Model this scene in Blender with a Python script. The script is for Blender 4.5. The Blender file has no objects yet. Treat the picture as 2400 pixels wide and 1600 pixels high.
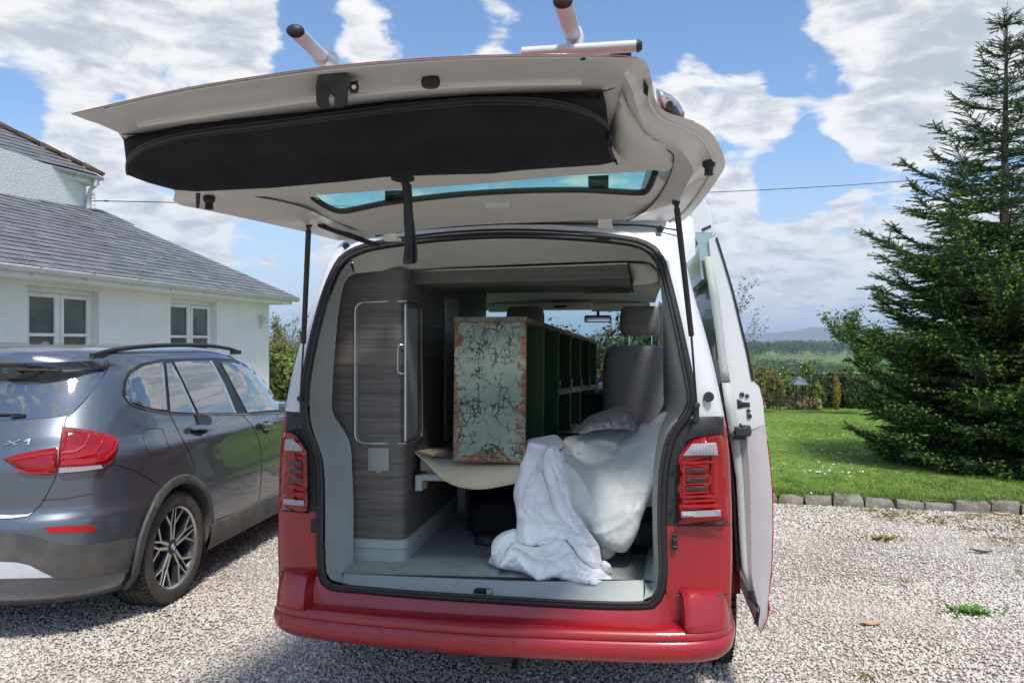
import bpy, bmesh, math, random
import numpy as np
from mathutils import Vector, Matrix, noise as mnoise
from mathutils.geometry import delaunay_2d_cdt
from mathutils.bvhtree import BVHTree
R = math.radians
random.seed(7); rng = np.random.default_rng(7)
sc = bpy.context.scene
C = sc.collection
# ---------------------------------------------------------------- camera
cam = bpy.data.cameras.new('camera'); camo = bpy.data.objects.new('camera', cam); C.objects.link(camo)
EYE = 1.55
camo.location = (0, 0, EYE); camo.rotation_euler = (R(90.1), 0, 0)
cam.lens = 26.7; cam.sensor_width = 36; cam.clip_start = .05; cam.clip_end = 40000
sc.camera = camo
# ---------------------------------------------------------------- light
SUN_EL = 59.0; SUN_AZ = 163.0           # azimuth clockwise from the camera's forward axis
sd = Vector((math.sin(R(SUN_AZ))*math.cos(R(SUN_EL)), math.cos(R(SUN_AZ))*math.cos(R(SUN_EL)), math.sin(R(SUN_EL))))
sl = bpy.data.lights.new('sun', 'SUN'); so = bpy.data.objects.new('sun', sl); C.objects.link(so)
sl.energy = 3.1; sl.angle = R(9); sl.color = (1, .95, .88)
so.rotation_euler = sd.to_track_quat('Z', 'Y').to_euler(); so.location = (6, -8, 20)
vs = sc.view_settings
vs.view_transform = 'Standard'; vs.look = 'None'; vs.gamma = 1; vs.use_curve_mapping = False
vs.exposure = 0.55
w = bpy.data.worlds.new('World'); sc.world = w; w.use_nodes = True
nt = w.node_tree; N = nt.nodes; L = nt.links; N.clear()
def wn(t, **k):
    n = N.new(t)
    for a, b in k.items(): setattr(n, a, b)
    return n
def mth(op, a, b=None, c=None, clamp=False):
    n = wn('ShaderNodeMath', operation=op); n.use_clamp = clamp
    for i, x in enumerate((a, b, c)):
        if x is None: continue
        if isinstance(x, (int, float)): n.inputs[i].default_value = x
        else: L.new(x, n.inputs[i])
    return n.outputs[0]
def pxdir(u, v): return Vector(((u-1176)/1744.4, 1, -(v-787)/1744.4)).normalized()
sky = wn('ShaderNodeTexSky', sky_type='NISHITA', sun_disc=False)
sky.sun_elevation = R(SUN_EL); sky.sun_rotation = R(SUN_AZ); sky.air_density = 1.0; sky.dust_density = .6; sky.ozone_density = 1.6
tc = wn('ShaderNodeTexCoord')
sep = wn('ShaderNodeSeparateXYZ'); L.new(tc.outputs['Generated'], sep.inputs[0])
# stretch the noise towards the horizon as a flat cloud deck does
zz = mth('ADD', mth('MAXIMUM', sep.outputs[2], 0.0), .30)
cmb = wn('ShaderNodeCombineXYZ')
L.new(mth('DIVIDE', sep.outputs[0], zz), cmb.inputs[0]); L.new(mth('DIVIDE', sep.outputs[1], zz), cmb.inputs[1])
L.new(mth('MULTIPLY', sep.outputs[2], 3.2), cmb.inputs[2])
def nz(scale, det, rough, off, dist=0.0):
    mp = wn('ShaderNodeMapping'); mp.inputs['Location'].default_value = off; L.new(cmb.outputs[0], mp.inputs[0])
    n = wn('ShaderNodeTexNoise'); n.inputs['Scale'].default_value = scale; n.inputs['Detail'].default_value = det
    n.inputs['Roughness'].default_value = rough; n.inputs['Distortion'].default_value = dist; L.new(mp.outputs[0], n.inputs[0]); return n.outputs[0]
n1 = nz(6.6, 13, .60, (1.3, 4.2, .7), .35); n2 = nz(1.1, 5, .5, (7.3, 1.2, 3.3)); n3 = nz(9.0, 11, .6, (1.42, 4.1, .95), .3)
# cloud masses and clear gaps by direction: (pixel u, pixel v, spread in degrees, amount)
BL = [(60,60,6,.22),(250,90,7,.24),(470,60,7,.22),(560,150,4,.16),(330,200,4,.14),(845,85,3.4,.34),(1110,75,3.2,.27),(1385,95,2.6,.16),
      (160,300,3.2,.26),(210,380,3.6,.3),(330,560,4,.2),(290,440,2.6,.2),(420,500,3,.22),(540,560,4,.24),(660,620,3,.16),(760,600,2.5,.16),
      (1560,150,3.4,.22),(1640,230,4.6,.2),(1760,170,3.,.2),(1900,260,3,.2),(2040,230,3,.2),(2150,200,3.5,.22),(2000,330,4,.2),(2150,60,7.5,.5),(1980,40,4,.3),(2320,180,5,.26),
      (1720,560,4.4,.22),(1880,560,3.4,.2),(2050,500,3,.22),(1700,380,4,.22),(2200,450,4,.2),(1950,640,5,.2),(1700,680,5,.16),
      (980,30,4.2,-.4),(1250,40,3.4,-.3),(1600,40,5,-.45),(1430,40,4.5,-.4),(1760,60,4,-.4),(60,225,3.2,-.4),(20,300,2.6,-.3),(390,240,4.4,-.4),(530,270,3,-.25),(230,250,2,-.25),(370,450,2.4,-.34),(700,170,3.4,-.36),(720,40,2.2,-.36),
      (1870,180,2.8,-.36),(1960,175,2.2,-.3),(1840,400,2.8,-.4),(1790,460,2.2,-.34),(1900,365,2.6,-.34),(2000,210,1.6,-.25),(1700,330,1.8,-.2),(1620,330,1.6,-.2),(2050,440,2.4,-.34),(2190,290,2,-.3),(1950,520,1.6,-.28),(640,580,3.2,-.36),(520,470,1.6,-.2),(720,690,2,-.2),(2250,340,3,-.25),(1240,640,4,-.15),(300,620,3,-.2)]
acc = None
for (bu, bv, sp, am) in BL:
    d = pxdir(bu, bv)
    vm = wn('ShaderNodeVectorMath', operation='DOT_PRODUCT'); L.new(tc.outputs['Generated'], vm.inputs[0]); vm.inputs[1].default_value = d
    mr = wn('ShaderNodeMapRange', interpolation_type='SMOOTHSTEP'); L.new(vm.outputs['Value'], mr.inputs[0])
    mr.inputs[1].default_value = math.cos(R(sp*1.35)); mr.inputs[2].default_value = 1.0; mr.inputs[3].default_value = 0; mr.inputs[4].default_value = am
    acc = mr.outputs[0] if acc is None else mth('ADD', acc, mr.outputs[0])
dens = mth('ADD', mth('ADD', n1, acc), mth('MULTIPLY', mth('SUBTRACT', n2, .5), .35))
mr = wn('ShaderNodeMapRange', interpolation_type='SMOOTHSTEP'); L.new(dens, mr.inputs[0]); mr.inputs[1].default_value = .48; mr.inputs[2].default_value = .68
mask = mr.outputs[0]
# thin veil low down
veil = wn('ShaderNodeMapRange'); L.new(sep.outputs[2], veil.inputs[0]); veil.inputs[1].default_value = .26; veil.inputs[2].default_value = 0.0
veil.inputs[3].default_value = 0; veil.inputs[4].default_value = .92
sh = wn('ShaderNodeMapRange', interpolation_type='SMOOTHSTEP')
L.new(mth('ADD', mth('MULTIPLY', n3, 1.2), mth('MULTIPLY', acc, .22)), sh.inputs[0]); sh.inputs[1].default_value = .54; sh.inputs[2].default_value = .90
cr = wn('ShaderNodeMix', data_type='RGBA'); L.new(sh.outputs[0], cr.inputs[0])
CB = 6.2
cr.inputs[6].default_value = (CB*1.0, CB*1.0, CB*1.01, 1); cr.inputs[7].default_value = (CB*.55, CB*.60, CB*.67, 1)
mx = wn('ShaderNodeMix', data_type='RGBA'); L.new(mask, mx.inputs[0])
sk = wn('ShaderNodeMix', data_type='RGBA', blend_type='MULTIPLY'); sk.inputs[0].default_value = 1; L.new(sky.outputs[0], sk.inputs[6]); sk.inputs[7].default_value = (.92, 1.05, 1.18, 1)
L.new(sk.outputs[2], mx.inputs[6]); L.new(cr.outputs[2], mx.inputs[7])
hz = wn('ShaderNodeMix', data_type='RGBA'); L.new(mth('MULTIPLY', veil.outputs[0], mth('ADD', mth('MULTIPLY', n2, .5), .70), clamp=True), hz.inputs[0]); L.new(mx.outputs[2], hz.inputs[6]); hz.inputs[7].default_value = (CB*.60, CB*.69, CB*.86, 1)
cl2 = wn('ShaderNodeMix', data_type='RGBA'); L.new(mth('MULTIPLY', mask, .55), cl2.inputs[0]); L.new(hz.outputs[2], cl2.inputs[6]); L.new(cr.outputs[2], cl2.inputs[7]); mx = cl2
bg = wn('ShaderNodeBackground'); bg.inputs[1].default_value = .11; L.new(mx.outputs[2], bg.inputs[0])
wo = wn('ShaderNodeOutputWorld'); L.new(bg.outputs[0], wo.inputs[0])
# ---------------------------------------------------------------- helpers
F, CX, CY = 1744.4, 1176., 787.
def ray(u, v): return Vector(((u-CX)/F, 1., -(v-CY)/F))
def at(u, v, Y): r = ray(u, v); return Vector((r.x*Y, Y, EYE+r.z*Y))
def gz(u, v, z=0.): r = ray(u, v); t = (z-EYE)/r.z; return Vector((r.x*t, t, z))
MAT = {}
def root_of(o):
    while o.parent: o = o.parent
    return o
def thing(name, label, cat, loc=(0,0,0), rz=0, group=None):
    o = bpy.data.objects.new(name, None); C.objects.link(o); o.location = loc; o.rotation_euler = (0, 0, rz); o.empty_display_size = .1
    MAT[o.name] = Matrix.Translation(loc) @ Matrix.Rotation(rz, 4, 'Z')
    return tag(o, label, cat, group)
def tag(o, label, cat=None, group=None, kind=None):
    if label: o['label'] = label
    if cat: o['category'] = cat
    if group: o['group'] = group
    if kind: o['kind'] = kind
    return o
def struct(o): o['kind'] = 'structure'; return o
def resample(pts, n, smooth=True, closed=False):
    P = [Vector(p) for p in pts]
    if closed: P = P+[P[0]]
    if smooth and len(P) > 2:
        Q = []; m = len(P)
        for i in range(m-1):
            if closed: p0, p1, p2, p3 = P[(i-1) % (m-1)], P[i], P[i+1], P[(i+2) % (m-1)]
            else: p0, p1, p2, p3 = P[max(i-1, 0)], P[i], P[i+1], P[min(i+2, m-1)]
            for k in range(8):
                t = k/8
                Q.append(.5*((2*p1)+(p2-p0)*t+(2*p0-5*p1+4*p2-p3)*t*t+(3*p1-p0-3*p2+p3)*t**3))
        Q.append(P[-1]); P = Q
    d = [0]
    for a, b in zip(P, P[1:]): d.append(d[-1]+(b-a).length)
    T = d[-1] or 1; out = []; j = 0
    cnt = n if closed else n-1
    for i in range(n):
        s = T*i/cnt
        while j < len(d)-2 and d[j+1] < s: j += 1
        q = (s-d[j])/((d[j+1]-d[j]) or 1); out.append(P[j].lerp(P[j+1], min(1, max(0, q))))
    return out
class MB:
    def __init__(s): s.v = []; s.f = []; s.mi = []; s.cur = 0
    def add(s, vs_, fs):
        o = len(s.v); s.v += [tuple(x) for x in vs_]; s.f += [tuple(i+o for i in f) for f in fs]; s.mi += [s.cur]*len(fs); return s
    def box(s, c, d, M=None):
        x, y, z = d[0]/2, d[1]/2, d[2]/2
        vs_ = [Vector((a, b, e)) for a in (-x, x) for b in (-y, y) for e in (-z, z)]
        if M is not None: vs_ = [M @ q for q in vs_]
        c = Vector(c)
        return s.add([q+c for q in vs_], [(0,1,3,2),(4,6,7,5),(0,4,5,1),(2,3,7,6),(0,2,6,4),(1,5,7,3)])
    def hexa(s, b4, t4):
        return s.add(list(b4)+list(t4), [(3,2,1,0),(4,5,6,7),(0,1,5,4),(1,2,6,5),(2,3,7,6),(3,0,4,7)])
    def grid(s, rows, cu=False, cv=False):
        n = len(rows[0]); m = len(rows); fs = []
        for i in range(m if cv else m-1):
            for j in range(n if cu else n-1):
                a = i*n+j; b = i*n+(j+1) % n; c = ((i+1) % m)*n+(j+1) % n; d = ((i+1) % m)*n+j
                fs.append((a, b, c, d))
        return s.add([p for r in rows for p in r], fs)
    def tube(s, pts, r, n=8, cap=True, flat=1.0):
        P = [Vector(p) for p in pts]; m = len(P)
        rr = r if isinstance(r, (list, tuple)) else [r]*m
        T = [(P[min(i+1, m-1)]-P[max(i-1, 0)]).normalized() for i in range(m)]
        up = Vector((0, 0, 1)) if abs(T[0].z) < .9 else Vector((1, 0, 0))
        nx = T[0].cross(up).normalized(); rows = []
        for i in range(m):
            nx = (nx-T[i]*nx.dot(T[i])).normalized(); ny = T[i].cross(nx)
            rows.append([P[i]+(nx*math.cos(2*math.pi*k/n)+ny*flat*math.sin(2*math.pi*k/n))*rr[i] for k in range(n)])
        o = len(s.v); s.grid(rows, cu=True)
        if cap:
            s.f.append(tuple(o+k for k in range(n))); s.f.append(tuple(o+(m-1)*n+k for k in reversed(range(n)))); s.mi += [s.cur]*2
        return s
    def lathe(s, prof, c, axis=(0,0,1), n=24):
        ax = Vector(axis).normalized(); up = Vector((0,0,1)) if abs(ax.z) < .9 else Vector((1,0,0))
        a = ax.cross(up).normalized(); b = ax.cross(a); c = Vector(c)
        return s.grid([[c+ax*h+(a*math.cos(2*math.pi*k/n)+b*math.sin(2*math.pi*k/n))*r for k in range(n)] for r, h in prof], cu=True)
    def prism(s, poly, off):
        n = len(poly); off = Vector(off); P = [Vector(p) for p in poly]
        o = len(s.v); s.v += [tuple(p) for p in P]+[tuple(p+off) for p in P]
        s.f.append(tuple(o+i for i in range(n))); s.f.append(tuple(o+n+i for i in reversed(range(n))))
        for i in range(n): s.f.append((o+i, o+n+i, o+n+(i+1) % n, o+(i+1) % n))
        s.mi += [s.cur]*(n+2); return s
    def build(s, name, mat, parent=None, smooth=35, bevel=0, seg=2, solid=0, soff=-1, sub=0, world=False, fixn=True):
        me = bpy.data.meshes.new(name)
        if getattr(s, 'eye', None) is not None:          # traced sheets get a skirt away from the viewer side instead of a modifier
            d_ = solid or .003; solid = 0; from_ = {}
            for f in s.f:
                for a, b in zip(f, f[1:]+f[:1]): from_[a, b] = 1
            bd = [(a, b) for (a, b) in from_ if (b, a) not in from_]; mp = {}
            for a, b in bd:
                for k in (a, b):
                    if k not in mp: P = Vector(s.v[k]); mp[k] = len(s.v); s.v.append(tuple(P+(P-s.eye).normalized()*d_))
                s.f.append((b, a, mp[a], mp[b])); s.mi.append(0)
        V_ = s.v
        if world and parent is not None:
            Mi = MAT[root_of(parent).name].inverted(); V_ = [Mi @ Vector(q) for q in V_]
        me.from_pydata([tuple(q) for q in V_], [], s.f)
        for m_ in (mat if isinstance(mat, (list, tuple)) else [mat]): me.materials.append(m_)
        if any(s.mi): me.polygons.foreach_set('material_index', s.mi)
        if fixn:
            bm = bmesh.new(); bm.from_mesh(me); bmesh.ops.recalc_face_normals(bm, faces=bm.faces); bm.to_mesh(me); bm.free()
        if smooth:
            me.polygons.foreach_set('use_smooth', [True]*len(me.polygons)); me.set_sharp_from_angle(angle=R(smooth))
        o = bpy.data.objects.new(name, me); C.objects.link(o)
        if parent is not None: o.parent = parent
        if sub: q = o.modifiers.new('s', 'SUBSURF'); q.levels = sub; q.render_levels = sub
        if solid: q = o.modifiers.new('t', 'SOLIDIFY'); q.thickness = solid; q.offset = soff; q.use_even_offset = False
        if bevel: q = o.modifiers.new('b', 'BEVEL'); q.width = bevel; q.segments = seg; q.limit_method = 'ANGLE'; q.angle_limit = R(40); q.harden_normals = False
        me.update(); return o
# ---------------------------------------------------------------- materials
def newmat(name):
    m = bpy.data.materials.new(name); m.use_nodes = True; return m, m.node_tree, m.node_tree.nodes['Principled BSDF']
def node(t, ty, ins=None, **k):
    n = t.nodes.new(ty)
    for a, b in k.items(): setattr(n, a, b)
    for a, b in (ins or {}).items():
        if hasattr(b, 'is_output'): t.links.new(b, n.inputs[a])
        else: n.inputs[a].default_value = b
    return n
def rgba(c): return (c[0], c[1], c[2], 1)
def ramp(t, fac, stops, interp='LINEAR'):
    n = t.nodes.new('ShaderNodeValToRGB'); n.color_ramp.interpolation = interp; t.links.new(fac, n.inputs[0])
    e = n.color_ramp.elements
    while len(e) < len(stops): e.new(.5)
    for el, (p, c) in zip(e, stops): el.position = p; el.color = rgba(c) if not isinstance(c, (int, float)) else (c, c, c, 1)
    return n.outputs[0]
def coords(t, kind='Object', scale=(1,1,1), rot=(0,0,0)):
    tc = t.nodes.new('ShaderNodeTexCoord'); mp = t.nodes.new('ShaderNodeMapping'); mp.inputs['Scale'].default_value = scale; mp.inputs['Rotation'].default_value = rot
    t.links.new(tc.outputs[kind], mp.inputs[0]); return mp.outputs[0]
def tnoise(t, co, scale, det=4, rough=.55, dist=0): return node(t, 'ShaderNodeTexNoise', {'Vector': co, 'Scale': scale, 'Detail': det, 'Roughness': rough, 'Distortion': dist}).outputs[0]
def setbump(t, p, h, strength, dist):
    b = node(t, 'ShaderNodeBump', {'Height': h, 'Strength': strength, 'Distance': dist}); t.links.new(b.outputs[0], p.inputs['Normal'])
def M(name, c, rough=.5, metal=0, c2=None, vs_=6, vr=(.35,.65), bump=None, coat=0, spec=.5, trans=0, ior=1.5, sheen=0, alpha=1, rvar=0, scale=(1,1,1)):
    m, t, p = newmat(name)
    p.inputs['Base Color'].default_value = rgba(c); p.inputs['Roughness'].default_value = rough; p.inputs['Metallic'].default_value = metal
    p.inputs['Coat Weight'].default_value = coat; p.inputs['Coat Roughness'].default_value = .04; p.inputs['Specular IOR Level'].default_value = spec
    p.inputs['Transmission Weight'].default_value = trans; p.inputs['IOR'].default_value = ior; p.inputs['Sheen Weight'].default_value = sheen
    p.inputs['Alpha'].default_value = alpha
    if c2 or bump or rvar: co = coords(t, scale=scale)
    if c2: t.links.new(ramp(t, tnoise(t, co, vs_, 6), [(vr[0], c), (vr[1], c2)]), p.inputs['Base Color'])
    if rvar: t.links.new(node(t, 'ShaderNodeMapRange', {0: tnoise(t, co, vs_*1.7, 5), 1: .35, 2: .7, 3: rough, 4: rough+rvar}).outputs[0], p.inputs['Roughness'])
    if bump: setbump(t, p, tnoise(t, co, bump[0], 5, .6), bump[1], bump[2])
    return m
def instancer(name, pts, rots, scls, srcs, idx=None, label=None, cat=None, parent=None, kind='stuff'):
    """one object scattering the source meshes over given points (geometry nodes)"""
    me = bpy.data.meshes.new(name); n = len(pts); me.vertices.add(n); me.vertices.foreach_set('co', np.asarray(pts, dtype=np.float32).ravel())
    a = me.attributes.new('rot', 'FLOAT_VECTOR', 'POINT'); a.data.foreach_set('vector', np.asarray(rots, dtype=np.float32).ravel())
    scls = np.asarray(scls, dtype=np.float32)
    if scls.ndim == 1: scls = np.repeat(scls[:, None], 3, 1)
    a = me.attributes.new('scl', 'FLOAT_VECTOR', 'POINT'); a.data.foreach_set('vector', scls.ravel())
    if idx is None: idx = rng.integers(0, len(srcs), n)
    a = me.attributes.new('pick', 'INT', 'POINT'); a.data.foreach_set('value', np.asarray(idx, dtype=np.int32))
    for s_ in srcs:
        for m_ in s_.data.materials:
            if m_.name not in me.materials: me.materials.append(m_)
    o = bpy.data.objects.new(name, me); C.objects.link(o)
    if parent is not None: o.parent = parent
    g = bpy.data.node_groups.new(name+'_gn', 'GeometryNodeTree')
    g.interface.new_socket('Geometry', in_out='INPUT', socket_type='NodeSocketGeometry'); g.interface.new_socket('Geometry', in_out='OUTPUT', socket_type='NodeSocketGeometry')
    gi = g.nodes.new('NodeGroupInput'); go = g.nodes.new('NodeGroupOutput'); l = g.links
    jo = g.nodes.new('GeometryNodeGeometryToInstance')
    for s_ in reversed(srcs):
        oi = g.nodes.new('GeometryNodeObjectInfo'); oi.inputs['Object'].default_value = s_; l.new(oi.outputs['Geometry'], jo.inputs[0])
    def na(nm, ty):
        q = g.nodes.new('GeometryNodeInputNamedAttribute'); q.data_type = ty; q.inputs['Name'].default_value = nm; return q.outputs['Attribute']
    ip = g.nodes.new('GeometryNodeInstanceOnPoints'); l.new(gi.outputs[0], ip.inputs['Points']); l.new(jo.outputs[0], ip.inputs['Instance'])
    ip.inputs['Pick Instance'].default_value = True; l.new(na('pick', 'INT'), ip.inputs['Instance Index'])
    e2 = g.nodes.new('FunctionNodeEulerToRotation'); l.new(na('rot', 'FLOAT_VECTOR'), e2.inputs[0]); l.new(e2.outputs[0], ip.inputs['Rotation']); l.new(na('scl', 'FLOAT_VECTOR'), ip.inputs['Scale'])
    l.new(ip.outputs[0], go.inputs[0])
    md = o.modifiers.new('gn', 'NODES'); md.node_group = g
    o['kind'] = kind
    if label: o['label'] = label
    if cat: o['category'] = cat
    return o
def source(mb, name, mat, smooth=40):
    """mesh used only as geometry for an instancer: never linked to the scene"""
    o = mb.build(name, mat, smooth=smooth); C.objects.unlink(o); return o
# ================================================================ SETTING
K0 = Vector((2.52, 7.35)); KD = Vector((2.09, -.49)).normalized(); KN = Vector((-KD.y, KD.x))     # kerb line, normal towards the lawn
def sdist(x, y): return (x-K0.x)*KN.x+(y-K0.y)*KN.y
HT = [(-50,-.02),(0,.07),(1,.07),(17,-.40),(20,-.9),(33,-4),(95,-10),(200,-17),(350,-22),(700,-22),(1000,-17),(1500,-11),(2000,-13),(3500,-15),(5000,-8)]
RG = [(-3000,768),(1500,770),(1722,765.6),(1779,765),(1825,761),(1861,753.5),(1900,754.4),(1966,756.3),(2100,758),(2250,764),(2600,770),(9000,770)]
def lerp_t(T, x):
    if x <= T[0][0]: return T[0][1]
    for (a, fa), (b, fb) in zip(T, T[1:]):
        if x <= b: return fa+(fb-fa)*(x-a)/(b-a)
    return T[-1][1]
def ground(x, y):
    d = sdist(x, y); q = d
    if y <= 1: return -.02
    r = math.hypot(x, y)
    z = lerp_t(HT, q if q < 60 else min(q, r))
    if r > 250: z += mnoise.noise(Vector((x/420, y/420, 3)))*min(4, r/400)
    if r > 4200:
        u = CX+F*x/max(y, 1); zr = EYE+(787-lerp_t(RG, u))/F*6500
        t = min(1, (r-4200)/2300); t = t*t*(3-2*t)
        z = z*(1-t)+(zr+mnoise.noise(Vector((x/700, y/700, 9)))*14*min(1, (6400-r)/800 if r < 6400 else 0))*t
    return z
def attr_mat(): pass
# --- materials of the setting
def terrain_mat():
    m, t, p = newmat('fields_and_moor'); g = t.nodes.new('ShaderNodeNewGeometry'); pos = g.outputs['Position']
    vo = node(t, 'ShaderNodeTexVoronoi', {'Vector': node(t, 'ShaderNodeMapping', {0: pos, 'Scale': (.0035, .0022, 0)}).outputs[0], 'Scale': 1.6})
    sp = node(t, 'ShaderNodeSeparateColor', {0: vo.outputs['Color']})
    c = ramp(t, sp.outputs[0], [(0, (.11,.19,.035)), (.3, (.16,.27,.05)), (.5, (.09,.15,.035)), (.7, (.22,.27,.08)), (.85, (.17,.14,.09)), (1, (.12,.22,.04))], 'CONSTANT')
    n = tnoise(t, node(t, 'ShaderNodeMapping', {0: pos, 'Scale': (.02, .02, .02)}).outputs[0], 1, 6, .65)
    c = node(t, 'ShaderNodeMix', {0: .35, 6: c, 7: ramp(t, n, [(.35, (.05,.085,.02)), (.6, (.16,.24,.06))])}, data_type='RGBA').outputs[2]
    sx = node(t, 'ShaderNodeSeparateXYZ', {0: pos})
    far = node(t, 'ShaderNodeMapRange', {0: sx.outputs[2], 1: 0, 2: 35})
    moor = ramp(t, n, [(.3, (.10,.075,.06)), (.7, (.16,.15,.08))])
    c = node(t, 'ShaderNodeMix', {0: far.outputs[0], 6: c, 7: moor}, data_type='RGBA').outputs[2]
    t.links.new(c, p.inputs['Base Color']); p.inputs['Roughness'].default_value = .95; p.inputs['Specular IOR Level'].default_value = .1
    return m
m_ter = terrain_mat()
mb = MB(); AN = [i*R(2)-math.pi for i in range(180)]
AN = sorted(set([round(a, 5) for a in AN]+[round(R(90)-R(i*.4), 5) for i in range(-30, 100)]))
RD = [0, 1.5, 3, 5, 7, 9, 11, 14, 18, 22, 26, 30, 36, 45, 60, 80, 110, 150, 200, 270, 360, 480, 620, 800, 1000, 1300, 1700, 2200, 2900, 3600, 4300, 4700, 5100, 5500, 5900, 6200, 6500, 6900, 7600, 9500]
mb.grid([[Vector((r*math.cos(a), r*math.sin(a), ground(r*math.cos(a), r*math.sin(a))-.09)) for a in AN] for r in RD], cu=True)
struct(mb.build('terrain', m_ter, smooth=180))
# lawn
def lawn_mat():
    m, t, p = newmat('mown_grass'); g = t.nodes.new('ShaderNodeNewGeometry'); pos = g.outputs['Position']
    a = tnoise(t, pos, .55, 5, .6); b = tnoise(t, pos, 9, 6, .7); cc = tnoise(t, pos, 60, 3, .7)
    c1 = ramp(t, a, [(.32, (.145,.255,.045)), (.5, (.19,.30,.06)), (.68, (.25,.33,.085))])
    c2 = ramp(t, b, [(.35, (.10,.21,.02)), (.62, (.235,.37,.07))])
    c = node(t, 'ShaderNodeMix', {0: .45, 6: c1, 7: c2}, data_type='RGBA').outputs[2]
    c = node(t, 'ShaderNodeMix', {0: .35, 6: c, 7: ramp(t, cc, [(.3, (.045,.11,.012)), (.7, (.29,.42,.09))])}, data_type='RGBA').outputs[2]
    t.links.new(c, p.inputs['Base Color']); p.inputs['Roughness'].default_value = .9; p.inputs['Specular IOR Level'].default_value = .15
    setbump(t, p, node(t, 'ShaderNodeMath', {0: b, 1: cc}, operation='ADD').outputs[0], .7, .03); return m
m_lawn = lawn_mat()
mb = MB(); rows = []
DL = [.04, .2, .5, 1, 1.7, 2.5, 3.5, 5, 7, 9, 11, 13, 15, 17, 19, 21]
for d in DL:
    rows.append([Vector((*(K0+KD*s+KN*d), 0)) for s in [x*.7-4.2 for x in range(40)]])
for r in rows:
    for q in r: q.z = ground(q.x, q.y)+.012+.02*mnoise.noise(q*.6)
mb.grid(rows); struct(mb.build('lawn', m_lawn, smooth=180))
# gravel drive
def gravel_mat():
    m, t, p = newmat('gravel_bed'); g = t.nodes.new('ShaderNodeNewGeometry'); pos = g.outputs['Position']
    v1 = node(t, 'ShaderNodeTexVoronoi', {'Vector': pos, 'Scale': 62, 'Randomness': 1}); sp = node(t, 'ShaderNodeSeparateColor', {0: v1.outputs['Color']})
    c = ramp(t, sp.outputs[0], [(0, (.55,.51,.46)), (.2, (.45,.42,.39)), (.4, (.62,.58,.53)), (.6, (.50,.43,.37)), (.75, (.38,.37,.36)), (.88, (.66,.64,.60))], 'CONSTANT')
    big = tnoise(t, pos, .8, 5, .6)
    c = node(t, 'ShaderNodeMix', {0: ramp(t, big, [(.45, 0.), (.75, .55)]), 6: c, 7: rgba((.33,.27,.20))}, data_type='RGBA').outputs[2]
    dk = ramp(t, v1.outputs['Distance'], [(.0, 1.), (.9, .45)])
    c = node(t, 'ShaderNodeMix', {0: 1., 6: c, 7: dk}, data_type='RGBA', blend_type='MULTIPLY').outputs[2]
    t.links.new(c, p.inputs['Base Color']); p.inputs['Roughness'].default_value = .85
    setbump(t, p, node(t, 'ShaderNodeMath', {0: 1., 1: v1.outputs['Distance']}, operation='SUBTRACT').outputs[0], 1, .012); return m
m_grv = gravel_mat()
mb = MB(); rows = []
for d in [.02, -.1, -.3, -.6, -1, -1.5, -2, -2.5, -3, -3.5, -4, -5, -6, -8, -12, -18]:
    rows.append([Vector((*(K0+KD*s+KN*d), 0)) for s in [x*.4-16 for x in range(66)]+[12, 14, 18]])
for r in rows:
    for q in r: q.z = .012*mnoise.noise(q*1.3)+.004
mb.grid(rows)
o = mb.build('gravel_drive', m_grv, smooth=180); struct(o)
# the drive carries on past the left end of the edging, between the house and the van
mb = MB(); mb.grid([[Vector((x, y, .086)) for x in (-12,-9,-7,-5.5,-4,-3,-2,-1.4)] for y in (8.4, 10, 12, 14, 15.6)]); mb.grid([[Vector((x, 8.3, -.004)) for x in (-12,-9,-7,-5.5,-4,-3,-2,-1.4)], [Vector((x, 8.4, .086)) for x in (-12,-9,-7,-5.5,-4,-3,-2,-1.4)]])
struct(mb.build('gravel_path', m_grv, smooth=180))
# pebbles: real stones over the bed
def pebble(k):
    bm = bmesh.new(); bmesh.ops.create_icosphere(bm, subdivisions=1, radius=.5)
    for v_ in bm.verts:
        v_.co = Vector((v_.co.x*1.25, v_.co.y*.95, v_.co.z*.72))*(1+.5*mnoise.noise(v_.co*2.2+Vector((k*7, 1, 2))))
    q = MB(); bm.verts.ensure_lookup_table(); q.add([v_.co.copy() for v_ in bm.verts], [[v_.index for v_ in f.verts] for f in bm.faces]); bm.free(); return q
def pebble_mat():
    m, t, p = newmat('pebble_stone'); oi = t.nodes.new('ShaderNodeObjectInfo')
    c = ramp(t, oi.outputs['Random'], [(0, (.62,.58,.53)), (.16, (.72,.70,.66)), (.30, (.50,.46,.42)), (.40, (.66,.60,.52)), (.52, (.42,.41,.41)), (.56, (.76,.74,.71)), (.70, (.58,.47,.40)), (.77, (.55,.53,.50)), (.86, (.68,.56,.48)), (.95, (.46,.46,.48))], 'CONSTANT')
    g = t.nodes.new('ShaderNodeNewGeometry'); big = tnoise(t, g.outputs['Position'], .75, 4, .6)
    c = node(t, 'ShaderNodeMix', {0: ramp(t, big, [(.42, .12), (.72, .6)]), 6: c, 7: rgba((.44,.385,.31))}, data_type='RGBA').outputs[2]
    n = tnoise(t, coords(t), 4, 3, .6); c = node(t, 'ShaderNodeMix', {0: .35, 6: c, 7: ramp(t, n, [(.3, (.2,.18,.17)), (.7, (.8,.78,.74))])}, data_type='RGBA', blend_type='OVERLAY').outputs[2]
    t.links.new(c, p.inputs['Base Color']); p.inputs['Roughness'].default_value = .75; return m
m_peb = pebble_mat()
PS = [source(pebble(k), 'pebble_source', m_peb, smooth=180) for k in range(5)]
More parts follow.
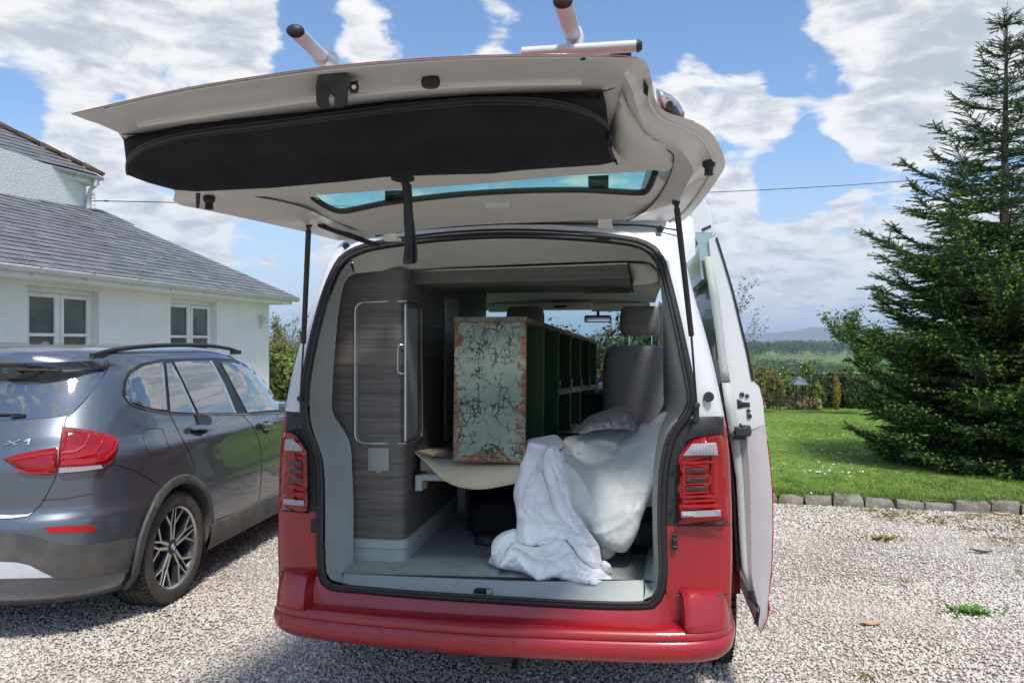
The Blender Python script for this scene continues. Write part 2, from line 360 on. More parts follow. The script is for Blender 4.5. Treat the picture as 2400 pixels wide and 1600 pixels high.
def scatter(n, x0, x1, y0, y1, dens=None):
    P = []
    x = rng.uniform(x0, x1, n); y = rng.uniform(y0, y1, n)
    d = (x-K0.x)*KN.x+(y-K0.y)*KN.y
    k = (d < -.06) & (np.abs(x) < y*.70+.3)
    return np.stack([x[k], y[k]], 1)
P = np.concatenate([scatter(70000, -3.3, 4.2, 3.3, 4.9), scatter(98000, -4.2, 5.6, 4.9, 8.4), scatter(26000, -6.2, -.9, 8.0, 14.5)])
kk = ~((np.abs(P[:, 0]) < .40) & (P[:, 1] > 4.6)); P = P[kk]; n = len(P)
sz = rng.uniform(.008, .0165, n)*np.where(rng.random(n) < .05, 1.6, 1)*np.where(P[:, 1] > 6, 1.25, 1)
PT = np.stack([P[:, 0], P[:, 1], .006+sz*.22+np.where(P[:, 1] > 8.4, .086, 0)], 1)
tag(instancer('gravel_stones', PT, np.stack([rng.uniform(-.5, .5, n), rng.uniform(-.5, .5, n), rng.uniform(0, 6.28, n)], 1), sz, PS), 'pale pink and grey loose gravel chippings covering the drive', 'gravel')
# kerb stones
def kerbmat():
    m, t, p = newmat('rough_granite'); co = coords(t); a = tnoise(t, co, 9, 6, .7); b = tnoise(t, co, 45, 4, .7); g = t.nodes.new('ShaderNodeNewGeometry')
    c = ramp(t, a, [(.3, (.12,.105,.09)), (.5, (.27,.25,.22)), (.7, (.40,.38,.33))])
    c = node(t, 'ShaderNodeMix', {0: ramp(t, tnoise(t, g.outputs['Position'], 5, 5, .6), [(.5, 0.), (.66, .75)]), 6: c, 7: rgba((.17,.15,.05))}, data_type='RGBA').outputs[2]
    t.links.new(c, p.inputs['Base Color']); p.inputs['Roughness'].default_value = .9; setbump(t, p, node(t, 'ShaderNodeMath', {0: a, 1: b}, operation='ADD').outputs[0], .9, .02); return m
m_krb = kerbmat()
kt = struct(thing('kerb', None, None, (K0.x, K0.y, 0), math.atan2(KD.y, KD.x)))
s = -4.2; ki = 0
while s < 7:
    ln = random.uniform(.23, .31); h = random.uniform(.085, .125); bm = bmesh.new(); bmesh.ops.create_cube(bm, size=1)
    bmesh.ops.subdivide_edges(bm, edges=bm.edges, cuts=3, use_grid_fill=True)
    for v_ in bm.verts:
        q = v_.co.copy(); rr = max(0, Vector((abs(q.x)*2-.75, abs(q.y)*2-.6, q.z*2-.55 if q.z > 0 else -1)).length-0.0) if q.z > .2 else 0
        q = Vector((q.x*(ln-.022), q.y*.12, q.z*h)); nn = mnoise.noise_vector(q*9+Vector((ki*3.1, 0, 0)))
        if v_.co.z > .4: q.x *= .93; q.y *= .86
        v_.co = q+nn*.020+mnoise.noise_vector(q*30+Vector((ki,0,0)))*.006
    me = bpy.data.meshes.new('kerb_stone'); bm.to_mesh(me); bm.free(); me.materials.append(m_krb); me.polygons.foreach_set('use_smooth', [True]*len(me.polygons)); me.set_sharp_from_angle(angle=R(50))
    q = bpy.data.objects.new('kerb_stone', me); C.objects.link(q); q.parent = kt; q.location = (s+ln/2, random.uniform(-.012, .012)+.0, h/2-.012); q.rotation_euler = (0, random.uniform(-.03, .03), random.uniform(-.05, .05)); s += ln; ki += 1
# grass tufts over the lawn, longer along the kerb
def tuft(k, nb, hgt, spread):
    q = MB(); r_ = random.Random(k)
    for i in range(nb):
        a = r_.uniform(0, 6.28); d = r_.uniform(0, spread); b = Vector((math.cos(a)*d, math.sin(a)*d, -.01)); lean = Vector((r_.uniform(-.5, .5), r_.uniform(-.5, .5), 1)).normalized()
        h = hgt*r_.uniform(.5, 1.2); wv = Vector((r_.uniform(-1, 1), r_.uniform(-1, 1), 0)).normalized()*hgt*.07
        q.add([b-wv, b+wv, b+lean*h*.6+wv*.7, b+lean*h*.6-wv*.7, b+lean*h+Vector((lean.x, lean.y, 0))*h*.4], [(0,1,2,3),(3,2,4)])
    return q
def leafmat(name, c1, c2, c3=None, rough=.5, tr=.25, sp=.3):
    m, t, p = newmat(name); oi = t.nodes.new('ShaderNodeObjectInfo'); g = t.nodes.new('ShaderNodeNewGeometry')
    n = tnoise(t, g.outputs['Position'], 2.3, 4, .6); f = node(t, 'ShaderNodeMath', {0: n, 1: node(t, 'ShaderNodeMath', {0: oi.outputs['Random'], 1: .5}, operation='MULTIPLY').outputs[0]}, operation='ADD').outputs[0]
    c = ramp(t, f, [(.4, c1), (.75, c2), (.98, c3 or c2)]); t.links.new(c, p.inputs['Base Color'])
    p.inputs['Roughness'].default_value = rough; p.inputs['Specular IOR Level'].default_value = sp
    if tr:
        tb = node(t, 'ShaderNodeBsdfTranslucent', {'Color': c}); mx_ = node(t, 'ShaderNodeMixShader', {0: tr}); out = t.nodes['Material Output']
        t.links.new(p.outputs[0], mx_.inputs[1]); t.links.new(tb.outputs[0], mx_.inputs[2]); t.links.new(mx_.outputs[0], out.inputs[0])
    return m
m_grass = leafmat('grass_blade', (.13,.23,.04), (.21,.32,.065), (.30,.38,.11), .6, .3)
TS = [source(tuft(k, 12, .035, .04), 'tuft_source', m_grass, 0) for k in range(4)]
n = 60000; S = rng.uniform(-3.2, 12, n); D = rng.uniform(0, 1, n)**1.6*16+.08
P = np.stack([K0.x+KD.x*S+KN.x*D, K0.y+KD.y*S+KN.y*D], 1); P = P[(P[:, 0] > .5) & (P[:, 0] < P[:, 1]*.72)]; n = len(P)
PZ = np.array([ground(a, b)+.01 for a, b in P]); near = ((P[:, 0]-K0.x)*KN.x+(P[:, 1]-K0.y)*KN.y) < .25
tag(instancer('grass', np.column_stack([P, PZ]), np.stack([np.zeros(n), np.zeros(n), rng.uniform(0, 6.28, n)], 1), rng.uniform(.7, 1.4, n)*np.where(near, 1.7, 1), TS), 'short green grass of the lawn beyond the stone edging', 'grass')
# daisies
q = MB(); q.lathe([(.0, .045), (.011, .043), (.012, .046), (0, .047)], (0,0,0), n=6)
m_dz = M('daisy_white', (.8,.8,.76), .6)
DS = [source(q, 'daisy_source', m_dz, 0)]; P = []
for (u, v, n, su, sv) in [(1900,1085,55,90,12),(1960,1040,30,90,10),(1870,1010,22,90,12),(2010,995,22,60,10),(1990,1060,18,150,20),(1850,1125,10,40,6),(1840,975,14,110,20),(1890,1065,22,70,9),(2060,1060,12,60,20),(1820,1035,10,60,20)]:
    for i in range(int(n*.65)):
        g = gz(u+random.gauss(0, su)*.6, v+random.gauss(0, sv)*.6, .05); d = sdist(g.x, g.y)
        if d > .15: g = gz(u+random.gauss(0, su)*.5, v+random.gauss(0, sv)*.5, ground(g.x, g.y)+.04); P.append((g.x, g.y, ground(g.x, g.y)+.005))
n = len(P); tag(instancer('daisies', P, [(random.uniform(-.5, .5), random.uniform(-.5, .5), 0) for _ in P], rng.uniform(.7, 1.2, n), DS), 'scattered white daisies flowering in the lawn', 'flowers')
# moss and weeds in the gravel
m_moss = leafmat('moss', (.13,.115,.02), (.22,.19,.035), (.30,.25,.06), .9, .1)
m_weed = leafmat('weed_leaf', (.07,.19,.02), (.14,.30,.04), (.2,.36,.06), .5, .3)
MS = [source(tuft(50+k, 22, .02, .03), 'moss_source', m_moss, 0) for k in range(3)]
P = []
for (u, v, n, su, sv) in [(2000,1172,60,35,4),(2045,1185,160,22,7),(2080,1178,110,40,6),(2150,1188,150,70,9),(2260,1186,170,70,9),(2160,1200,60,30,5),(2240,1215,50,40,6),(2330,1200,120,30,14),(1960,1160,40,20,3),(2300,1240,60,40,12),(2350,1300,30,20,20)]:
    for i in range(n):
        g = gz(u+random.gauss(0, su)*.7, v+random.gauss(0, sv)*.7, .01)
        if sdist(g.x, g.y) < -.05: P.append((g.x, g.y, .012))
for (u, v, n, su, sv) in [(2073,1335,20,6,4),(1990,1552,20,10,4)]:
    for i in range(n): g = gz(u+random.gauss(0, su), v+random.gauss(0, sv), .01); P.append((g.x, g.y, .012))
n = len(P); tag(instancer('moss', P, [(0, 0, random.uniform(0, 6)) for _ in P], rng.uniform(.6, 1.3, n), MS), 'yellow brown moss creeping over the gravel by the stone edging', 'moss')
def weed(u, v, n, su, hgt, label, mat):
    c = gz(u, v, .0); t = thing('weed', label, 'weed', (c.x, c.y, .0)); q = MB()
    for i in range(n):
        a = random.uniform(0, 6.28); d = abs(random.gauss(0, su)); b = Vector((math.cos(a)*d, math.sin(a)*d*.55, .005)); di = Vector((math.cos(a+random.uniform(-1, 1)), math.sin(a+random.uniform(-1, 1)), random.uniform(.25, 1.2))).normalized(); l = hgt*random.uniform(.5, 1.3); wv = di.cross(Vector((0,0,1))).normalized()*l*.17
        q.add([b, b+di*l*.45-wv, b+di*l*.5+wv, b+di*l-Vector((0,0,l*.2))], [(0,1,3),(0,3,2)])
    q.build('foliage', mat, t, smooth=0)
weed(2230, 1409, 300, .08, .045, 'bright green clump of weeds growing in the gravel, largest of them', m_weed)
weed(2030, 1240, 130, .07, .05, 'small brownish green weed tuft in the gravel near the kerb', m_moss)
def litter(u, v, ln, wd, rot, mat, label, cat, nm):
    c = gz(u, v, 0); t = MB(); q = [Vector((ln*.5*math.cos(a), wd*.5*math.sin(a), .028+.008*math.cos(2*a))) for a in [i*math.pi/6 for i in range(12)]]
    t.prism(q, (0,0,.004)); o = t.build(nm, mat, smooth=60); o.location = (c.x, c.y, 0); o.rotation_euler = (.05, .03, rot); tag(o, label, cat)
m_dead = M('dead_leaf', (.55,.38,.26), .7, c2=(.42,.27,.17), vs_=14); m_dkl = M('dark_bark', (.05,.035,.025), .8)
litter(1998, 1438, .13, .05, .1, m_dead, 'pale tan fallen leaf lying on the gravel behind the sliding door', 'leaf', 'dead_leaf')
litter(2252, 1273, .15, .03, -.3, m_dkl, 'dark twisted bark fragment on the gravel right of the red van', 'bark', 'bark_piece')
litter(2300, 1185, .16, .035, .05, m_dead, 'reddish dry leaf in the moss near the stone edging', 'leaf', 'dead_leaf')
# ---------------------------------------------------------------- distant trees
def crown_src(k, col, n=420, lump=.35, up=1.15):
    q = MB(); r_ = random.Random(k); lob = [(Vector((r_.gauss(0, .45), r_.gauss(0, .45), r_.uniform(-.35, .6))), r_.uniform(.35, .62)) for _ in range(9)]+[(Vector((0,0,0)), .7)]
    for i in range(n):
        c, rd = r_.choice(lob); d = Vector((r_.gauss(0, 1), r_.gauss(0, 1), r_.gauss(0, 1))).normalized(); p = c+d*rd*r_.uniform(.75, 1.02); p.z *= up
        a = d.orthogonal().normalized(); a.rotate(Matrix.Rotation(r_.uniform(0, 6.28), 3, d)); nn = (d+Vector((r_.gauss(0, .5), r_.gauss(0, .5), r_.gauss(0, .5)))).normalized(); a = (a-nn*a.dot(nn)).normalized(); b = nn.cross(a); s_ = r_.uniform(.07, .14)
        q.add([p-a*s_, p-b*s_*.7, p+a*s_, p+b*s_*.8], [(0,1,2,3)])
    return source(q, 'wood_tree_source', col, 0)
m_w1 = leafmat('wood_leaf_green', (.03,.055,.016), (.06,.095,.022), (.12,.15,.035), .8, .1, .1)
m_w2 = leafmat('wood_leaf_brown', (.09,.075,.04), (.15,.12,.06), (.17,.17,.05), .8, .1, .1)
W1 = [crown_src(k, m_w1, 150) for k in range(4)]; W2 = [crown_src(k+9, m_w2, 420) for k in range(4)]
P = []; SC = []
def addtree(x, y, h): P.append((x, y, ground(x, y)+h*.40)); SC.append(h*.46)
def ptu(u, Y): return (u-CX)/F*Y
for i in range(5200):                                         # woods and hedgerows of the valley, 600 m and beyond
    Y = 480*math.exp(random.random()**.85*2.0); u = random.uniform(400, 2500); x = ptu(u, Y)
    nn = mnoise.noise(Vector((x/260, Y/330, .7)))+.35*mnoise.noise(Vector((x/70, Y/90, 4)))
    hill = 1 if 1000 < Y < 1700 else -.12
    if Y < 900 and 1830 < u < 1990 and Y > 620: continue
    hedge = abs((x/150) % 1-.5) < .03 or abs((Y/190) % 1-.5) < .04
    if nn+hill*.22 > .02 or (hedge and nn > -.5): addtree(x, Y, random.uniform(10, 18)*(1.25 if Y > 900 else .8))
n = len(P); tag(instancer('distant_woodland', P, [(0, 0, random.uniform(0, 6)) for _ in P], SC, W1), 'distant hazy woods and hedgerows across the valley below the moor', 'woodland')
P = []; SC = []
for i in range(520):
    Y = random.uniform(48, 125); u = random.uniform(900, 2420); x = ptu(u, Y); h = random.uniform(6.2, 7.6)
    top = EYE-(850-787)/F*Y; gzz = ground(x, Y); h = min(max(4, top-gzz+random.uniform(-1, .5)), 10); addtree(x, Y, h)
n = len(P); tag(instancer('valley_thicket', P, [(0, 0, random.uniform(0, 6)) for _ in P], SC, W2), 'brown and olive thicket of budding trees just beyond the garden hedge', 'thicket')
# ---------------------------------------------------------------- air
def haze():
    m = bpy.data.materials.new('haze_air'); m.use_nodes = True; t = m.node_tree; t.nodes.clear()
    v = t.nodes.new('ShaderNodeVolumePrincipled'); v.inputs['Color'].default_value = (.62,.78,1,1); v.inputs['Density'].default_value = HAZE; v.inputs['Anisotropy'].default_value = 0
    o_ = t.nodes.new('ShaderNodeOutputMaterial'); t.links.new(v.outputs[0], o_.inputs['Volume'])
    q = MB(); q.box((0, 0, 85), (22000, 22000, 260)); o = q.build('haze', m, smooth=0); tag(o, 'pale blue haze in the air over the valley and the moor', 'haze', kind='stuff')
HAZE = 1.9e-4
haze()
# ================================================================ HOUSE
m_stucco = M('white_render', (.86,.85,.82), .85, c2=(.80,.79,.75), vs_=2, bump=(42, .7, .03), spec=.2)
m_slate = None
def slatemat():
    m, t, p = newmat('grey_slate'); oi = t.nodes.new('ShaderNodeObjectInfo'); g = t.nodes.new('ShaderNodeNewGeometry')
    n = tnoise(t, g.outputs['Position'], 3, 6, .65); n2 = tnoise(t, g.outputs['Position'], 26, 5, .7)
    f = node(t, 'ShaderNodeMath', {0: n, 1: node(t, 'ShaderNodeMath', {0: oi.outputs['Random'], 1: .3}, operation='MULTIPLY').outputs[0]}, operation='ADD').outputs[0]
    c = ramp(t, f, [(.35, (.095,.10,.112)), (.62, (.135,.14,.155)), (.9, (.19,.195,.205))]); c = node(t, 'ShaderNodeMix', {0: ramp(t, n2, [(.55, 0.), (.72, .6)]), 6: c, 7: rgba((.30,.30,.28))}, data_type='RGBA').outputs[2]
    t.links.new(c, p.inputs['Base Color']); p.inputs['Roughness'].default_value = .62; setbump(t, p, n2, .5, .01); return m
m_slate = slatemat(); m_slshadow = M('slate_edge_shadow', (.018,.018,.02), .9)  # near-black butt edges paint in the shadow line under each course
m_wht = M('white_gloss_paint', (.78,.78,.76), .35, c2=(.70,.70,.67), vs_=5)
m_gut = M('white_plastic_gutter', (.66,.67,.67), .4, c2=(.55,.56,.56), vs_=4)
m_win = M('window_glass_reflection', (.03,.042,.022), .02, spec=.6, ior=1.5, c2=(.10,.095,.06), vs_=2.6)  # green-brown mottle paints in a hint of trees reflected in the panes
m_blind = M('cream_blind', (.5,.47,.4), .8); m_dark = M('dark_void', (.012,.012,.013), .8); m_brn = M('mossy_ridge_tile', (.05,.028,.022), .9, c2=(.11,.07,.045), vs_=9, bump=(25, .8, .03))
hb = Vector((-.187, -.982, 0)).normalized(); hn = Vector((-.982, .187, 0)).normalized(); HA = Vector((-4.34, 15.0, 0))
def hp(s, n, z): return HA+hb*s+hn*n+Vector((0, 0, z))
house = thing('house', 'white rendered house with slate hipped roof and white framed windows', 'house', (HA.x, HA.y, 0))
def hray(u, v, n0):                                           # where a sight line meets the wall plane: (s, z)
    d = ray(u, v); o_ = Vector((0, 0, EYE)); t = (hp(0, n0, 0)-o_).dot(hn)/d.dot(hn); p = o_+d*t; return (p-HA).dot(hb), p.z
W = []
for (u0, u1) in ((62, 228), (392, 498)):
    s1, _ = hray(u0, 700, .3); s0, _ = hray(u1, 700, .3); W.append((s0, s1, 1.02, 2.24))
q = MB(); sb = sorted([.36]+[a for w_ in W for a in w_[:2]]+[9.2, 15]); zb = [-.1, 1.02, 2.24, 2.36]
idx = {}
for i, s_ in enumerate(sb):
    for j, z_ in enumerate(zb): idx[i, j] = len(q.v); q.v.append(tuple(hp(s_, .3, z_)))
for i in range(len(sb)-1):
    for j in range(3):
        if j == 1 and any(abs(sb[i]-w_[0]) < 1e-6 for w_ in W): continue
        q.f.append((idx[i, j], idx[i+1, j], idx[i+1, j+1], idx[i, j+1])); q.mi.append(0)
wl = q.build('wall', m_stucco, house, smooth=0, world=True, fixn=False); md = wl.modifiers.new('t', 'SOLIDIFY'); md.thickness = .25; md.offset = 0
for v_ in wl.data.vertices: v_.co += hn*.125
q = MB(); q.hexa([hp(.36, .58, -.1), hp(.36, 9, -.1), hp(.60, 9, -.1), hp(.60, .58, -.1)], [hp(.36, .58, 2.36), hp(.36, 9, 2.36), hp(.60, 9, 2.36), hp(.60, .58, 2.36)]); q.build('end_wall', m_stucco, house, smooth=0, world=True)
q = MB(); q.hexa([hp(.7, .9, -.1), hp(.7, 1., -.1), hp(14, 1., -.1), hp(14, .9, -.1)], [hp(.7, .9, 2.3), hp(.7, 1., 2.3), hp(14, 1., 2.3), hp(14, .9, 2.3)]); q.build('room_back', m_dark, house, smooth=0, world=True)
for k, (s0, s1, z0, z1) in enumerate(W):
    q = MB()
    def hb_(a, b, n0, n1, c, d): q.hexa([hp(a, n0, c), hp(b, n0, c), hp(b, n1, c), hp(a, n1, c)], [hp(a, n0, d), hp(b, n0, d), hp(b, n1, d), hp(a, n1, d)])
    e = .07
    hb_(s0+.001, s0+e, .40, .46, z0, z1); hb_(s1-e, s1-.001, .40, .46, z0, z1); hb_(s0+e, s1-e, .40, .46, z1-e, z1-.001); hb_(s0+e, s1-e, .40, .46, z0+.001, z0+e)
    mid = (s0+s1)/2; hb_(mid-.022, mid+.022, .395, .459, z0+e, z1-e)
    fr = q.build('window_frame', m_wht, house, smooth=0, world=True, bevel=.006)
    for (a, b) in ((s0+e, mid-.022), (mid+.022, s1-e)):
        q = MB(); c_ = .055; zc = (z0+z1)/2+.02
        hb_(a+.003, a+c_, .385, .44, z0+e+.003, z1-e-.003); hb_(b-c_, b-.003, .385, .44, z0+e+.003, z1-e-.003); hb_(a+c_, b-c_, .385, .44, z1-e-c_, z1-e-.003); hb_(a+c_, b-c_, .385, .44, z0+e+.003, z0+e+c_); hb_(a+c_, b-c_, .39, .435, zc-.02, zc+.02)
        q.build('casement', m_wht, fr, smooth=0, world=True, bevel=.005)
        for (zz0, zz1) in ((z0+e+c_, zc-.02), (zc+.02, z1-e-c_)):
            q = MB(); hb_(a+c_, b-c_, .41, .416, zz0, zz1); q.build('pane', m_win, fr, smooth=0, world=True)
        q = MB(); hb_(a+.12, b-.12, .372, .384, z1-e-.032, z1-e-.018); q.build('trickle_vent', m_wht, fr, smooth=0, world=True)
# upper roof plane geometry
TAN = .571
def roofpt(s, n): return hp(s, n, 2.43+TAN*(n+.06))
rn = (roofpt(1, 0)-roofpt(0, 0)).cross(roofpt(0, 1)-roofpt(0, 0)).normalized()
def onplane(u, v, p0, nn): d = ray(u, v); o_ = Vector((0, 0, EYE)); return o_+d*((p0-o_).dot(nn)/d.dot(nn))
T = onplane(198, 478, roofpt(0, 0), rn); T2 = onplane(-2, 446, roofpt(0, 0), rn)
def loc2(p): return (p-HA).dot(hb), (p-HA).dot(hn)
ts, tn = loc2(T); t2s, t2n = loc2(T2)
wd = (T2-T); wd.z = 0; wd.normalize(); wnrm = Vector((-wd.y, wd.x, 0)); 
if wnrm.x > 0: wnrm = -wnrm
# boards and deck under the slates
def decks(pts, off, name):
    q = MB(); q.prism([p-Vector((0, 0, off)) for p in pts], (0, 0, -.02)); return q.build(name, m_dark, house, smooth=0, world=True)
Tend = T+wd*9; es, en = loc2(Tend)
roof = decks([roofpt(-.02, -.04), roofpt(ts, tn), roofpt(es, en), roofpt(es+3, -.04)], .02, 'roof')
q = MB(); q.prism([roofpt(.0, .0)-Vector((0,0,.03)), roofpt(ts, tn)-Vector((0,0,.03)), hp(.0, 9, 2.4)], (0, 0, -.02)); q.build('hip_slope', m_slate, house, smooth=0, world=True)
def slates(origin, ds, dn, up, region, nmax, ex, wdt, parent):
    """rows of slates: ds along the eave, dn up the slope (3D unit vectors), up = normal"""
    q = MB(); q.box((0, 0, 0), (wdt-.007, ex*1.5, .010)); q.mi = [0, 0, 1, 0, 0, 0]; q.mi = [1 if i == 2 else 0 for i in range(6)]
    me = q.build('slate', [m_slate, m_slshadow], None, smooth=0, fixn=False).data; C.objects.unlink(bpy.data.objects[[o_.name for o_ in bpy.data.objects if o_.data == me][0]])
    L_ = []; smin, smax, nm = region[1]; row = 0; t = ex*.5
    rot = Matrix((ds, dn, up)).transposed()
    while t < nm:
        s_ = smin+(row % 2)*wdt/2
        while s_ < smax:
            if region[0](s_, t): L_.append((s_, t))
            s_ += wdt
        t += ex; row += 1
    Mx = []
    for (s_, t_) in L_:
        p = origin+ds*s_+dn*t_+up*random.uniform(.008, .012)
        m_ = rot @ Matrix.Rotation(-.062+random.uniform(-.012, .012), 3, 'X') @ Matrix.Rotation(random.uniform(-.006, .006), 3, 'Z')
        Mx.append((((p-Vector((0,0,EYE))).length), Matrix.Translation(p) @ m_.to_4x4()))
    Mx.sort(key=lambda a: a[0]); inv = MAT[root_of(parent).name].inverted()
    vis = [a for a in Mx if a[1].translation.y > .5 and abs(a[1].translation.x/a[1].translation.y) < .69]; hid = [a for a in Mx if not (a[1].translation.y > .5 and abs(a[1].translation.x/a[1].translation.y) < .69)]
    for d, m_ in vis[:nmax]:
        o = bpy.data.objects.new('slate', me); C.objects.link(o); o.parent = parent; o.matrix_local = inv @ m_
    rest = vis[nmax:]+hid
    if rest:
        q = MB()
        for d, m_ in rest:
            x, y, z = (wdt-.006)/2, ex*.75, .005
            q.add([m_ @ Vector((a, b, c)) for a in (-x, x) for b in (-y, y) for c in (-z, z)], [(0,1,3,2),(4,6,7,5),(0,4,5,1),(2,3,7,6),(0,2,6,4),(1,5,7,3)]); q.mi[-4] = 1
        o = q.build('slates', [m_slate, m_slshadow], parent, smooth=0, world=True, fixn=False); o['kind'] = 'stuff'
    return len(Mx)
dn = (roofpt(0, 1)-roofpt(0, 0)).normalized(); cosr = Vector((dn.x, dn.y, 0)).length; upn = hb.cross(dn).normalized(); upn = upn if upn.z > 0 else -upn
def reg(s_, t_):
    n_ = t_*cosr-.06
    if s_ < n_-.03: return False
    # in front of the upper wall
    p = roofpt(s_, n_); return (p-T).dot(wnrm) < .05 or s_ < ts-.0
def reg1(s_, t_):
    n_ = t_*cosr-.06
    if s_ < n_-.03: return False
    p = roofpt(s_, n_); return (p-T).dot(wnrm) < .04 and n_ < tn*(1 if s_ < ts+.1 else 9)
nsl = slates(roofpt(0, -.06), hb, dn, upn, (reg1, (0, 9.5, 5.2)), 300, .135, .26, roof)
# gutter, fascia, brackets
def gutter(a, b, inn, par, r=.058):
    ax = (b-a).normalized(); q = MB(); out = -inn; rows = []
    for p in (a, b):
        rows.append([p+out*(r*math.cos(t))+Vector((0, 0, -r*math.sin(t))) for t in [i*math.pi/10 for i in range(11)]])
    q.grid(rows); g = q.build('gutter', m_gut, par, world=True, solid=.006)
    n = int((b-a).length/.85)
    for i in range(n):
        p = a+ax*(.5+i*.85); q = MB(); rr = r+.007
        q.grid([[p+ax*w_+out*(rr*math.cos(t))+Vector((0, 0, -rr*math.sin(t))) for t in [j*math.pi/10 for j in range(11)]] for w_ in (-.02, .02)])
        q.box(p+inn*(r+.02)+Vector((0,0,-.05)), (.05, .04, .1)); q.build('bracket', m_gut, g, world=True)
    for p in (a, b):
        q = MB(); q.prism([p+out*(r*math.cos(t))+Vector((0, 0, -r*math.sin(t))) for t in [j*math.pi/8 for j in range(9)]], ax*.012); q.build('stop_end', m_gut, g, world=True)
gutter(hp(-.08, -.06, 2.42), hp(13, -.06, 2.42), hn, house)
q = MB(); q.hexa([hp(0, .0, 2.30), hp(14, .0, 2.30), hp(14, .03, 2.30), hp(0, .03, 2.30)], [hp(0, 0, 2.42), hp(14, 0, 2.42), hp(14, .03, 2.42), hp(0, .03, 2.42)]); q.build('fascia', m_wht, house, smooth=0, world=True)
q = MB(); q.hexa([hp(.03, .03, 2.305), hp(14, .03, 2.305), hp(14, .32, 2.305), hp(.03, .32, 2.305)], [hp(.03, .03, 2.325), hp(14, .03, 2.325), hp(14, .32, 2.325), hp(.03, .32, 2.325)]); q.build('soffit', m_wht, house, smooth=0, world=True)
q = MB(); q.hexa([hp(.0, .031, 2.302), hp(.36, .031, 2.302), hp(.36, 8, 2.302), hp(.0, 8, 2.302)], [hp(.0, .031, 2.42), hp(.36, .031, 2.42), hp(.36, 8, 2.42), hp(.0, 8, 2.42)]); q.build('end_eave', m_wht, house, smooth=0, world=True)
# upper storey
ZE = 4.37
q = MB(); a, b = Vector((T.x, T.y, 0)), Vector((T.x, T.y, 0))+wd*10
q.prism([a+Vector((0,0,2.6)), b+Vector((0,0,2.6)), b+Vector((0,0,ZE-.05)), a+Vector((0,0,ZE-.05))], wnrm*.3)
q.prism([a+wnrm*.301+Vector((0,0,2.6)), a+wnrm*.301+Vector((0,0,ZE-.05)), a+wnrm*7+Vector((0,0,ZE-.05)), a+wnrm*7+Vector((0,0,2.6))], wd*.3)
q.build('upper_wall', m_stucco, house, smooth=0, world=True)
Ge = at(234, 409, a.y+.05); ZG = Ge.z; Gl = ray(0, 352); Gl = Vector((0,0,EYE))+Gl*((ZG-EYE)/Gl.z)
gd = (Gl-Ge); gd.z = 0; gd.normalize(); gin = Vector((-gd.y, gd.x, 0)); gin = gin if gin.x < 0 else -gin
gutter(Ge, Ge+gd*6, gin, house, .05)
q = MB(); q.hexa([Ge+gin*.055+Vector((0,0,-.12)), Ge+gin*.055+gd*8+Vector((0,0,-.12)), Ge+gin*.5+gd*8+Vector((0,0,-.12)), Ge+gin*.5+Vector((0,0,-.12))], [Ge+gin*.055+Vector((0,0,-.01)), Ge+gin*.055+gd*8+Vector((0,0,-.01)), Ge+gin*.5+gd*8+Vector((0,0,-.01)), Ge+gin*.5+Vector((0,0,-.01))]); q.build('upper_eave', m_wht, house, smooth=0, world=True)
sl2 = (gin*math.cos(R(33))+Vector((0, 0, math.sin(R(33))))).normalized(); un2 = gd.cross(sl2).normalized(); un2 = un2 if un2.z > 0 else -un2
o2 = Ge+gin*-.0+Vector((0,0,.03)); Hp = onplane(-2, 291, o2, un2)
hs, ht = (Hp-o2).dot(gd), (Hp-o2).dot(sl2); kk = hs/ht
up_roof = decks([o2, o2+gd*(kk*3.5)+sl2*3.5, o2+gd*8+sl2*3.5, o2+gd*8], .015, 'upper_roof')
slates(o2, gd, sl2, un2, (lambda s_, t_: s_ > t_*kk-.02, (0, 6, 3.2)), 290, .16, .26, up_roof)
t_ = 0; hd = (gd*kk+sl2).normalized()
for i in range(14):
    q = MB(); p0 = o2+hd*(i*.33-.02)+un2*.02; ax = hd; sd_ = ax.cross(un2).normalized()
    q.grid([[p0+ax*w_+sd_*(.075*math.cos(a_))+un2*(.055*math.sin(a_)+(.012 if w_ > 0 else 0)) for a_ in [j*math.pi/6 for j in range(7)]] for w_ in (0, .34)]); q.build('ridge_tile', m_brn, house, world=True, solid=.012)
q = MB(); P0 = Ge+gd*.13+Vector((0,0,-.05))
q.tube([P0, P0+Vector((0,0,-.1)), P0+Vector((0,0,-.15))+gin*.1, a-wnrm*.06+wd*.05+Vector((0,0,ZG-.34)), a-wnrm*.06+wd*.05+Vector((0,0,ZG-.42)), a-wnrm*.06+wd*.05+Vector((0,0,T.z-.02))], .034, 10); q.build('downpipe', m_gut, house, world=True)
# insulators of the overhead line
ins = thing('cable_bracket', 'metal bracket with two white insulators on the upper wall corner', 'bracket', tuple(at(205, 462, a.y)))
q = MB(); Y_ = a.y-.02
q.tube([at(170, 459, Y_+.2), at(187, 462, Y_), at(222, 462, Y_)], .009, 6); q.tube([at(208, 450, Y_), at(208, 470, Y_), at(212, 478, Y_), at(216, 476, Y_)], .007, 6); q.build('arm', M('galvanised_steel', (.4,.4,.4), .45, 1), ins, world=True)
for (u, v) in ((214, 450), (214, 473)):
    q = MB(); c_ = at(u, v, Y_); q.lathe([(.0, -.05), (.028, -.05), (.032, -.02), (.024, -.01), (.032, .01), (.028, .045), (0, .05)], c_, n=12); q.build('insulator', M('porcelain', (.75,.72,.68), .3), ins, world=True)
m_cab = M('black_cable', (.02,.02,.022), .6)
def cable(a, b, sag, r, label):
    q = MB(); P = [a.lerp(b, t/24)-Vector((0, 0, sag*4*(t/24)*(1-t/24))) for t in range(25)]; q.tube(P, r, 5); o = q.build('overhead_cable', m_cab); tag(o, label, 'cable')
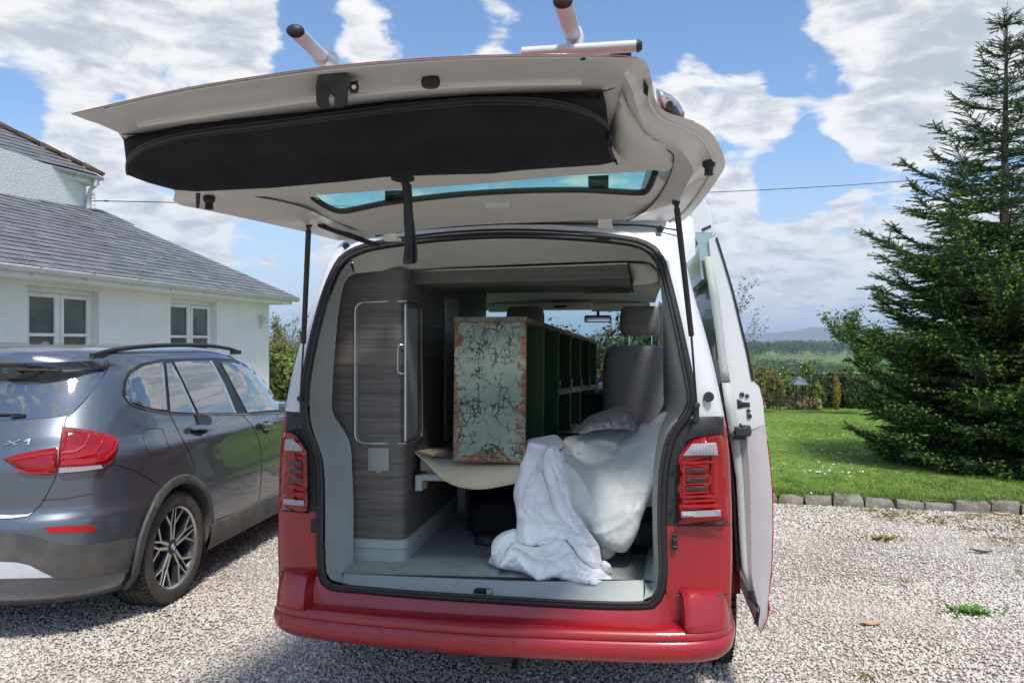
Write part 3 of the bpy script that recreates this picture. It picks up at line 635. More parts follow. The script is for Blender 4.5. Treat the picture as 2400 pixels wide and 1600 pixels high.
cable(at(216, 461, Y_), at(1176, 482, 30), .0, .008, 'thin dark overhead cable leaving the house bracket towards the van')
cable(at(1480, 447, 26), at(2700, 352, 30), .25, .013, 'black overhead cable crossing the sky behind the spruce tree')
q = MB(); q.tube([at(238, 461, Y_+.05), at(248, 462, Y_+.1)], .014, 6); o = q.build('cable_clamp', m_cab); tag(o, 'small black clamp on the cable beside the white insulators', 'clamp')
# wall lantern
ls, lz = hray(597, 738, .3); lc = hp(ls, .2, lz)
lamp = thing('wall_lantern', 'white half lantern light fixed to the house wall near its corner', 'lantern', tuple(lc))
q = MB()
pf = [(.0, .17), (.012, .165), (.016, .14), (.035, .13), (.075, .10), (.085, .085), (.08, .08), (.0, .08)]
q.lathe(pf, lc, n=6); q.lathe([(0, -.105), (.03, -.1), (.07, -.06), (.082, -.045), (.08, -.04), (0, -.04)], lc, n=6)
for k in range(6): a_ = math.pi/3*k; d = Vector((math.cos(a_), math.sin(a_), 0))*.076; q.tube([lc+d+Vector((0,0,-.04)), lc+d+Vector((0,0,.08))], .005, 4)
q.lathe([(0, -.13), (.018, -.125), (.012, -.1), (0, -.1)], lc, n=8); q.box(lc+hn*.09+Vector((0,0,-.01)), (.02, .09, .25), Matrix.Rotation(math.atan2(hb.y, hb.x)-math.pi/2, 3, 'Z')); q.build('cage', m_wht, lamp, world=True, smooth=30)
q = MB(); q.lathe([(.068, -.04), (.068, .08)], lc, n=6); q.build('glass', M('lantern_glass', (.55,.58,.55), .1, spec=.8), lamp, world=True, smooth=0)
# ================================================================ CAMPER VAN
VA = R(9.3); VO = Vector((-.085, 3.03, 0))
van = thing('camper_van', 'red and white camper van with raised tailgate and open load bay', 'van', tuple(VO), -VA)
_Mi = MAT['camper_van'].inverted(); _ro = _Mi @ Vector((0, 0, EYE)); _R3 = _Mi.to_3x3()
def lray(u, v): return _R3 @ ray(u, v)
def vl(u, v, yf): d = lray(u, v); return _ro+d*((yf-_ro.y)/d.y)
def vx(u, v, x): d = lray(u, v); return _ro+d*((x-_ro.x)/d.x)
def vz(u, v, z): d = lray(u, v); return _ro+d*((z-_ro.z)/d.z)
def gback(z): t = min(1, max(0, (z-1.25)/.75)); return .14*t*t
def vs_(u, v, off=0):
    yf = off
    for _ in range(4): yf = gback(vl(u, v, yf).z)+off
    return vl(u, v, yf)
def sheet(poly, step=14, bulge=0, edge=60, nfn=None, smoothb=True, frame=None, eye=None):
    """triangulated patch inside a traced outline, each outline point with its own depth"""
    fr = frame or vl
    px = []
    if smoothb:
        Q = resample([(a[0], a[1], a[2]*1000) for a in poly], max(12, int(sum((Vector(poly[i][:2])-Vector(poly[i-1][:2])).length for i in range(len(poly)))/step)), True, True); px = [(q.x, q.y, q.z/1000) for q in Q]
    else:
        for i in range(len(poly)):
            a, b = poly[i], poly[(i+1) % len(poly)]; n = max(1, int((Vector(a[:2])-Vector(b[:2])).length/step))
            px += [tuple(a[k]+(b[k]-a[k])*j/n for k in range(3)) for j in range(n)]
    nb = len(px); B = np.array(px)
    x0, x1, y0, y1 = B[:, 0].min(), B[:, 0].max(), B[:, 1].min(), B[:, 1].max()
    seg = [(B[i, :2], B[(i+1) % nb, :2]) for i in range(nb)]
    def inside(x, y):
        c = False
        for a, b in seg:
            if (a[1] > y) != (b[1] > y) and x < (b[0]-a[0])*(y-a[1])/(b[1]-a[1])+a[0]: c = not c
        return c
    pts = [Vector((a, b)) for a, b in B[:, :2]]; row = 0; y = y0+step/2
    while y < y1:
        x = x0+(row % 2)*step/2
        while x < x1:
            if inside(x, y) and np.min(np.hypot(B[:, 0]-x, B[:, 1]-y)) > step*.5: pts.append(Vector((x, y)))
            x += step
        y += step*.87; row += 1
    r_ = delaunay_2d_cdt(pts, [], [list(range(nb))], 1, 1e-4)
    q = MB(); out = []
    for p in r_[0]:
        d = np.hypot(B[:, 0]-p.x, B[:, 1]-p.y); w_ = 1/(d+.5)**2.5; yf = float((w_*B[:, 2]).sum()/w_.sum()); dm = float(d.min())
        P = fr(p.x, p.y, yf); t = min(1, dm/edge); k = math.sqrt(max(0, 1-(1-t)**2))
        dsp = bulge*k+(nfn(p.x, p.y, t) if nfn else 0)
        dr = ((eye or _ro)-P).normalized(); out.append(P+dr*dsp)
    q.add(out, [f for f in r_[2]]); q.eye = eye or _ro; return q
def cr4(x, y, f=None): return (882+x*.375, y*.375) if f is None else (882+x*.375, y*.375, f)
def cr3(x, y, f): return (98+x*.375, 49+y*.375, f)
def cr8(x, y, f): return (1127+x*.4375, 882+y*.4375, f)
def cr7(x, y, f): return (637+x*.4064, 931+y*.4064, f)
def cr6(x, y, f): return (1029+x*.3437, 539+y*.3437, f)
def cr5(x, y, f): return (637+x*.3125, 490+y*.3125, f)
m_vw = M('van_white_paint', (.66,.67,.68), .3, coat=.6, c2=(.62,.63,.64), vs_=2)
m_vr = M('van_red_paint', (.35,.004,.011), .30, metal=0, coat=.7, c2=(.27,.009,.014), vs_=3.5, rvar=.14)
m_inn = M('painted_inner_metal', (.68,.645,.61), .3, coat=.5, c2=(.63,.60,.565), vs_=3, rvar=.15)
m_trim = M('beige_plastic_trim', (.58,.565,.52), .65, c2=(.55,.535,.49), vs_=5, bump=(180, .3, .002))
m_gtrim = M('grey_plastic_trim', (.42,.445,.43), .6, c2=(.37,.395,.38), vs_=4, bump=(160, .3, .002), rvar=.1)
m_rub = M('black_rubber', (.012,.012,.013), .55)
m_blk = M('black_plastic', (.018,.018,.02), .5, c2=(.028,.028,.03), vs_=20)
m_fab = M('black_bag_fabric', (.011,.011,.014), .85, c2=(.018,.018,.022), vs_=9, bump=(120, .4, .003), spec=.25)
m_sil = M('brushed_silver', (.62,.63,.64), .35, 1)
m_alu = M('anodised_aluminium', (.60,.61,.62), .5, 0, c2=(.52,.53,.54), vs_=12)
m_chr = M('mirror_chrome', (.8,.82,.8), .05, 1)
def tinted(name, col, gl=.12, r=.02):
    m = bpy.data.materials.new(name); m.use_nodes = True; t = m.node_tree; t.nodes.clear()
    a = node(t, 'ShaderNodeBsdfTransparent', {0: rgba(col)}); b = node(t, 'ShaderNodeBsdfGlossy', {'Roughness': r, 'Color': (.9,.95,.95,1)})
    lw = node(t, 'ShaderNodeLayerWeight', {'Blend': .5}); pw = node(t, 'ShaderNodeMath', {0: lw.outputs['Facing'], 1: 4.}, operation='POWER')
    f = node(t, 'ShaderNodeMath', {0: pw.outputs[0], 1: .8*gl, 2: .045*gl}, operation='MULTIPLY_ADD', use_clamp=True)
    mx_ = node(t, 'ShaderNodeMixShader', {0: f.outputs[0], 1: a.outputs[0], 2: b.outputs[0]}); o = t.nodes.new('ShaderNodeOutputMaterial'); t.links.new(mx_.outputs[0], o.inputs[0]); return m
m_teal = tinted('tinted_green_glass', (.46,.76,.65), .8)
m_clear = tinted('clear_screen_glass', (.72,.86,.84), 1.0)
def lam():
    m, t, p = newmat('dark_grained_laminate'); co = coords(t, scale=(1, 1, 26)); a = tnoise(t, co, 2.2, 8, .72, .3); co2 = coords(t, scale=(.6, .6, 90)); b = tnoise(t, co2, 2, 4, .7)
    c = ramp(t, a, [(.3, (.06,.052,.048)), (.5, (.125,.108,.099)), (.7, (.22,.195,.18))]); c = node(t, 'ShaderNodeMix', {0: .4, 6: c, 7: ramp(t, b, [(.35, (.05,.045,.042)), (.65, (.20,.18,.165))])}, data_type='RGBA').outputs[2]
    t.links.new(c, p.inputs['Base Color']); p.inputs['Roughness'].default_value = .5; return m
m_lam = lam()
m_seat = M('grey_seat_fabric', (.21,.20,.20), .9, c2=(.25,.24,.24), vs_=30, bump=(220, .5, .003), sheen=.2)
# ---- seal loop
LOOP = [(760,1346),(741,1325),(735,1250),(735,1150),(733,1080),(726,1035),(706,985),(698,940),(699,890),(708,830),(728,740),(752,660),(776,608),(800,583),(860,562),(1000,543),(1150,534),(1300,538),(1420,548),(1482,562),(1515,590),(1532,640),(1552,720),(1572,810),(1588,890),(1590,930),(1572,962),(1548,995),(1532,1050),(1524,1120),(1522,1220),(1524,1320),(1512,1372),(1480,1389),(1300,1386),(1000,1368),(800,1351)]
LP = [vs_(u, v, 0) for u, v in LOOP]; NL = 148; LPs = resample(LP, NL, True, True)
q = MB(); pts = LPs+[LPs[0]]
q.tube(pts, .0165, 10, cap=False); q.build('door_seal', m_rub, van, smooth=60)
q = MB(); q.tube([p+Vector((0, -.012, 0))+(Vector((.02, 0, 1.2))-p).normalized()*.016 for p in pts], .007, 8, cap=False); q.build('seal_lip', m_blk, van, smooth=60)
# half width of the body against height, and the body shell
WP = [(.28,.88),(.36,.925),(.5,.945),(.7,.95),(.9,.948),(1.1,.94),(1.2,.93),(1.3,.912),(1.45,.882),(1.6,.846),(1.75,.806),(1.86,.785),(1.93,.765),(1.97,.735),(1.99,.68),(2.005,.5),(2.012,0)]
def wid(z): return lerp_t(WP, z)
def seal_x(z, side):
    z = max(z, .64); b = [p.x for p in LPs if abs(p.z-z) < .035 and p.x*side > .2]
    return sum(b)/len(b) if b else side*.7
# rear corners: from the seal out and round to the side
def corner(z, side, t):
    xs = seal_x(z, side)*1.0+side*.012; w_ = wid(z)*side; gb = gback(z)
    if t <= 1: 
        x = xs+(w_-.02*side-xs)*t; y = gb+.005+.045*t**3
    else:
        k = t-1; x = w_-.02*side+side*.02*math.sin(min(1, k*2.2)*math.pi/2); y = gb+.05+.30*k**1.3
    return Vector((x, y, z))
CT = [0, .15, .35, .6, .8, .92, 1, 1.08, 1.2, 1.4, 1.7, 2.0]
def cpatch(name, mat, side, z0, z1, n, t0=0, t1=2.0):
    q = MB(); tt = [t for t in CT if t0 <= t <= t1]; zz = [z0+(z1-z0)*i/n for i in range(n+1)]
    q.grid([[corner(z, side, t) for t in tt] for z in zz]); return q.build(name, mat, van, smooth=50)
for sd_ in (-1, 1):
    cpatch('rear_pillar', m_vw, sd_, 1.262, 1.97, 18)
    cpatch('light_surround', m_blk, sd_, .85, 1.26, 10, 0, .8)
    cpatch('rear_quarter', m_vr, sd_, .85, 1.26, 10, .8, 2.0)
    cpatch('lower_quarter', m_vr, sd_, .44, .848, 9)
# roof edge above the opening
q = MB(); top = [p for p in LPs if p.z > 1.86]; top.sort(key=lambda p: p.x)
rows = [[p+Vector((0, .0, .012)) for p in top], [p+Vector((0, .01, .03+.012*(1-abs(p.x)/.7))) for p in top], [Vector((p.x*1.02, p.y+.05, min(2.0, p.z+.045+.012*(1-abs(p.x)/.7)))) for p in top], [Vector((p.x*1.05, .35, lerp_t([(0,2.03),(.4,2.02),(.62,1.985),(.75,1.93)], abs(p.x*1.05)))) for p in top]]
q.grid(rows); q.build('roof_header', m_vw, van, smooth=50)
# side shell, roof
def shell_lower(side):
    zz = [.28+i*.035 for i in range(27)]; zz[-1] = 1.19
    def P(y, z):
        fl = .075*min(1, max(0, (y-.36)/.3))*min(1, max(0, (1.25-z)/.2)) if side > 0 and y < 1.6 else 0
        if y < 1.45: z = max(z, .43)
        return Vector((side*(wid(z)+fl-max(0, (y-3.9))**2*.55), y, z))
    q = MB()
    for Ys in (([.345+i*.0498 for i in range(21)] if side > 0 else [.345+i*.05 for i in range(45)]), [2.55+i*.05 for i in range(45)]):
        n = len(Ys); o = len(q.v)
        for z in zz:
            for y in Ys:
                yy, z2 = y, z
                for yc in (.90, 3.90):
                    d = math.hypot(yy-yc, z2-.34)
                    if .28 < d < .385 or (d <= .28): pass
                q.v.append(tuple(P(yy, z2)))
        def inn(i, j):
            y, z = Ys[j], zz[i]
            return any(math.hypot(y-yc, z-.34) < .385 for yc in (.90, 3.90))
        for i in range(len(zz)-1):
            for j in range(n-1):
                c = [inn(i, j), inn(i, j+1), inn(i+1, j+1), inn(i+1, j)]
                if sum(c) >= 2: continue
                q.f.append((o+i*n+j, o+i*n+j+1, o+(i+1)*n+j+1, o+(i+1)*n+j)); q.mi.append(0)
    q.build('side_panel', m_vr, van, smooth=50)
    for yc in (.90, 3.90):
        q = MB(); q.grid([[Vector((side*(x_+(.07 if side > 0 and yc < 2 else 0)-max(0, (yc+.395*math.cos(a)-3.9))**2*.55), yc+r_*math.cos(a), .34+r_*math.sin(a))) for (r_, x_) in ((.44, .93), (.42, .957), (.385, .955), (.375, .93), (.375, .62))] for a in [math.pi*(i/24*.84+.08) for i in range(25)]]); q.build('wheel_arch', m_vr, van, smooth=50)
        q = MB(); q.grid([[Vector((side*x_, yc+.38*math.cos(a), .34+.38*math.sin(a))) for x_ in (.92, .55)] for a in [math.pi*(i/16*1.2-.1) for i in range(17)]]); q.build('arch_liner', m_blk, van, smooth=50)
def shell(side):
    shell_lower(side)
    def P(y, z): return Vector((side*(wid(z)-max(0, (y-3.9))**2*.55), y, z))
    q = MB(); zu = [1.193,1.3,1.45,1.6,1.75,1.86,1.93]
    q.grid([[P(y, z) for y in [.345,.5,.8,1.2,1.34]] for z in zu])
    if side < 0:
        for (a, b) in ((1.34, 1.5), (2.4, 2.6)): q.grid([[P(y, z) for y in (a, b)] for z in zu])
        for (c, d) in ((1.193, 1.27), (1.74, 1.86)): q.grid([[P(y, c+(d-c)*k) for y in (1.5, 2.0, 2.4)] for k in (0, .5, 1)])
    q.grid([[P(y, z) for y in (2.55, 2.68)] for z in zu]); q.grid([[P(y, z) for y in (2.68, 3.2)] for z in (1.84, 1.86, 1.93)])
    q.grid([[P(y, z) for y in [1.34, 2, 2.55]] for z in ([1.86, 1.93])]); q.build('upper_side', m_vw, van, smooth=40)
    q = MB(); q.grid([[P(2.68, z) for z in (1.193, 1.5, 1.84)], [Vector((side*.90, 3.4, 1.193)), Vector((side*.85, 3.3, 1.5)), Vector((side*.78, 3.2, 1.84))], [Vector((side*.88, 3.95, 1.193)), Vector((side*.82, 3.62, 1.5)), Vector((side*.775, 3.25, 1.83))]]); q.build('cab_window', m_clear, van, smooth=60)
    if side < 0:
        q = MB(); q.grid([[P(y, z)+Vector((.004, 0, 0)) for y in (1.5, 2.4)] for z in (1.27, 1.5, 1.74)]); q.build('side_window', m_teal, van, smooth=60)
    q = MB(); q.tube([(side*.775, 3.2, 1.86), (side*.80, 3.6, 1.55), (side*.86, 4.02, 1.2)], .035, 8); q.build('windscreen_pillar', m_vw, van, smooth=60)
shell(1); shell(-1)
q = MB(); rw = []
for y in (.35, 1, 2, 2.8, 3.2): rw.append([Vector((x, y, lerp_t([(0,2.03),(.4,2.02),(.62,1.985),(.75,1.93)], abs(x))+(-.05*max(0, y-2.6)/.6)*1)) for x in (-.725,-.66,-.55,-.35,0,.35,.55,.66,.725)])
q.grid(rw); q.build('roof', m_vw, van, smooth=50)
q = MB(); q.grid([[Vector((x*.70, y+.06*x*x, z)) for x in (-1,-.93,-.6,0,.6,.93,1)] for y, z in ((.30,2.035),(.10,2.055),(.06,2.07),(.10,2.085),(.5,2.11),(1.6,2.12),(2.8,2.09),(3.15,2.0))]); q.build('pop_top_shade_roof', m_vw, van, smooth=60, solid=.012)  # unseen behind the tailgate; added to keep direct sun off the roof header
q = MB(); q.grid([[Vector((x, 3.2+.02*(1-x*x), 1.88+.04*(1-x*x))) for x in (-.72,-.4,0,.4,.72)], [Vector((x, 3.68+.06*(1-x*x), 1.55)) for x in (-.78,-.4,0,.4,.78)], [Vector((x*1.05, 4.1+.12*(1-x*x), 1.17)) for x in (-.82,-.4,0,.4,.82)]]); q.build('windscreen', m_clear, van, smooth=60)
q = MB(); q.grid([[Vector((x, 4.1+.12*(1-x*x), 1.165)) for x in (-.86,-.4,0,.4,.86)], [Vector((x, 4.5+.1*(1-x*x), 1.08)) for x in (-.8,-.4,0,.4,.8)], [Vector((x, 4.7+.1*(1-x*x), .95)) for x in (-.78,-.4,0,.4,.78)], [Vector((x, 4.8+.08*(1-x*x), .6)) for x in (-.78,-.4,0,.4,.78)], [Vector((x, 4.74+.08*(1-x*x), .25)) for x in (-.74,-.4,0,.4,.74)]]); q.build('bonnet', m_vr, van, smooth=60)
# fuel of the underside
q = MB(); q.box((0, 2.3, .34), (1.2, 4.3, .06)); q.build('underbody', m_blk, van, smooth=0)
# ---- bumper
PL = [(-.962,.56),(-.962,.4),(-.955,.2),(-.928,.03),(-.86,-.055),(-.7,-.098),(-.4,-.12),(0,-.133),(.4,-.12),(.7,-.098),(.86,-.055),(.928,.03),(.955,.2),(.962,.4),(.962,.56)]
PLs = resample([Vector((a, b, 0)) for a, b in PL], 81)
def outn(i):
    t = (PLs[min(i+1, 80)]-PLs[max(i-1, 0)]).normalized(); return Vector((t.y, -t.x, 0))
PR = [(-.20,.452),(-.115,.470),(-.03,.474),(-.012,.468),(-.003,.455),(.0,.440),(-.004,.4355),(.004,.431),(.010,.405),(.004,.375),(-.018,.352),(-.05,.336),(-.12,.33)]
q = MB(); q.grid([[PLs[i]+outn(i)*o_+Vector((0, 0, z+.012*abs(PLs[i].x)**3)) for o_, z in PR] for i in range(81)]); bmp = q.build('bumper', m_vr, van, smooth=60)
for x in (-.86,-.42,.12,.78):                                  # parking sensors and reflector groove
    i = min(range(81), key=lambda k: abs(PLs[k].x-x)+(.5 if PLs[k].y > .2 else 0)); q = MB(); n_ = outn(i); c_ = PLs[i]+n_*.006+Vector((0, 0, .408)); q.lathe([(.0135, 0), (.0135, .004), (.011, .0045), (.011, .003), (0, .003)], c_, n_, 20); q.build('parking_sensor', m_vr, bmp)
for sd_ in (-1, 1):                                            # raised bumper corners
    ids = [i for i in range(81) if PLs[i].x*sd_ > .72 and PLs[i].y < .5]; q = MB()
    q.grid([[PLs[i]+outn(i)*o_+Vector((0, 0, z)) for o_, z in ((-.14,.470),(-.004,.472),(-.005,.50),(-.007,.505),(-.014,.56),(-.03,.598),(-.05,.606),(-.14,.608))] for i in ids])
    b = q.v[:]; q.build('bumper_corner', m_vr, van, smooth=30, solid=.004)
    e = ids[0] if sd_ > 0 else ids[-1]; q = MB(); q.v = []; 
    q.prism([PLs[e]+outn(e)*o_+Vector((0, 0, z)) for o_, z in ((-.14,.470),(-.004,.472),(-.007,.505),(-.014,.56),(-.03,.598),(-.05,.606),(-.14,.608))], Vector((.002*sd_, 0, 0))); q.build('corner_end', m_vr, van, smooth=0)
bot = [p for p in LPs if p.z < .62 and p.z > 0 and (p.z < .535 or abs(p.x) > .6)]; bot.sort(key=lambda p: p.x)
q = MB(); q.grid([[p+Vector((0, .006, 0)) for p in bot], [Vector((p.x*1.03, -.012, min(p.z-.018, .70))) for p in bot], [Vector((p.x*1.06, -.02, .468)) for p in bot]]); q.build('rear_valance', m_vr, van, smooth=50)
# ---- tail lights
m_red = M('red_lens', (.33,.003,.006), .1, coat=.6, spec=.4, c2=(.22,.002,.004), vs_=8)
m_redb = M('bright_red_reflector', (.42,.006,.008), .25, coat=.2); m_redd = M('dark_red_lens', (.055,.002,.004), .15, coat=1)
def ribbed(name, c, sc_, dirx=True):
    m, t, p = newmat(name); co = coords(t, scale=(1, 1, 1)); w_ = node(t, 'ShaderNodeTexWave', {'Vector': co, 'Scale': sc_}, bands_direction='X')
    t.links.new(ramp(t, w_.outputs['Fac'], [(0, tuple(x*.45 for x in c)), (.5, c), (1, c)]), p.inputs['Base Color']); p.inputs['Roughness'].default_value = .12; p.inputs['Coat Weight'].default_value = 1; setbump(t, p, w_.outputs['Fac'], .5, .003); return m
m_clr = ribbed('clear_ribbed_lens', (.44,.43,.46), 60)
def tail_light(side, pts, yoff, segs, name='tail_light'):
    fr = (lambda u, v, y: vs_(u, v, y))
    q = sheet([(u, v, yoff+(a if len(p_) > 2 else 0)) for p_ in pts for (u, v, a) in [(p_+(0,))[:3] if len(p_) == 2 else p_]], 12, .016, 14, smoothb=False, frame=fr)
    tl = q.build(name, m_red, van, smooth=40, solid=.02)
    for nm, mt, pl, dz in segs:
        q = sheet([(u, v, yoff-.02) for u, v in pl], 10, dz, 6, smoothb=False, frame=fr); q.build(nm, mt, tl, smooth=40, solid=.003)
    return tl
def P8(l): return [cr8(x, y, 0)[:2] for x, y in l]
def P7(l): return [cr7(x, y, 0)[:2] for x, y in l]
def band(P, a, b, t0, t1, w0=.08, w1=.92): pass
rt = P8([(985,400),(990,375),(1030,320),(1068,290),(1130,275),(1205,266)])
RT = [(u, v, 0) for u, v in rt]+[(*cr8(1226, 266, 0)[:2], .03), (*cr8(1232, 400, 0)[:2], .035), (*cr8(1240, 560, 0)[:2], .04), (*cr8(1246, 700, 0)[:2], .04), (*cr8(1232, 722, 0)[:2], .03)]+[(u, v, 0) for u, v in P8([(1000,735),(985,732),(982,600)])]
segR = [('reverse_lens', m_clr, P8([(1010,375),(1058,312),(1185,305),(1194,372)]), .006),
        ('indicator_lens', m_clr, P8([(1000,668),(1206,658),(1210,690),(1002,700)]), .006)]
for (a, b) in ((440,466),(487,517),(534,560)): segR.append(('lamp_segment', m_redd, P8([(1026,a),(1138,a-2),(1142,b),(1026,b)]), .006))
for pl in ([(1004,408),(1175,402),(1186,392),(1190,396),(1178,410),(1006,416)], [(1004,585),(1180,583),(1182,410),(1190,404),(1192,592),(1004,592)], [(1008,608),(1180,606),(1210,590),(1212,596),(1184,614),(1008,616)], [(1002,632),(1216,628),(1216,642),(1002,648)], [(1012,416),(1019,416),(1019,584),(1012,584)], [(1150,478),(1156,478),(1156,524),(1150,524)], [(1020,476),(1150,474),(1150,481),(1020,483)], [(1020,521),(1150,519),(1150,526),(1020,528)], [(1020,429),(1146,427),(1146,432),(1020,434)], [(1020,566),(1146,564),(1146,570),(1020,572)]):
    segR.append(('light_guide', m_redb, P8(pl), .008))
tail_light(1, RT, -.02, segR)
lt = P7([(160,598),(20,588)]); LT = [(*p, 0) for p in P7([(150,600)])]+[(*p, .035) for p in P7([(30,590),(16,575),(16,400),(24,250),(32,165),(40,150)])]+[(*p, 0) for p in P7([(75,155),(108,172),(150,235),(166,262),(170,420),(172,590)])]
segL = [('reverse_lens', m_clr, P7([(44,192),(88,188),(136,238),(140,258),(40,252)]), .006), ('indicator_lens', m_clr, P7([(34,525),(150,536),(150,566),(34,556)]), .006)]
for (a, b) in ((312,338),(355,382),(402,430)): segL.append(('lamp_segment', m_redd, P7([(64,a),(136,a+4),(136,b+4),(64,b)]), .006))
for pl in ([(30,282),(150,290),(150,298),(30,290)], [(30,452),(150,460),(150,468),(30,460)], [(28,484),(150,492),(150,506),(28,498)], [(48,285),(53,285),(53,455),(48,455)], [(148,285),(153,285),(153,465),(148,465)], [(56,345),(142,349),(142,353),(56,349)], [(56,392),(142,396),(142,400),(56,396)]): segL.append(('light_guide', m_redb, P7(pl), .008))
tail_light(-1, LT, -.02, segL)
# black cap over each lamp, plugs, catch plates
q = sheet([(1598,957,-.004),(1660,955,.0),(1664,1002,.01),(1600,1004,-.01),(1575,1010,-.01)], 12, .01, 12, smoothb=False, frame=vs_); q.build('lamp_cap', m_blk, van, solid=.01)
q = sheet([(668,957,.0),(692,957,-.004),(700,985,-.01),(655,990,.0)], 12, .01, 12, smoothb=False, frame=vs_); q.build('lamp_cap', m_blk, van, solid=.01)
def disc(u, v, yo, rpx, mat, name, par=van, fr=None, th=.006, n=20):
    c_ = (fr or vs_)(u, v, yo); r = rpx*(c_-_ro).length/1744; q = MB(); q.lathe([(0, -th), (r, -th), (r, th*.3), (r*.85, th), (0, th)], c_, (_ro-c_), n); return q.build(name, mat, par, smooth=40)
disc(1628, 911, -.004, 11.5, m_blk, 'rubber_plug'); disc(1516, 526, .0, 8, m_rub, 'rubber_plug'); disc(795, 565, .0, 8, m_rub, 'rubber_plug')
disc(1552, 1065, -.02, 3.4, m_rub, 'bolt_hole'); disc(1548, 1157, -.02, 3.4, m_rub, 'bolt_hole'); disc(730, 1050, -.02, 3.4, m_rub, 'bolt_hole'); disc(731, 1130, -.02, 3.4, m_rub, 'bolt_hole')
for pl in ([(1543,1225),(1555,1225),(1556,1262),(1545,1262)], [(714,1192),(731,1190),(732,1224),(714,1222)]):
    q = sheet([(a, b, -.015) for a, b in pl], 8, .006, 6, smoothb=False, frame=vs_); q.build('catch_block', m_rub, van, solid=.008)
# panel gap between lower quarter and lamp: thin dark joints
def joint(pts, r=.0022, par=van, fr=vs_, off=-.006, mat=None):
    q = MB(); P = [fr(u, v, off) for u, v in pts]; q.tube(resample(P, max(2, len(P)*4)), r, 5); return q.build('joint', mat or m_rub, par)
joint([(1552, 1203), (1600, 1204), (1655, 1202), (1672, 1196)], .004); joint([(648, 1171), (680, 1174), (708, 1177)], .004)
joint([(1552, 1366), (1610, 1369), (1668, 1362)], .003); joint([(646, 1312), (690, 1320)], .003)
joint([(1630, 1003), (1634, 990), (1638, 985)], .003)
# lower stubs of the shut edge
# ---- load bay lining
def strip(a, b, n, rowsn=4, f=None):
    A = resample(a, n); B = resample(b, n); rows = []
    for k in range(rowsn+1):
        t = k/rowsn; rows.append([A[i].lerp(B[i], t)+((f(t)) if f else Vector()) for i in range(n)])
    q = MB(); q.grid(rows); return q
SL = [vs_(u, v, .012) for u, v in [(800,1340),(757,1328),(749,1300),(747,1240),(747,1150),(745,1085),(738,1040),(718,985),(712,940),(713,890),(722,830),(742,740),(766,662),(788,616),(808,595)]]
IL = [vl(u, v, .26) for u, v in [(812,1308),(812,1295),(812,1270),(812,1220),(812,1150),(809,1085),(805,1022),(788,985),(764,945),(764,890),(768,820),(776,730),(787,665),(796,640),(815,628)]]
strip(SL, IL, 40, 6, lambda t: Vector((-.012*math.sin(math.pi*t), 0, 0))).build('pillar_trim', m_gtrim, van, smooth=60)
IT0 = [vs_(u, v, .012) for u, v in [(808,595),(860,576),(1000,557),(1150,548),(1300,552),(1420,562),(1478,576),(1504,602)]]
IT1 = [vl(u, v, y) for u, v, y in [(815,628,.26),(880,622,.30),(1000,616,.46),(1150,609,.46),(1300,603,.46),(1440,599,.46),(1490,602,.46),(1514,622,.40)]]
strip(IT0, IT1, 40, 6, lambda t: Vector((0, 0, .012*math.sin(math.pi*t)))).build('header_trim', m_trim, van, smooth=60)
SR = [vs_(u, v, .012) for u, v in [(1504,602),(1520,645),(1540,722),(1560,812),(1575,890),(1577,926),(1560,956),(1536,990),(1520,1048),(1512,1120),(1510,1220),(1512,1316),(1502,1362),(1478,1376)]]
IR = [vl(u, v, y) for u, v, y in [(1514,622,.40),(1522,700,.25),(1536,760,.2),(1550,830,.2),(1562,890,.2),(1563,918,.2),(1546,944,.2),(1522,980,.2),(1506,1048,.2),(1499,1120,.2),(1499,1220,.2),(1502,1300,.2),(1494,1325,.18),(1478,1332,.12)]]
strip(SR, IR, 40, 6, lambda t: Vector((.006*math.sin(math.pi*t), 0, 0))).build('pillar_trim', m_gtrim, van, smooth=60)
IR2 = [Vector((.72 if p.z > 1.2 else .66, 1.3, p.z)) for p in IR]; strip(IR, IR2, 40, 3).build('side_trim', m_gtrim, van, smooth=60)
SB = [vs_(u, v, .012) for u, v in [(786,1347),(1000,1364),(1250,1379),(1478,1386)]]; FB = [vl(u, v, .10) for u, v in [(790,1316),(1000,1326),(1225,1334),(1478,1331)]]
sill = strip(SB, FB, 40, 4).build('load_sill', m_gtrim, van, smooth=60)
def floormat():
    m, t, p = newmat('ribbed_vinyl_floor'); co = coords(t); w_ = node(t, 'ShaderNodeTexWave', {'Vector': coords(t, rot=(0,0,R(8))), 'Scale': 22, 'Distortion': .2}, bands_direction='X'); n = tnoise(t, co, 7, 5, .6)
    c = ramp(t, n, [(.3, (.29,.30,.295)), (.7, (.37,.38,.37))]); c = node(t, 'ShaderNodeMix', {0: node(t, 'ShaderNodeMath', {0: w_.outputs['Fac'], 1: .3}, operation='MULTIPLY').outputs[0], 6: c, 7: rgba((.20,.21,.205))}, data_type='RGBA').outputs[2]
    t.links.new(c, p.inputs['Base Color']); p.inputs['Roughness'].default_value = .6; setbump(t, p, w_.outputs['Fac'], .5, .004); return m
FLZ = FB[1].z
q = MB(); q.grid([[Vector((-.75, .10, FLZ)), Vector((.74, .10, FLZ))], [Vector((-.8, 2.2, FLZ)), Vector((.8, 2.2, FLZ))]]); q.grid([[vl(790, 1316, .10), vl(1478, 1331, .10)], [Vector((-.75, .2, FLZ)), Vector((.74, .2, FLZ))]]); q.build('floor', floormat(), van, smooth=0)
q = MB(); P_ = [(1085,1349),(1090,1349),(1130,1352),(1132,1366),(1086,1364)]; q = sheet([(a, b, .03) for a, b in [(1086,1362),(1090,1351),(1096,1348),(1124,1350),(1131,1355),(1132,1368)]], 8, .004, 6, smoothb=False); q.build('latch_recess', m_rub, sill, solid=.003)
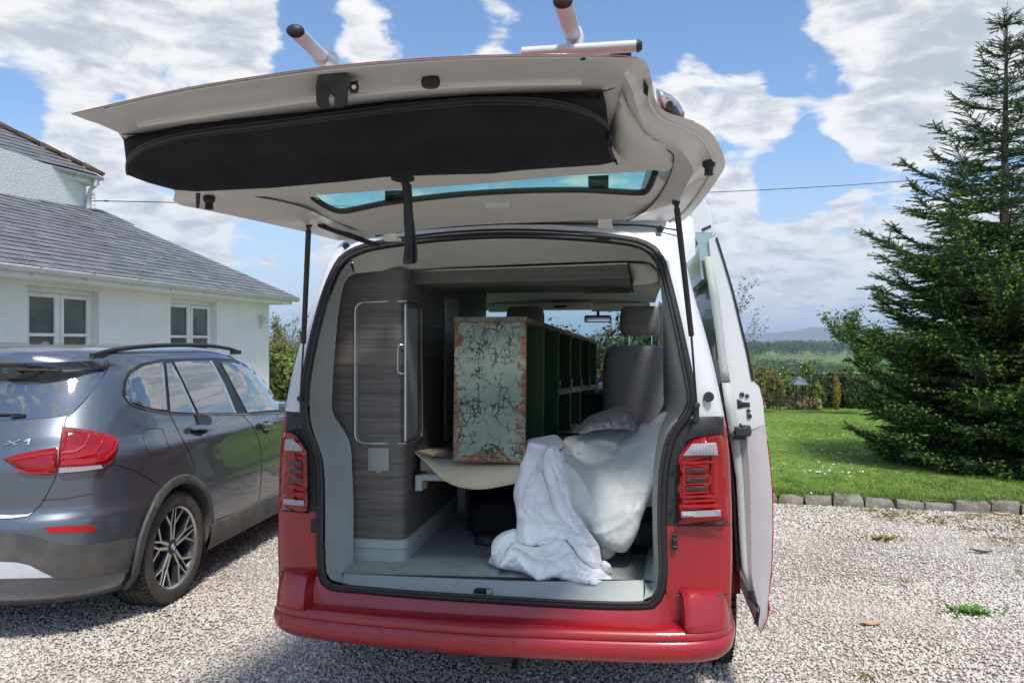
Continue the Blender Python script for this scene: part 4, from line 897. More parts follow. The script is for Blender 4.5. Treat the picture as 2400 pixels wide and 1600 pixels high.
q = sheet([(a, b, .022) for a, b in [(1118,1352),(1129,1354),(1130,1367),(1117,1366)]], 8, .004, 6, smoothb=False); q.build('latch_plate', m_gtrim, sill, solid=.003)
# ---- left furniture: wardrobe with wrap-round roller door
XC = -.452; YC = .30
cur = [Vector((-.80, YC, 0)), Vector((XC-.05, YC, 0))]+[Vector((XC-.05+.05*math.sin(a), YC+.05-.05*math.cos(a), 0)) for a in [R(15*k) for k in range(1, 7)]]+[Vector((XC, 1.31, 0))]
ZT = vl(930, 619, YC).z
q = MB(); q.grid([[c+Vector((0, 0, z)) for z in (FLZ+.095, 1.3, ZT)] for c in cur]); wrd = q.build('wardrobe', m_lam, van, smooth=50)
q = MB(); q.grid([[c+Vector((-.0 if k < 99 else 0, -.0, z))+(Vector((.012, -.012, 0))*e) for z, e in ((FLZ, .3), (FLZ+.055, .6), (FLZ+.06, 1), (FLZ+.094, 1), (FLZ+.097, 0))] for k, c in enumerate(cur)]); q.build('plinth', m_gtrim, wrd, smooth=30)
def rr(u0, v0, u1, v1, r, n=5): return [(u1-r+r*math.sin(a), v0+r-r*math.cos(a)) for a in [R(90*k/n) for k in range(n+1)]]+[(u1-r+r*math.cos(a), v1-r+r*math.sin(a)) for a in [R(90*k/n) for k in range(n+1)]]+[(u0+r-r*math.sin(a), v1-r+r*math.cos(a)) for a in [R(90*k/n) for k in range(n+1)]]+[(u0+r-r*math.cos(a), v0+r-r*math.sin(a)) for a in [R(90*k/n) for k in range(n+1)]]
def onw(u, v, off=.004):                                       # onto the wardrobe's rear face or its flank
    p = vl(u, v, YC-off)
    if p.x > XC-.01: p = vx(u, v, XC+off)
    return p
fr_ = [(932,691),(850,693),(828,694),(818,700),(815,712),(815,1000),(818,1011),(828,1017),(850,1018),(932,1018)]; fs_ = [(932,1018),(962,1008),(969,1002),(971,990),(968,712),(966,703),(955,697),(932,691)]
P_ = resample([onw(u, v) for u, v in fr_], 50, False)+resample([onw(u, v) for u, v in fs_], 40, False)[1:]
q = MB(); q.tube(P_, .0045, 6); q.tube([p+Vector((.012, -.001, 0)) for p in P_[4:45]], .0025, 5); dr = q.build('door_frame', m_sil, wrd)
q = MB(); 
for k in range(10):
    y = .335+k*.0165; q.tube([Vector((XC+.003, y, onw(945, 1008).z+.01)), Vector((XC+.003, y, onw(945, 702).z-.012))], .0055, 6)
q.build('roller_slats', M('grey_tambour', (.13,.135,.135), .4, .2), wrd)
q = MB(); q.tube([onw(931, 698), onw(931, 1012)], .008, 8); q.build('door_edge', m_sil, wrd)
q = MB(); q.tube(resample([onw(932, 792), onw(920, 792), onw(914, 799), onw(913, 850), onw(918, 856), onw(931, 858)], 24), .0042, 6); q.build('handle', m_sil, wrd)
q = sheet([(a, b, YC-.006) for a, b in [(845,1028),(893,1028),(893,1081),(877,1081),(869,1087),(861,1081),(845,1081)]], 10, .006, 8, smoothb=False); q.build('socket_cover', M('pale_grey_plastic', (.33,.33,.32), .5), wrd, solid=.008)
q = MB(); q.box((XC-.02, 1.75, 1.35), (.04, .86, 1.1)); q.box((-.62, 1.32, 1.3), (.34, .03, 1.2)); q.build('cupboard_run', M('dark_teal_cupboard', (.035,.05,.052), .45), van, smooth=0)
q = MB(); 
for k in range(14): q.tube([Vector((XC+.004, 1.02+k*.022, 1.02)), Vector((XC+.004, 1.02+k*.022, 1.80))], .009, 6)
q.build('roller_shutter', M('grey_shutter', (.22,.25,.25), .35, .4), van)
# overhead locker
q = MB(); a = [vl(u, v, .46) for u, v in [(936,623),(1442,605)]]; b = [vl(u, v, .46) for u, v in [(938,652),(1450,640)]]; c_ = [vl(u, v, .53) for u, v in [(950,660),(1452,657)]]; d_ = [Vector((a[0].x, 1.0, c_[0].z)), Vector((a[1].x+.02, 1.0, c_[0].z))]
q.grid([[a[0]+Vector((0,.5,.02)), a[1]+Vector((0,.5,.02))], a, b, c_, d_]); lk = q.build('overhead_locker', m_lam, van, smooth=0, solid=.012)
q = MB(); q.tube([a[0]+Vector((0,-.008,.0)), a[1]+Vector((0,-.008,0))], .0035, 5); q.tube([a[0]+Vector((0,-.006,0)), b[0]+Vector((0,-.006,0)), c_[0]], .003, 5); q.build('locker_trim', m_sil, lk)
q = MB(); q.tube([a[1]+Vector((0,-.006,0)), b[1]+Vector((0,-.006,0)), c_[1], d_[1]], .005, 5); q.build('locker_edge', m_rub, lk)
q = MB(); q.box((c_[1].x-.12, .72, c_[1].z-.012), (.22, .1, .008)); q.build('reading_light', m_blk, lk, bevel=.002)
q = sheet([(1443,604,.47),(1490,606,.47),(1508,622,.44),(1512,645,.42),(1495,652,.46),(1452,656,.52)], 10, .01, 20, smoothb=False); q.build('corner_trim', m_trim, van)
# headlining, side linings, cab
q = MB(); q.grid([[Vector((x, y, 1.93-.06*abs(x)-.02*max(0, y-2.2))) for x in (-.72,-.3,.3,.72)] for y in (.95, 1.6, 2.4, 3.15)]); q.build('headlining', M('grey_headlining', (.5,.52,.5), .9, bump=(60, .3, .004)), van, smooth=60)
q = MB(); q.box((0, 3.17, 1.872), (1.36, .05, .115)); q.build('windscreen_header', m_trim, van, bevel=.01)
q = MB(); q.box((.0, 3.10, 1.845), (.46, .10, .06)); q.box((0, 3.04, 1.83), (.14, .03, .022)); q.build('roof_console', m_trim, van, bevel=.012)
q = MB(); q.box((-.02, 3.02, 1.836), (.10, .01, .018)); q.build('console_display', m_blk, van, smooth=0)
for s_ in (-1, 1): q = MB(); q.box((s_*.42, 3.13, 1.835), (.40, .03, .07)); q.build('sun_visor', m_trim, van, bevel=.01)
q = MB(); c_ = vl(1373, 732, 3.1); q.box(c_, (.215, .03, .058)); mr_ = q.build('mirror', m_blk, van, bevel=.02, seg=4); q = MB(); q.tube([c_+Vector((0, .02, .0)), c_+Vector((0, .06, .07))], .012, 6); q.build('mirror_stem', m_blk, mr_); q = MB(); q.box(c_+Vector((0, -.0165, 0)), (.19, .002, .042)); q.build('mirror_face', m_chr, mr_, bevel=.0005)
q = MB(); q.box((0, 3.85, 1.06), (1.6, .5, .26)); q.build('dashboard', m_blk, van, bevel=.06, seg=4)
q = MB(); q.lathe([(.19, -.015), (.2, 0), (.19, .015), (.175, 0), (.19, -.015)], (.42, 3.45, 1.15), (0, -.8, .45), 30); q.tube([(.42, 3.45, 1.15), (.42, 3.7, 1.0)], .03, 8); q.build('steering_wheel', m_blk, van)
def seat(x, y, zb, name, back):
    q = MB(); rows = []
    for (z, w_, d0, d1) in ((zb-.32,.24,-.02,.14),(zb-.1,.25,-.03,.13),(zb+.1,.255,-.045,.12),(zb+.3,.25,-.04,.10),(zb+.40,.235,-.03,.09),(zb+.445,.20,-.01,.08),(zb+.46,.14,.02,.06)):
        rows.append([Vector((x+w_*math.copysign(abs(math.cos(a))**.45, math.cos(a)), y+(d0+d1)/2+(d1-d0)/2*math.copysign(abs(math.sin(a))**.6, math.sin(a))+(z-zb)*-.18, z)) for a in [2*math.pi*k/28 for k in range(28)]])
    q.grid(rows, cu=True); q.f.append(tuple(len(q.v)-28+k for k in range(28))); q.mi.append(0); st = q.build(name, m_seat, van, smooth=60)
    q = MB(); zt = zb+.46; rows = []
    for (z, w_, d) in ((zt+.065,.10,.03),(zt+.075,.125,.045),(zt+.12,.135,.055),(zt+.20,.135,.055),(zt+.25,.125,.045),(zt+.265,.10,.03)):
        rows.append([Vector((x+w_*math.copysign(abs(math.cos(a))**.5, math.cos(a)), y-.03+d*math.copysign(abs(math.sin(a))**.6, math.sin(a)), z)) for a in [2*math.pi*k/24 for k in range(24)]])
    q.grid(rows, cu=True); q.f += [tuple(range(24)), tuple(len(q.v)-24+k for k in reversed(range(24)))]; q.mi += [0, 0]; q.build('headrest', m_seat, st, smooth=60)
    q = MB(); 
    for s_ in (-.075, .075): q.tube([(x+s_, y-.03, zt-.05), (x+s_, y-.03, zt+.1)], .006, 6)
    q.build('headrest_post', m_chr, st); q = MB(); q.box((x, y-.105, zb-.1), (.40, .012, .012)); q.box((x, y-.1, zb-.28), (.42, .014, .34)); q.build('seat_pocket', m_seat, st, bevel=.005)
    q = MB(); q.box((x, y+.3, zb-.4), (.5, .55, .18)); q.build('seat_cushion', m_seat, st, bevel=.05, seg=3)
p = vl(1470, 800, 2.25); seat(p.x, 2.25, p.z-.44, 'driver_seat', 1); p = vl(1208, 740, 2.35); seat(p.x, 2.35, vl(1470, 800, 2.25).z-.43, 'passenger_seat', 0)
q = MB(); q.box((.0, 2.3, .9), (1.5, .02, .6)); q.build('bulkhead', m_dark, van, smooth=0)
# bed platform with mattress
q = MB(); BZ = 1.015
q.box((-.11, 1.28, BZ-.032), (.62, 1.70, .062)); bed = q.build('mattress', M('grey_bed_fabric', (.20,.195,.19), .9, c2=(.24,.235,.23), vs_=20, bump=(150, .4, .003)), van, bevel=.014, seg=3)
q = MB(); q.tube([(-.40, .42, BZ-.085), (.20, .42, BZ-.085)], .016, 8); q.box((-.1, 1.3, BZ-.075), (.62, 1.6, .02)); q.box((-.415, .45, BZ-.11), (.03, .1, .07)); q.build('bed_frame', m_gtrim, van, smooth=40)
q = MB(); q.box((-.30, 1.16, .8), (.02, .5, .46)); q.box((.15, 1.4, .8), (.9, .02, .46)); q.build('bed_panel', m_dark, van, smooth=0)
# ---- wheels
def wheel(c, side, rad, wd_, parent, rimr, spokes, rimm, tyre_m, name='wheel', dark=None, camber=0):
    """c local hub centre, outer face towards +x*side"""
    q = MB(); hw = wd_/2; pr = [(rimr*.98, hw*.80), (rimr+.012, hw*.98), (rad*.86, hw*1.02), (rad*.955, hw*.93), (rad*.985, hw*.80)]
    full = [(a, b*side) for a, b in pr]
    grooves = []; nb = 5
    for k in range(nb):
        x0 = hw*.76-k*(hw*1.52/nb); x1 = hw*.76-(k+1)*(hw*1.52/nb); e = .0035
        grooves += [(rad, x0-e), (rad, x1+e), (rad-.008, x1+e), (rad-.008, x1-e)] if k < nb-1 else [(rad, x0-e), (rad, x1)]
    full += [(a, b*side) for a, b in grooves]+[(rad*.985, -hw*.8*side), (rad*.955, -hw*.93*side), (rad*.86, -hw*1.02*side), (rimr*.98, -hw*.8*side)]
    q.lathe(full, c, (1, 0, 0), 72); ty = q.build('tyre' if parent is None else name, tyre_m, parent, smooth=35)
    q = MB()                                                   # shoulder sipes
    for k in range(66):
        a = 2*math.pi*k/66; rot = Matrix.Rotation(a, 3, 'X'); 
        for s_ in (1, -1):
            cc = Vector((s_*side*hw*.78, 0, rad*.993)); q.box(Vector(c)+rot @ cc, (hw*.36, .0035, .010), rot @ Matrix.Rotation(.22*s_, 3, 'Y') @ Matrix.Rotation(.25, 3, 'Z'))
    q.build('tread_groove', m_rub, ty, smooth=0)
    return ty
m_tyre = M('tyre_rubber', (.035,.033,.031), .8, c2=(.075,.068,.058), vs_=9, bump=(60, .3, .003))
for sd_ in (-1, 1):
    for yc in (.90, 3.90):
        wx = .905 if (sd_ > 0 and yc < 2) else .835
        ty = wheel((sd_*wx, yc, .338), sd_, .338, .235, van, .21, 5, m_alu, m_tyre)
        q = MB(); q.lathe([(.21, .05*sd_), (.2, .085*sd_), (.16, .075*sd_), (.05, .1*sd_), (0, .1*sd_)], (sd_*wx, yc, .338), (1, 0, 0), 30); q.build('rim', m_alu, ty)
# tow bar and spare wheel carrier under the bumper
q = MB(); q.tube([(-.22, .02, .315), (.30, .02, .315)], .022, 8); q.box((.05, .03, .30), (.16, .07, .05)); q.box((-.13, .0, .31), (.09, .05, .05)); q.tube([(.1, .0, .29), (.1, -.05, .27), (.1, -.06, .29)], .014, 6); q.box((.22, .01, .30), (.02, .05, .06)); q.build('tow_bar', m_blk, van, bevel=.004)
# ================================================================ TAILGATE (open, above the load bay)
TG = thing('tg', None, None); bpy.data.objects.remove(TG)
gate_in = []
LIP = [(163,262,-1.36),(245,243,-1.38),(400,208,-1.41),(565,180,-1.43),(750,154,-1.45),(940,137,-1.46),(1130,127,-1.46),(1340,125,-1.43),(1430,127,-1.40),(1466,133,-1.38)]
R1 = [(205,278,-1.30),(262,258,-1.33),(420,222,-1.36),(585,195,-1.38),(760,170,-1.40),(940,155,-1.41),(1130,146,-1.41),(1320,146,-1.38),(1400,150,-1.35),(1440,160,-1.33)]
R1b = [(225,284,-1.28),(275,272,-1.28),(430,240,-1.30),(600,213,-1.32),(770,189,-1.34),(940,173,-1.35),(1130,163,-1.35),(1300,163,-1.32),(1385,166,-1.30),(1434,172,-1.30)]
R2 = [(275,306,-1.19),(330,305,-1.16),(500,287,-1.15),(650,268,-1.15),(800,249,-1.15),(950,233,-1.15),(1130,221,-1.15),(1290,214,-1.15),(1385,208,-1.15),(1425,192,-1.15)]
def gp(L_): return [vl(*a) for a in L_]
def multi(rowsets, n):
    q = MB(); q.grid([resample(gp(r), n) for r in rowsets]); return q
gate = multi([LIP, R1, R1b, R2], 60).build('tailgate', m_inn, van, smooth=25)
q = sheet([(1368,224,-1.07),(1384,182,-1.20),(1420,150,-1.29),(1468,146,-1.29),(1476,212,-1.10),(1432,246,-1.02)], 12, 0, 8, smoothb=False); q.build('corner_gusset', m_inn, gate)
# right and left flanks with their drainage channels
RO = [(1466,133,-1.38),(1484,142,-1.34),(1497,185,-1.24),(1507,232,-1.12),(1532,258,-1.05),(1572,270,-1.0),(1618,292,-.94),(1645,320,-.87),(1666,374,-.74),(1648,412,-.6),(1612,462,-.38),(1578,500,-.12),(1562,512,.03)]
RM = [(1440,160,-1.33),(1458,180,-1.26),(1470,215,-1.18),(1480,250,-1.08),(1500,290,-1.0),(1530,312,-.95),(1570,330,-.90),(1592,350,-.84),(1610,385,-.72),(1596,415,-.58),(1570,460,-.37),(1548,492,-.12),(1520,508,.03)]
RMb = [(1434,172,-1.30),(1446,195,-1.24),(1458,228,-1.16),(1470,266,-1.06),(1490,303,-.98),(1520,322,-.93),(1558,342,-.88),(1578,362,-.82),(1592,392,-.72),(1580,420,-.58),(1556,462,-.37),(1530,492,-.12),(1490,506,.03)]
RI = [(1425,192,-1.15),(1430,205,-1.13),(1440,235,-1.09),(1455,268,-1.02),(1480,316,-.93),(1508,335,-.89),(1536,346,-.85),(1547,358,-.80),(1544,385,-.66),(1532,418,-.5),(1510,455,-.32),(1480,485,-.14),(1440,508,.03)]
multi([RI, RMb, RM, RO], 50).build('tailgate_flank', m_inn, gate, smooth=25)
LO = [(268,300,-1.19),(300,345,-1.08),(345,398,-.96),(400,436,-.86),(402,466,-.82),(480,484,-.66),(560,501,-.5),(640,519,-.32),(700,532,-.18),(740,543,-.06),(778,553,.03)]
LM = [(285,305,-1.17),(320,340,-1.07),(370,390,-.96),(425,430,-.86),(450,458,-.80),(520,474,-.66),(600,490,-.5),(670,508,-.32),(722,522,-.18),(770,536,-.06),(815,548,.03)]
LI = [(300,305,-1.16),(350,335,-1.05),(410,380,-.96),(500,420,-.86),(570,448,-.76),(640,462,-.64),(700,478,-.5),(745,498,-.32),(780,515,-.18),(820,532,-.06),(862,545,.03)]
multi([LI, LM, LO], 40).build('tailgate_flank', m_inn, gate, smooth=25)
# inner trim: main panel (carries the bag), lip beside the window, lower panel with lamp
R3 = [(540,452,-.80),(640,450,-.74),(720,448,-.69),(900,436,-.66),(1100,422,-.64),(1300,404,-.63),(1440,396,-.64),(1500,391,-.66),(1545,372,-.74)]
R25 = [(400,400,-1.0),(500,400,-.95),(650,395,-.9),(850,375,-.9),(1100,350,-.9),(1300,330,-.9),(1420,310,-.9),(1480,318,-.93)]
multi([[(a, b+4, c+.004) for a, b, c in R2], R25, R3], 50).build('inner_trim', m_trim, gate, smooth=50)
q = sheet([cr4(1448,516,-1.16),cr4(1478,560,-1.12),cr4(1520,650,-1.04),cr4(1600,790,-.97),cr4(1680,835,-.91),cr4(1765,868,-.86),cr4(1786,912,-.80),cr4(1776,985,-.72),cr4(1745,1048,-.68),cr4(1640,1040,-.72),cr4(1530,1015,-.78),cr4(1440,950,-.84),cr4(1396,880,-.90),cr4(1395,780,-.97),cr4(1412,640,-1.07),cr4(1432,545,-1.13)], 12, .07, 70)
q.build('corner_moulding', m_trim, gate, smooth=60, solid=.01)
R4 = [(722,456,-.60),(750,474,-.55),(785,485,-.53),(840,475,-.52),(900,464,-.51),(1060,446,-.50),(1200,438,-.50),(1330,436,-.50),(1420,440,-.51),(1476,442,-.52),(1492,428,-.56),(1503,400,-.62)]
R5 = [(800,524,-.04),(830,532,-.02),(862,540,.0),(900,536,.0),(1000,524,.0),(1100,516,.0),(1250,510,.0),(1330,507,.0),(1400,503,.0),(1450,496,-.02),(1490,480,-.1),(1530,420,-.48)]
R45 = [(735,480,-.4),(770,498,-.32),(815,506,-.3),(870,500,-.28),(930,492,-.27),(1060,478,-.26),(1200,470,-.26),(1330,467,-.26),(1420,467,-.27),(1470,465,-.3),(1500,445,-.38),(1518,410,-.55)]
multi([R4, R45, R5], 60).build('lower_trim', m_trim, gate, smooth=50)
q = sheet([(500,432,-.84),(600,440,-.76),(722,446,-.66),(740,470,-.55),(740,482,-.40),(775,500,-.30),(806,526,-.03),(870,548,.035),(800,530,-.03),(735,502,-.3),(630,470,-.6),(540,452,-.72)], 12, -.012, 8, smoothb=False); q.build('side_trim', m_trim, gate, smooth=50)
q = MB(); q.tube(resample(gp([(718,452,-.62)]+R4+[(1505,396,-.64)]), 70), .010, 8); q.build('window_seal', m_rub, gate)
U_ = [(764,592,.16),(770,574,.2),(786,556,.2),(815,540,.2),(862,530,.2),(1000,512,.2),(1150,504,.2),(1300,498,.2),(1400,494,.2),(1480,488,.2),(1560,486,.2),(1590,500,.2),(1597,540,.2)]
D_ = [(765,612,.12),(776,604,.12),(788,592,.12),(815,572,.12),(862,560,.12),(1000,541,.12),(1150,532,.12),(1300,536,.12),(1420,546,.12),(1482,560,.12),(1517,588,.12),(1530,610,.12),(1536,640,.12)]
multi([U_, [(a, b+(d-b)*.45, .17) for (a, b, c), (c_, d, e_) in zip(U_, D_)], D_], 50).build('roof_frame', m_vw, van, smooth=60)
q = MB(); q.tube(resample(gp([(a, b+(d-b)*.42, .150) for (a, b, c), (c_, d, e_) in zip(U_[4:-2], D_[4:-2])]), 40), .004, 6); q.build('gutter_seal', m_rub, van)
# outer skin with its window
def P3(v_): return Vector(v_)
oR = resample(gp(RO), 15); oL = resample(gp([(163,262,-1.36)]+LO), 15)
def skin(i, t, dz=.0): t = .012+(.90 if i in (1, 3) else .958)*t; a, b = oL[i], oR[i]; p = a.lerp(b, t); p.z += .012+{0: .0, 1: .036, 3: .07, 5: .10}.get(i, .11)*max(0, 4*t*(1-t))**.8; p.y -= (.09*(1-(2*t-1)**2) if i == 0 else .02); return p
TTs = [0,.02,.05,.1,.16,.3,.5,.7,.84,.9,.95,.98,1]
lipr = resample(gp([(a, b-.4, c-.001) for a, b, c in LIP]), 13)
q = MB(); q.grid([lipr, [skin(1, t) for t in TTs], [skin(3, t) for t in TTs], [skin(5, t) for t in TTs], [skin(7, t) for t in TTs]]); q.build('outer_skin', m_vr, gate, smooth=40, solid=.0015, soff=1)
q = MB(); I_ = [7, 8, 12, 13, 14]
for a, b in zip(I_, I_[1:]):
    for j in range(12):
        if (a, b) == (8, 12) and 3 <= j <= 8: continue
        q.add([skin(a, TTs[j]), skin(b, TTs[j]), skin(b, TTs[j+1]), skin(a, TTs[j+1])], [(0,1,2,3)])
q.build('upper_skin', m_vw, gate, smooth=40)
q = sheet([(720,440,-.66),(722,456,-.60),(750,474,-.55),(785,485,-.53),(900,464,-.51),(1060,446,-.50),(1200,438,-.50),(1330,436,-.50),(1476,442,-.52),(1492,428,-.56),(1506,385,-.66),(1300,395,-.66),(1000,420,-.66)], 16, -.02, 10, smoothb=False); q.build('rear_window', m_teal, gate, smooth=60)
for pl in ([(1351,404),(1398,402),(1398,435),(1351,433)], [(884,438),(940,436),(940,455),(884,461)]):
    q = sheet([(a, b, -.60+(b-400)*.0016) for a, b in pl], 12, -.015, 10, smoothb=False); q.build('window_band', M('smoked_band', (.05,.085,.08), .3), gate)
q = MB(); P_ = [p+(_ro-p).normalized()*.002 for p in resample(gp([((a+d)/2, (b+e_)/2, (c+f_)/2) for (a, b, c), (d, e_, f_) in zip(R1b, R2)]), 70)][4:-5]; q.tube(P_, .0075, 8); q.build('pressed_bead', m_inn, gate, smooth=60)
q = MB(); q.tube([p+(_ro-p).normalized()*.001 for p in resample(gp([(a, b+7, c+.012) for a, b, c in LIP[1:-1]]), 60)], .0028, 6); q.build('hem_sealant', m_trim, gate, smooth=60)
q = MB(); q.tube(resample(gp(RI), 50), .0022, 5); q.build('trim_edge', m_rub, gate)
q = MB(); q.tube([p+(_ro-p).normalized()*.003 for p in resample(gp([((a+2*d)/3, (b+2*e_)/3, (c+2*f_)/3) for (a, b, c), (d, e_, f_) in zip(RMb[2:], RO[2:])]), 40)], .005, 8); q.build('pressed_bead', m_inn, gate, smooth=60)
# slots, plug, stops, latch, lamp, zip bag
for u, v in ((245,246),(565,183),(943,141),(1338,135)): 
    q = sheet([(u+8*math.cos(a)*(1), v+4.2*math.sin(a), -1.42+(.05 if u < 300 else 0)) for a in [math.pi*k/6 for k in range(12)]], 5, .004, 4, smoothb=False); q.build('drain_slot', m_rub, gate, solid=.004)
q = sheet([(989+22*math.copysign(abs(math.cos(a))**.7, math.cos(a)), 188+17*math.copysign(abs(math.sin(a))**.8, math.sin(a)), -1.335) for a in [math.pi*k/10 for k in range(20)]], 7, .006, 8, smoothb=False); q.build('blanking_plug', m_blk, gate, solid=.006)
q = sheet([(1478,182,-1.26),(1490,200,-1.24),(1488,222,-1.2),(1478,215,-1.2)], 6, .004, 5, smoothb=False); q.build('flank_hole', m_rub, gate, solid=.003)
def latch():
    q = sheet([cr3(1682,345,-1.405),cr3(1700,328,-1.405),cr3(1860,318,-1.405),cr3(1885,340,-1.405),cr3(1890,370,-1.395),cr3(1870,440,-1.355),cr3(1868,500,-1.325),cr3(1845,530,-1.305),cr3(1790,532,-1.305),cr3(1785,500,-1.315),cr3(1785,465,-1.335),cr3(1765,445,-1.345),cr3(1752,470,-1.335),cr3(1760,530,-1.305),cr3(1705,535,-1.305),cr3(1675,505,-1.325),cr3(1672,400,-1.375)], 9, .002, 9, smoothb=False); o = q.build('latch', m_blk, gate, solid=.05, smooth=40)
    q = sheet([cr3(1880,372,-1.38),cr3(1930,362,-1.38),cr3(1938,400,-1.37),cr3(1928,440,-1.36),cr3(1880,440,-1.36)], 8, .012, 6, smoothb=False); q.build('latch_ear', m_blk, o, solid=.02)
    disc(98+1905*.375, 49+402*.375, -1.395, 5.5, m_sil, 'bolt', o, vl, .008, 8)
latch()
bagp = [cr3(486,716,-1.17),cr3(540,705,-1.17),cr3(900,625,-1.17),cr3(1200,588,-1.17),(700,258,-1.17),(880,232,-1.17),(1100,217,-1.17),(1385,211,-1.17),(1392,240,-1.12),(1398,300,-1.02),(1404,340,-.96),(1417,371,-.90),(1380,379,-.90),(1200,391,-.92),(1130,399,-.92),(1000,402,-.92),(880,407,-.92),(780,418,-.92),(620,432,-.92),(450,440,-.92),(400,436,-.94),(340,420,-.98),(293,402,-1.02),(290,380,-1.06),(283,318,-1.16)]
bag = sheet(bagp, 12, .04, 30, smoothb=False, nfn=lambda u, v, t: .007*mnoise.noise(Vector((u*.008, v*.02, 1)))*t+.003*mnoise.noise(Vector((u*.03, v*.05, 5)))*t).build('zip_bag', m_fab, gate, smooth=60, solid=.05)
zp = [(1414,370),(1400,345),(1402,315),(1395,292),(1370,268),(1330,250),(1270,238),(1200,232),(1100,232),(950,244),(800,262),(650,282),(500,300),(420,312),(350,330),(310,350),(293,372),(292,395)]
bb_ = BVHTree.FromObject(bag, bpy.context.evaluated_depsgraph_get())
def onbag(u, v):
    h = bb_.ray_cast(_ro, lray(u, v).normalized())[0]; return (h if h is not None else vl(u, v, -1.02))+(_ro-vl(u, v, -1)).normalized()*.003
q = MB()
for r_, du in ((.0050, 0), (.0028, 7), (.0028, -7)): q.tube([onbag(a.x+(du*.5 if a.x > 1300 else 0), a.y+du) for a in resample([(x, y, 0) for x, y in zp], 120)], r_, 6)
q.build('zip', M('zip_teeth', (.022,.022,.026), .45), bag)
q = sheet([(449,443,-.98),(460,443,-.98),(460,452,-.98),(458,476,-.98),(454,479,-.98),(450,476,-.98)], 4, .003, 3, smoothb=False); q.build('zip_puller', m_blk, bag, solid=.003)
for (u, v, y) in ((480,461,-.80),(1628,381,-.76)):
    c_ = vl(u, v, y); q = MB(); q.lathe([(0,.012),(.018,.012),(.018,.0),(.012,-.006),(.012,-.022),(.014,-.026),(0,-.028)], c_, (0,0,1), 14); q.build('rubber_stop', m_rub, gate)
q = sheet([(1110,463,-.33),(1173,460,-.33),(1170,479,-.26),(1114,482,-.26)], 8, .012, 6, smoothb=False); q.build('tailgate_lamp', M('frosted_lens', (.62,.66,.62), .4), gate, solid=.008)
q = MB(); c_ = vl(925, 413, -.84); q.lathe([(0, .01), (.034, .008), (.034, .0), (.015, -.006), (0, -.006)], c_, (0, 0, 1), 20); mt_ = q.build('strap_mount', m_blk, gate, solid=0)
q = MB(); 
def ribbon(pts, w_, name, par): 
    q = MB(); q.grid([[p-w_*.5, p+w_*.5] for p in pts]); return q.build(name, m_blk, par, smooth=60, solid=.0025)
sp_ = [vl(u, v, -.84) for u, v in [(928,412),(934,440),(936,500),(938,560),(937,596),(938,606),(944,604),(947,590),(946,560),(941,500),(938,450),(936,425)]]
sp_ = [p+Vector((0, (.012 if 3 < i < 9 else 0)*(1 if i > 5 else -1), 0)) for i, p in enumerate(sp_)]
ribbon(resample(sp_, 60), Vector((.028, -.016, 0)), 'pull_strap', mt_)
# ---- gas struts, hinges, loom
for (a, b, c_) in ((vl(709,515,-.22), vl(697,788,-.10), vs_(690,915,-.03)), (vl(1553,463,-.36), vl(1588,770,-.13), vs_(1600,930,-.03))):
    q = MB(); q.tube([a, a.lerp(b, .06)], .008, 8); q.tube([a.lerp(b, .05), b], .0105, 12); q.tube([b, c_], .0042, 8); st_ = q.build('gas_strut', m_blk, van, smooth=40)
    q = MB(); q.lathe([(0,-.012),(.011,-.012),(.013,0),(.011,.012),(0,.012)], c_, (0,1,0), 14); q.box(c_+Vector((0,.02,-.03)), (.022,.012,.075)); q.build('strut_bracket', m_blk, st_, bevel=.003); q = MB(); q.lathe([(0,-.012),(.012,-.01),(.014,0),(.012,.01),(0,.012)], a, (0,0,1), 14); q.build('ball_joint', m_blk, st_)
q = MB(); P_ = resample([vl(735,515,-.22), vl(765,528,-.12), vl(800,540,-.05), vl(840,554,.04), vl(872,562,.06)], 60); q.tube(P_, [.0125 if k < 8 else (.0085 if (k//1) % 2 else .0115) for k in range(60)], 10); q.build('wiring_gaiter', m_rub, van, smooth=30)
for (u, v) in ((896,536),(1390,506)):
    q = MB(); p = vl(u, v, .04); q.box(p+Vector((0,-.01,.0)), (.055, .004, .075), Matrix.Rotation(R(35), 3, 'X')); q.box(p+Vector((0,.03,-.022)), (.06, .05, .012)); h_ = q.build('hinge', m_inn, van, bevel=.002)
    for dx in (-.013, .013): disc(u+dx*500, v-10, .028, 2.6, m_sil, 'bolt', h_, vl, .004, 8)
# ---- bicycle carrier arms folded on the outside of the tailgate
def bar(p0, p1, r, name, capend=None):
    ax = (p1-p0).normalized(); q = MB(); q.tube([p0, p1], r, 16, flat=.72); b_ = q.build(name, m_alu, None, smooth=60); b_.parent = rk
    if capend is not None: q = MB(); d = -ax if capend == 0 else ax; e = p0 if capend == 0 else p1; q.tube([e, e+d*.008, e+d*.016], [r*1.04, r*1.02, r*.6], 16, flat=.72); c_ = q.build('end_cap', m_blk, b_, smooth=60)
    return b_
rk = thing('bicycle_carrier', 'silver folding bicycle carrier arms with black end caps above the tailgate', 'bike rack', tuple(VO), -VA)
b1 = bar(vl(679,72,-.98), vl(742,134,-.62), .0245, 'carrier_arm', 0)
q = MB(); q.tube([vl(735,128,-.66), vl(757,138,-.58)], .031, 16); q.box(vl(765,139,-.58), (.03,.04,.03)); q.build('arm_clamp', m_sil, b1, smooth=50)
b2 = bar(vl(1293,4,-1.05), vl(1316,84,-.80), .0245, 'carrier_arm', 0)
q = MB(); 
for pl in ([(1300,66),(1300,118),(1314,124),(1312,90),(1306,66)], [(1332,58),(1340,76),(1334,128),(1318,124),(1322,90),(1326,60)]):
    P_ = [vl(u, v, -.82) for u, v in pl]; q.prism(P_, Vector((.0, .05, .0)))
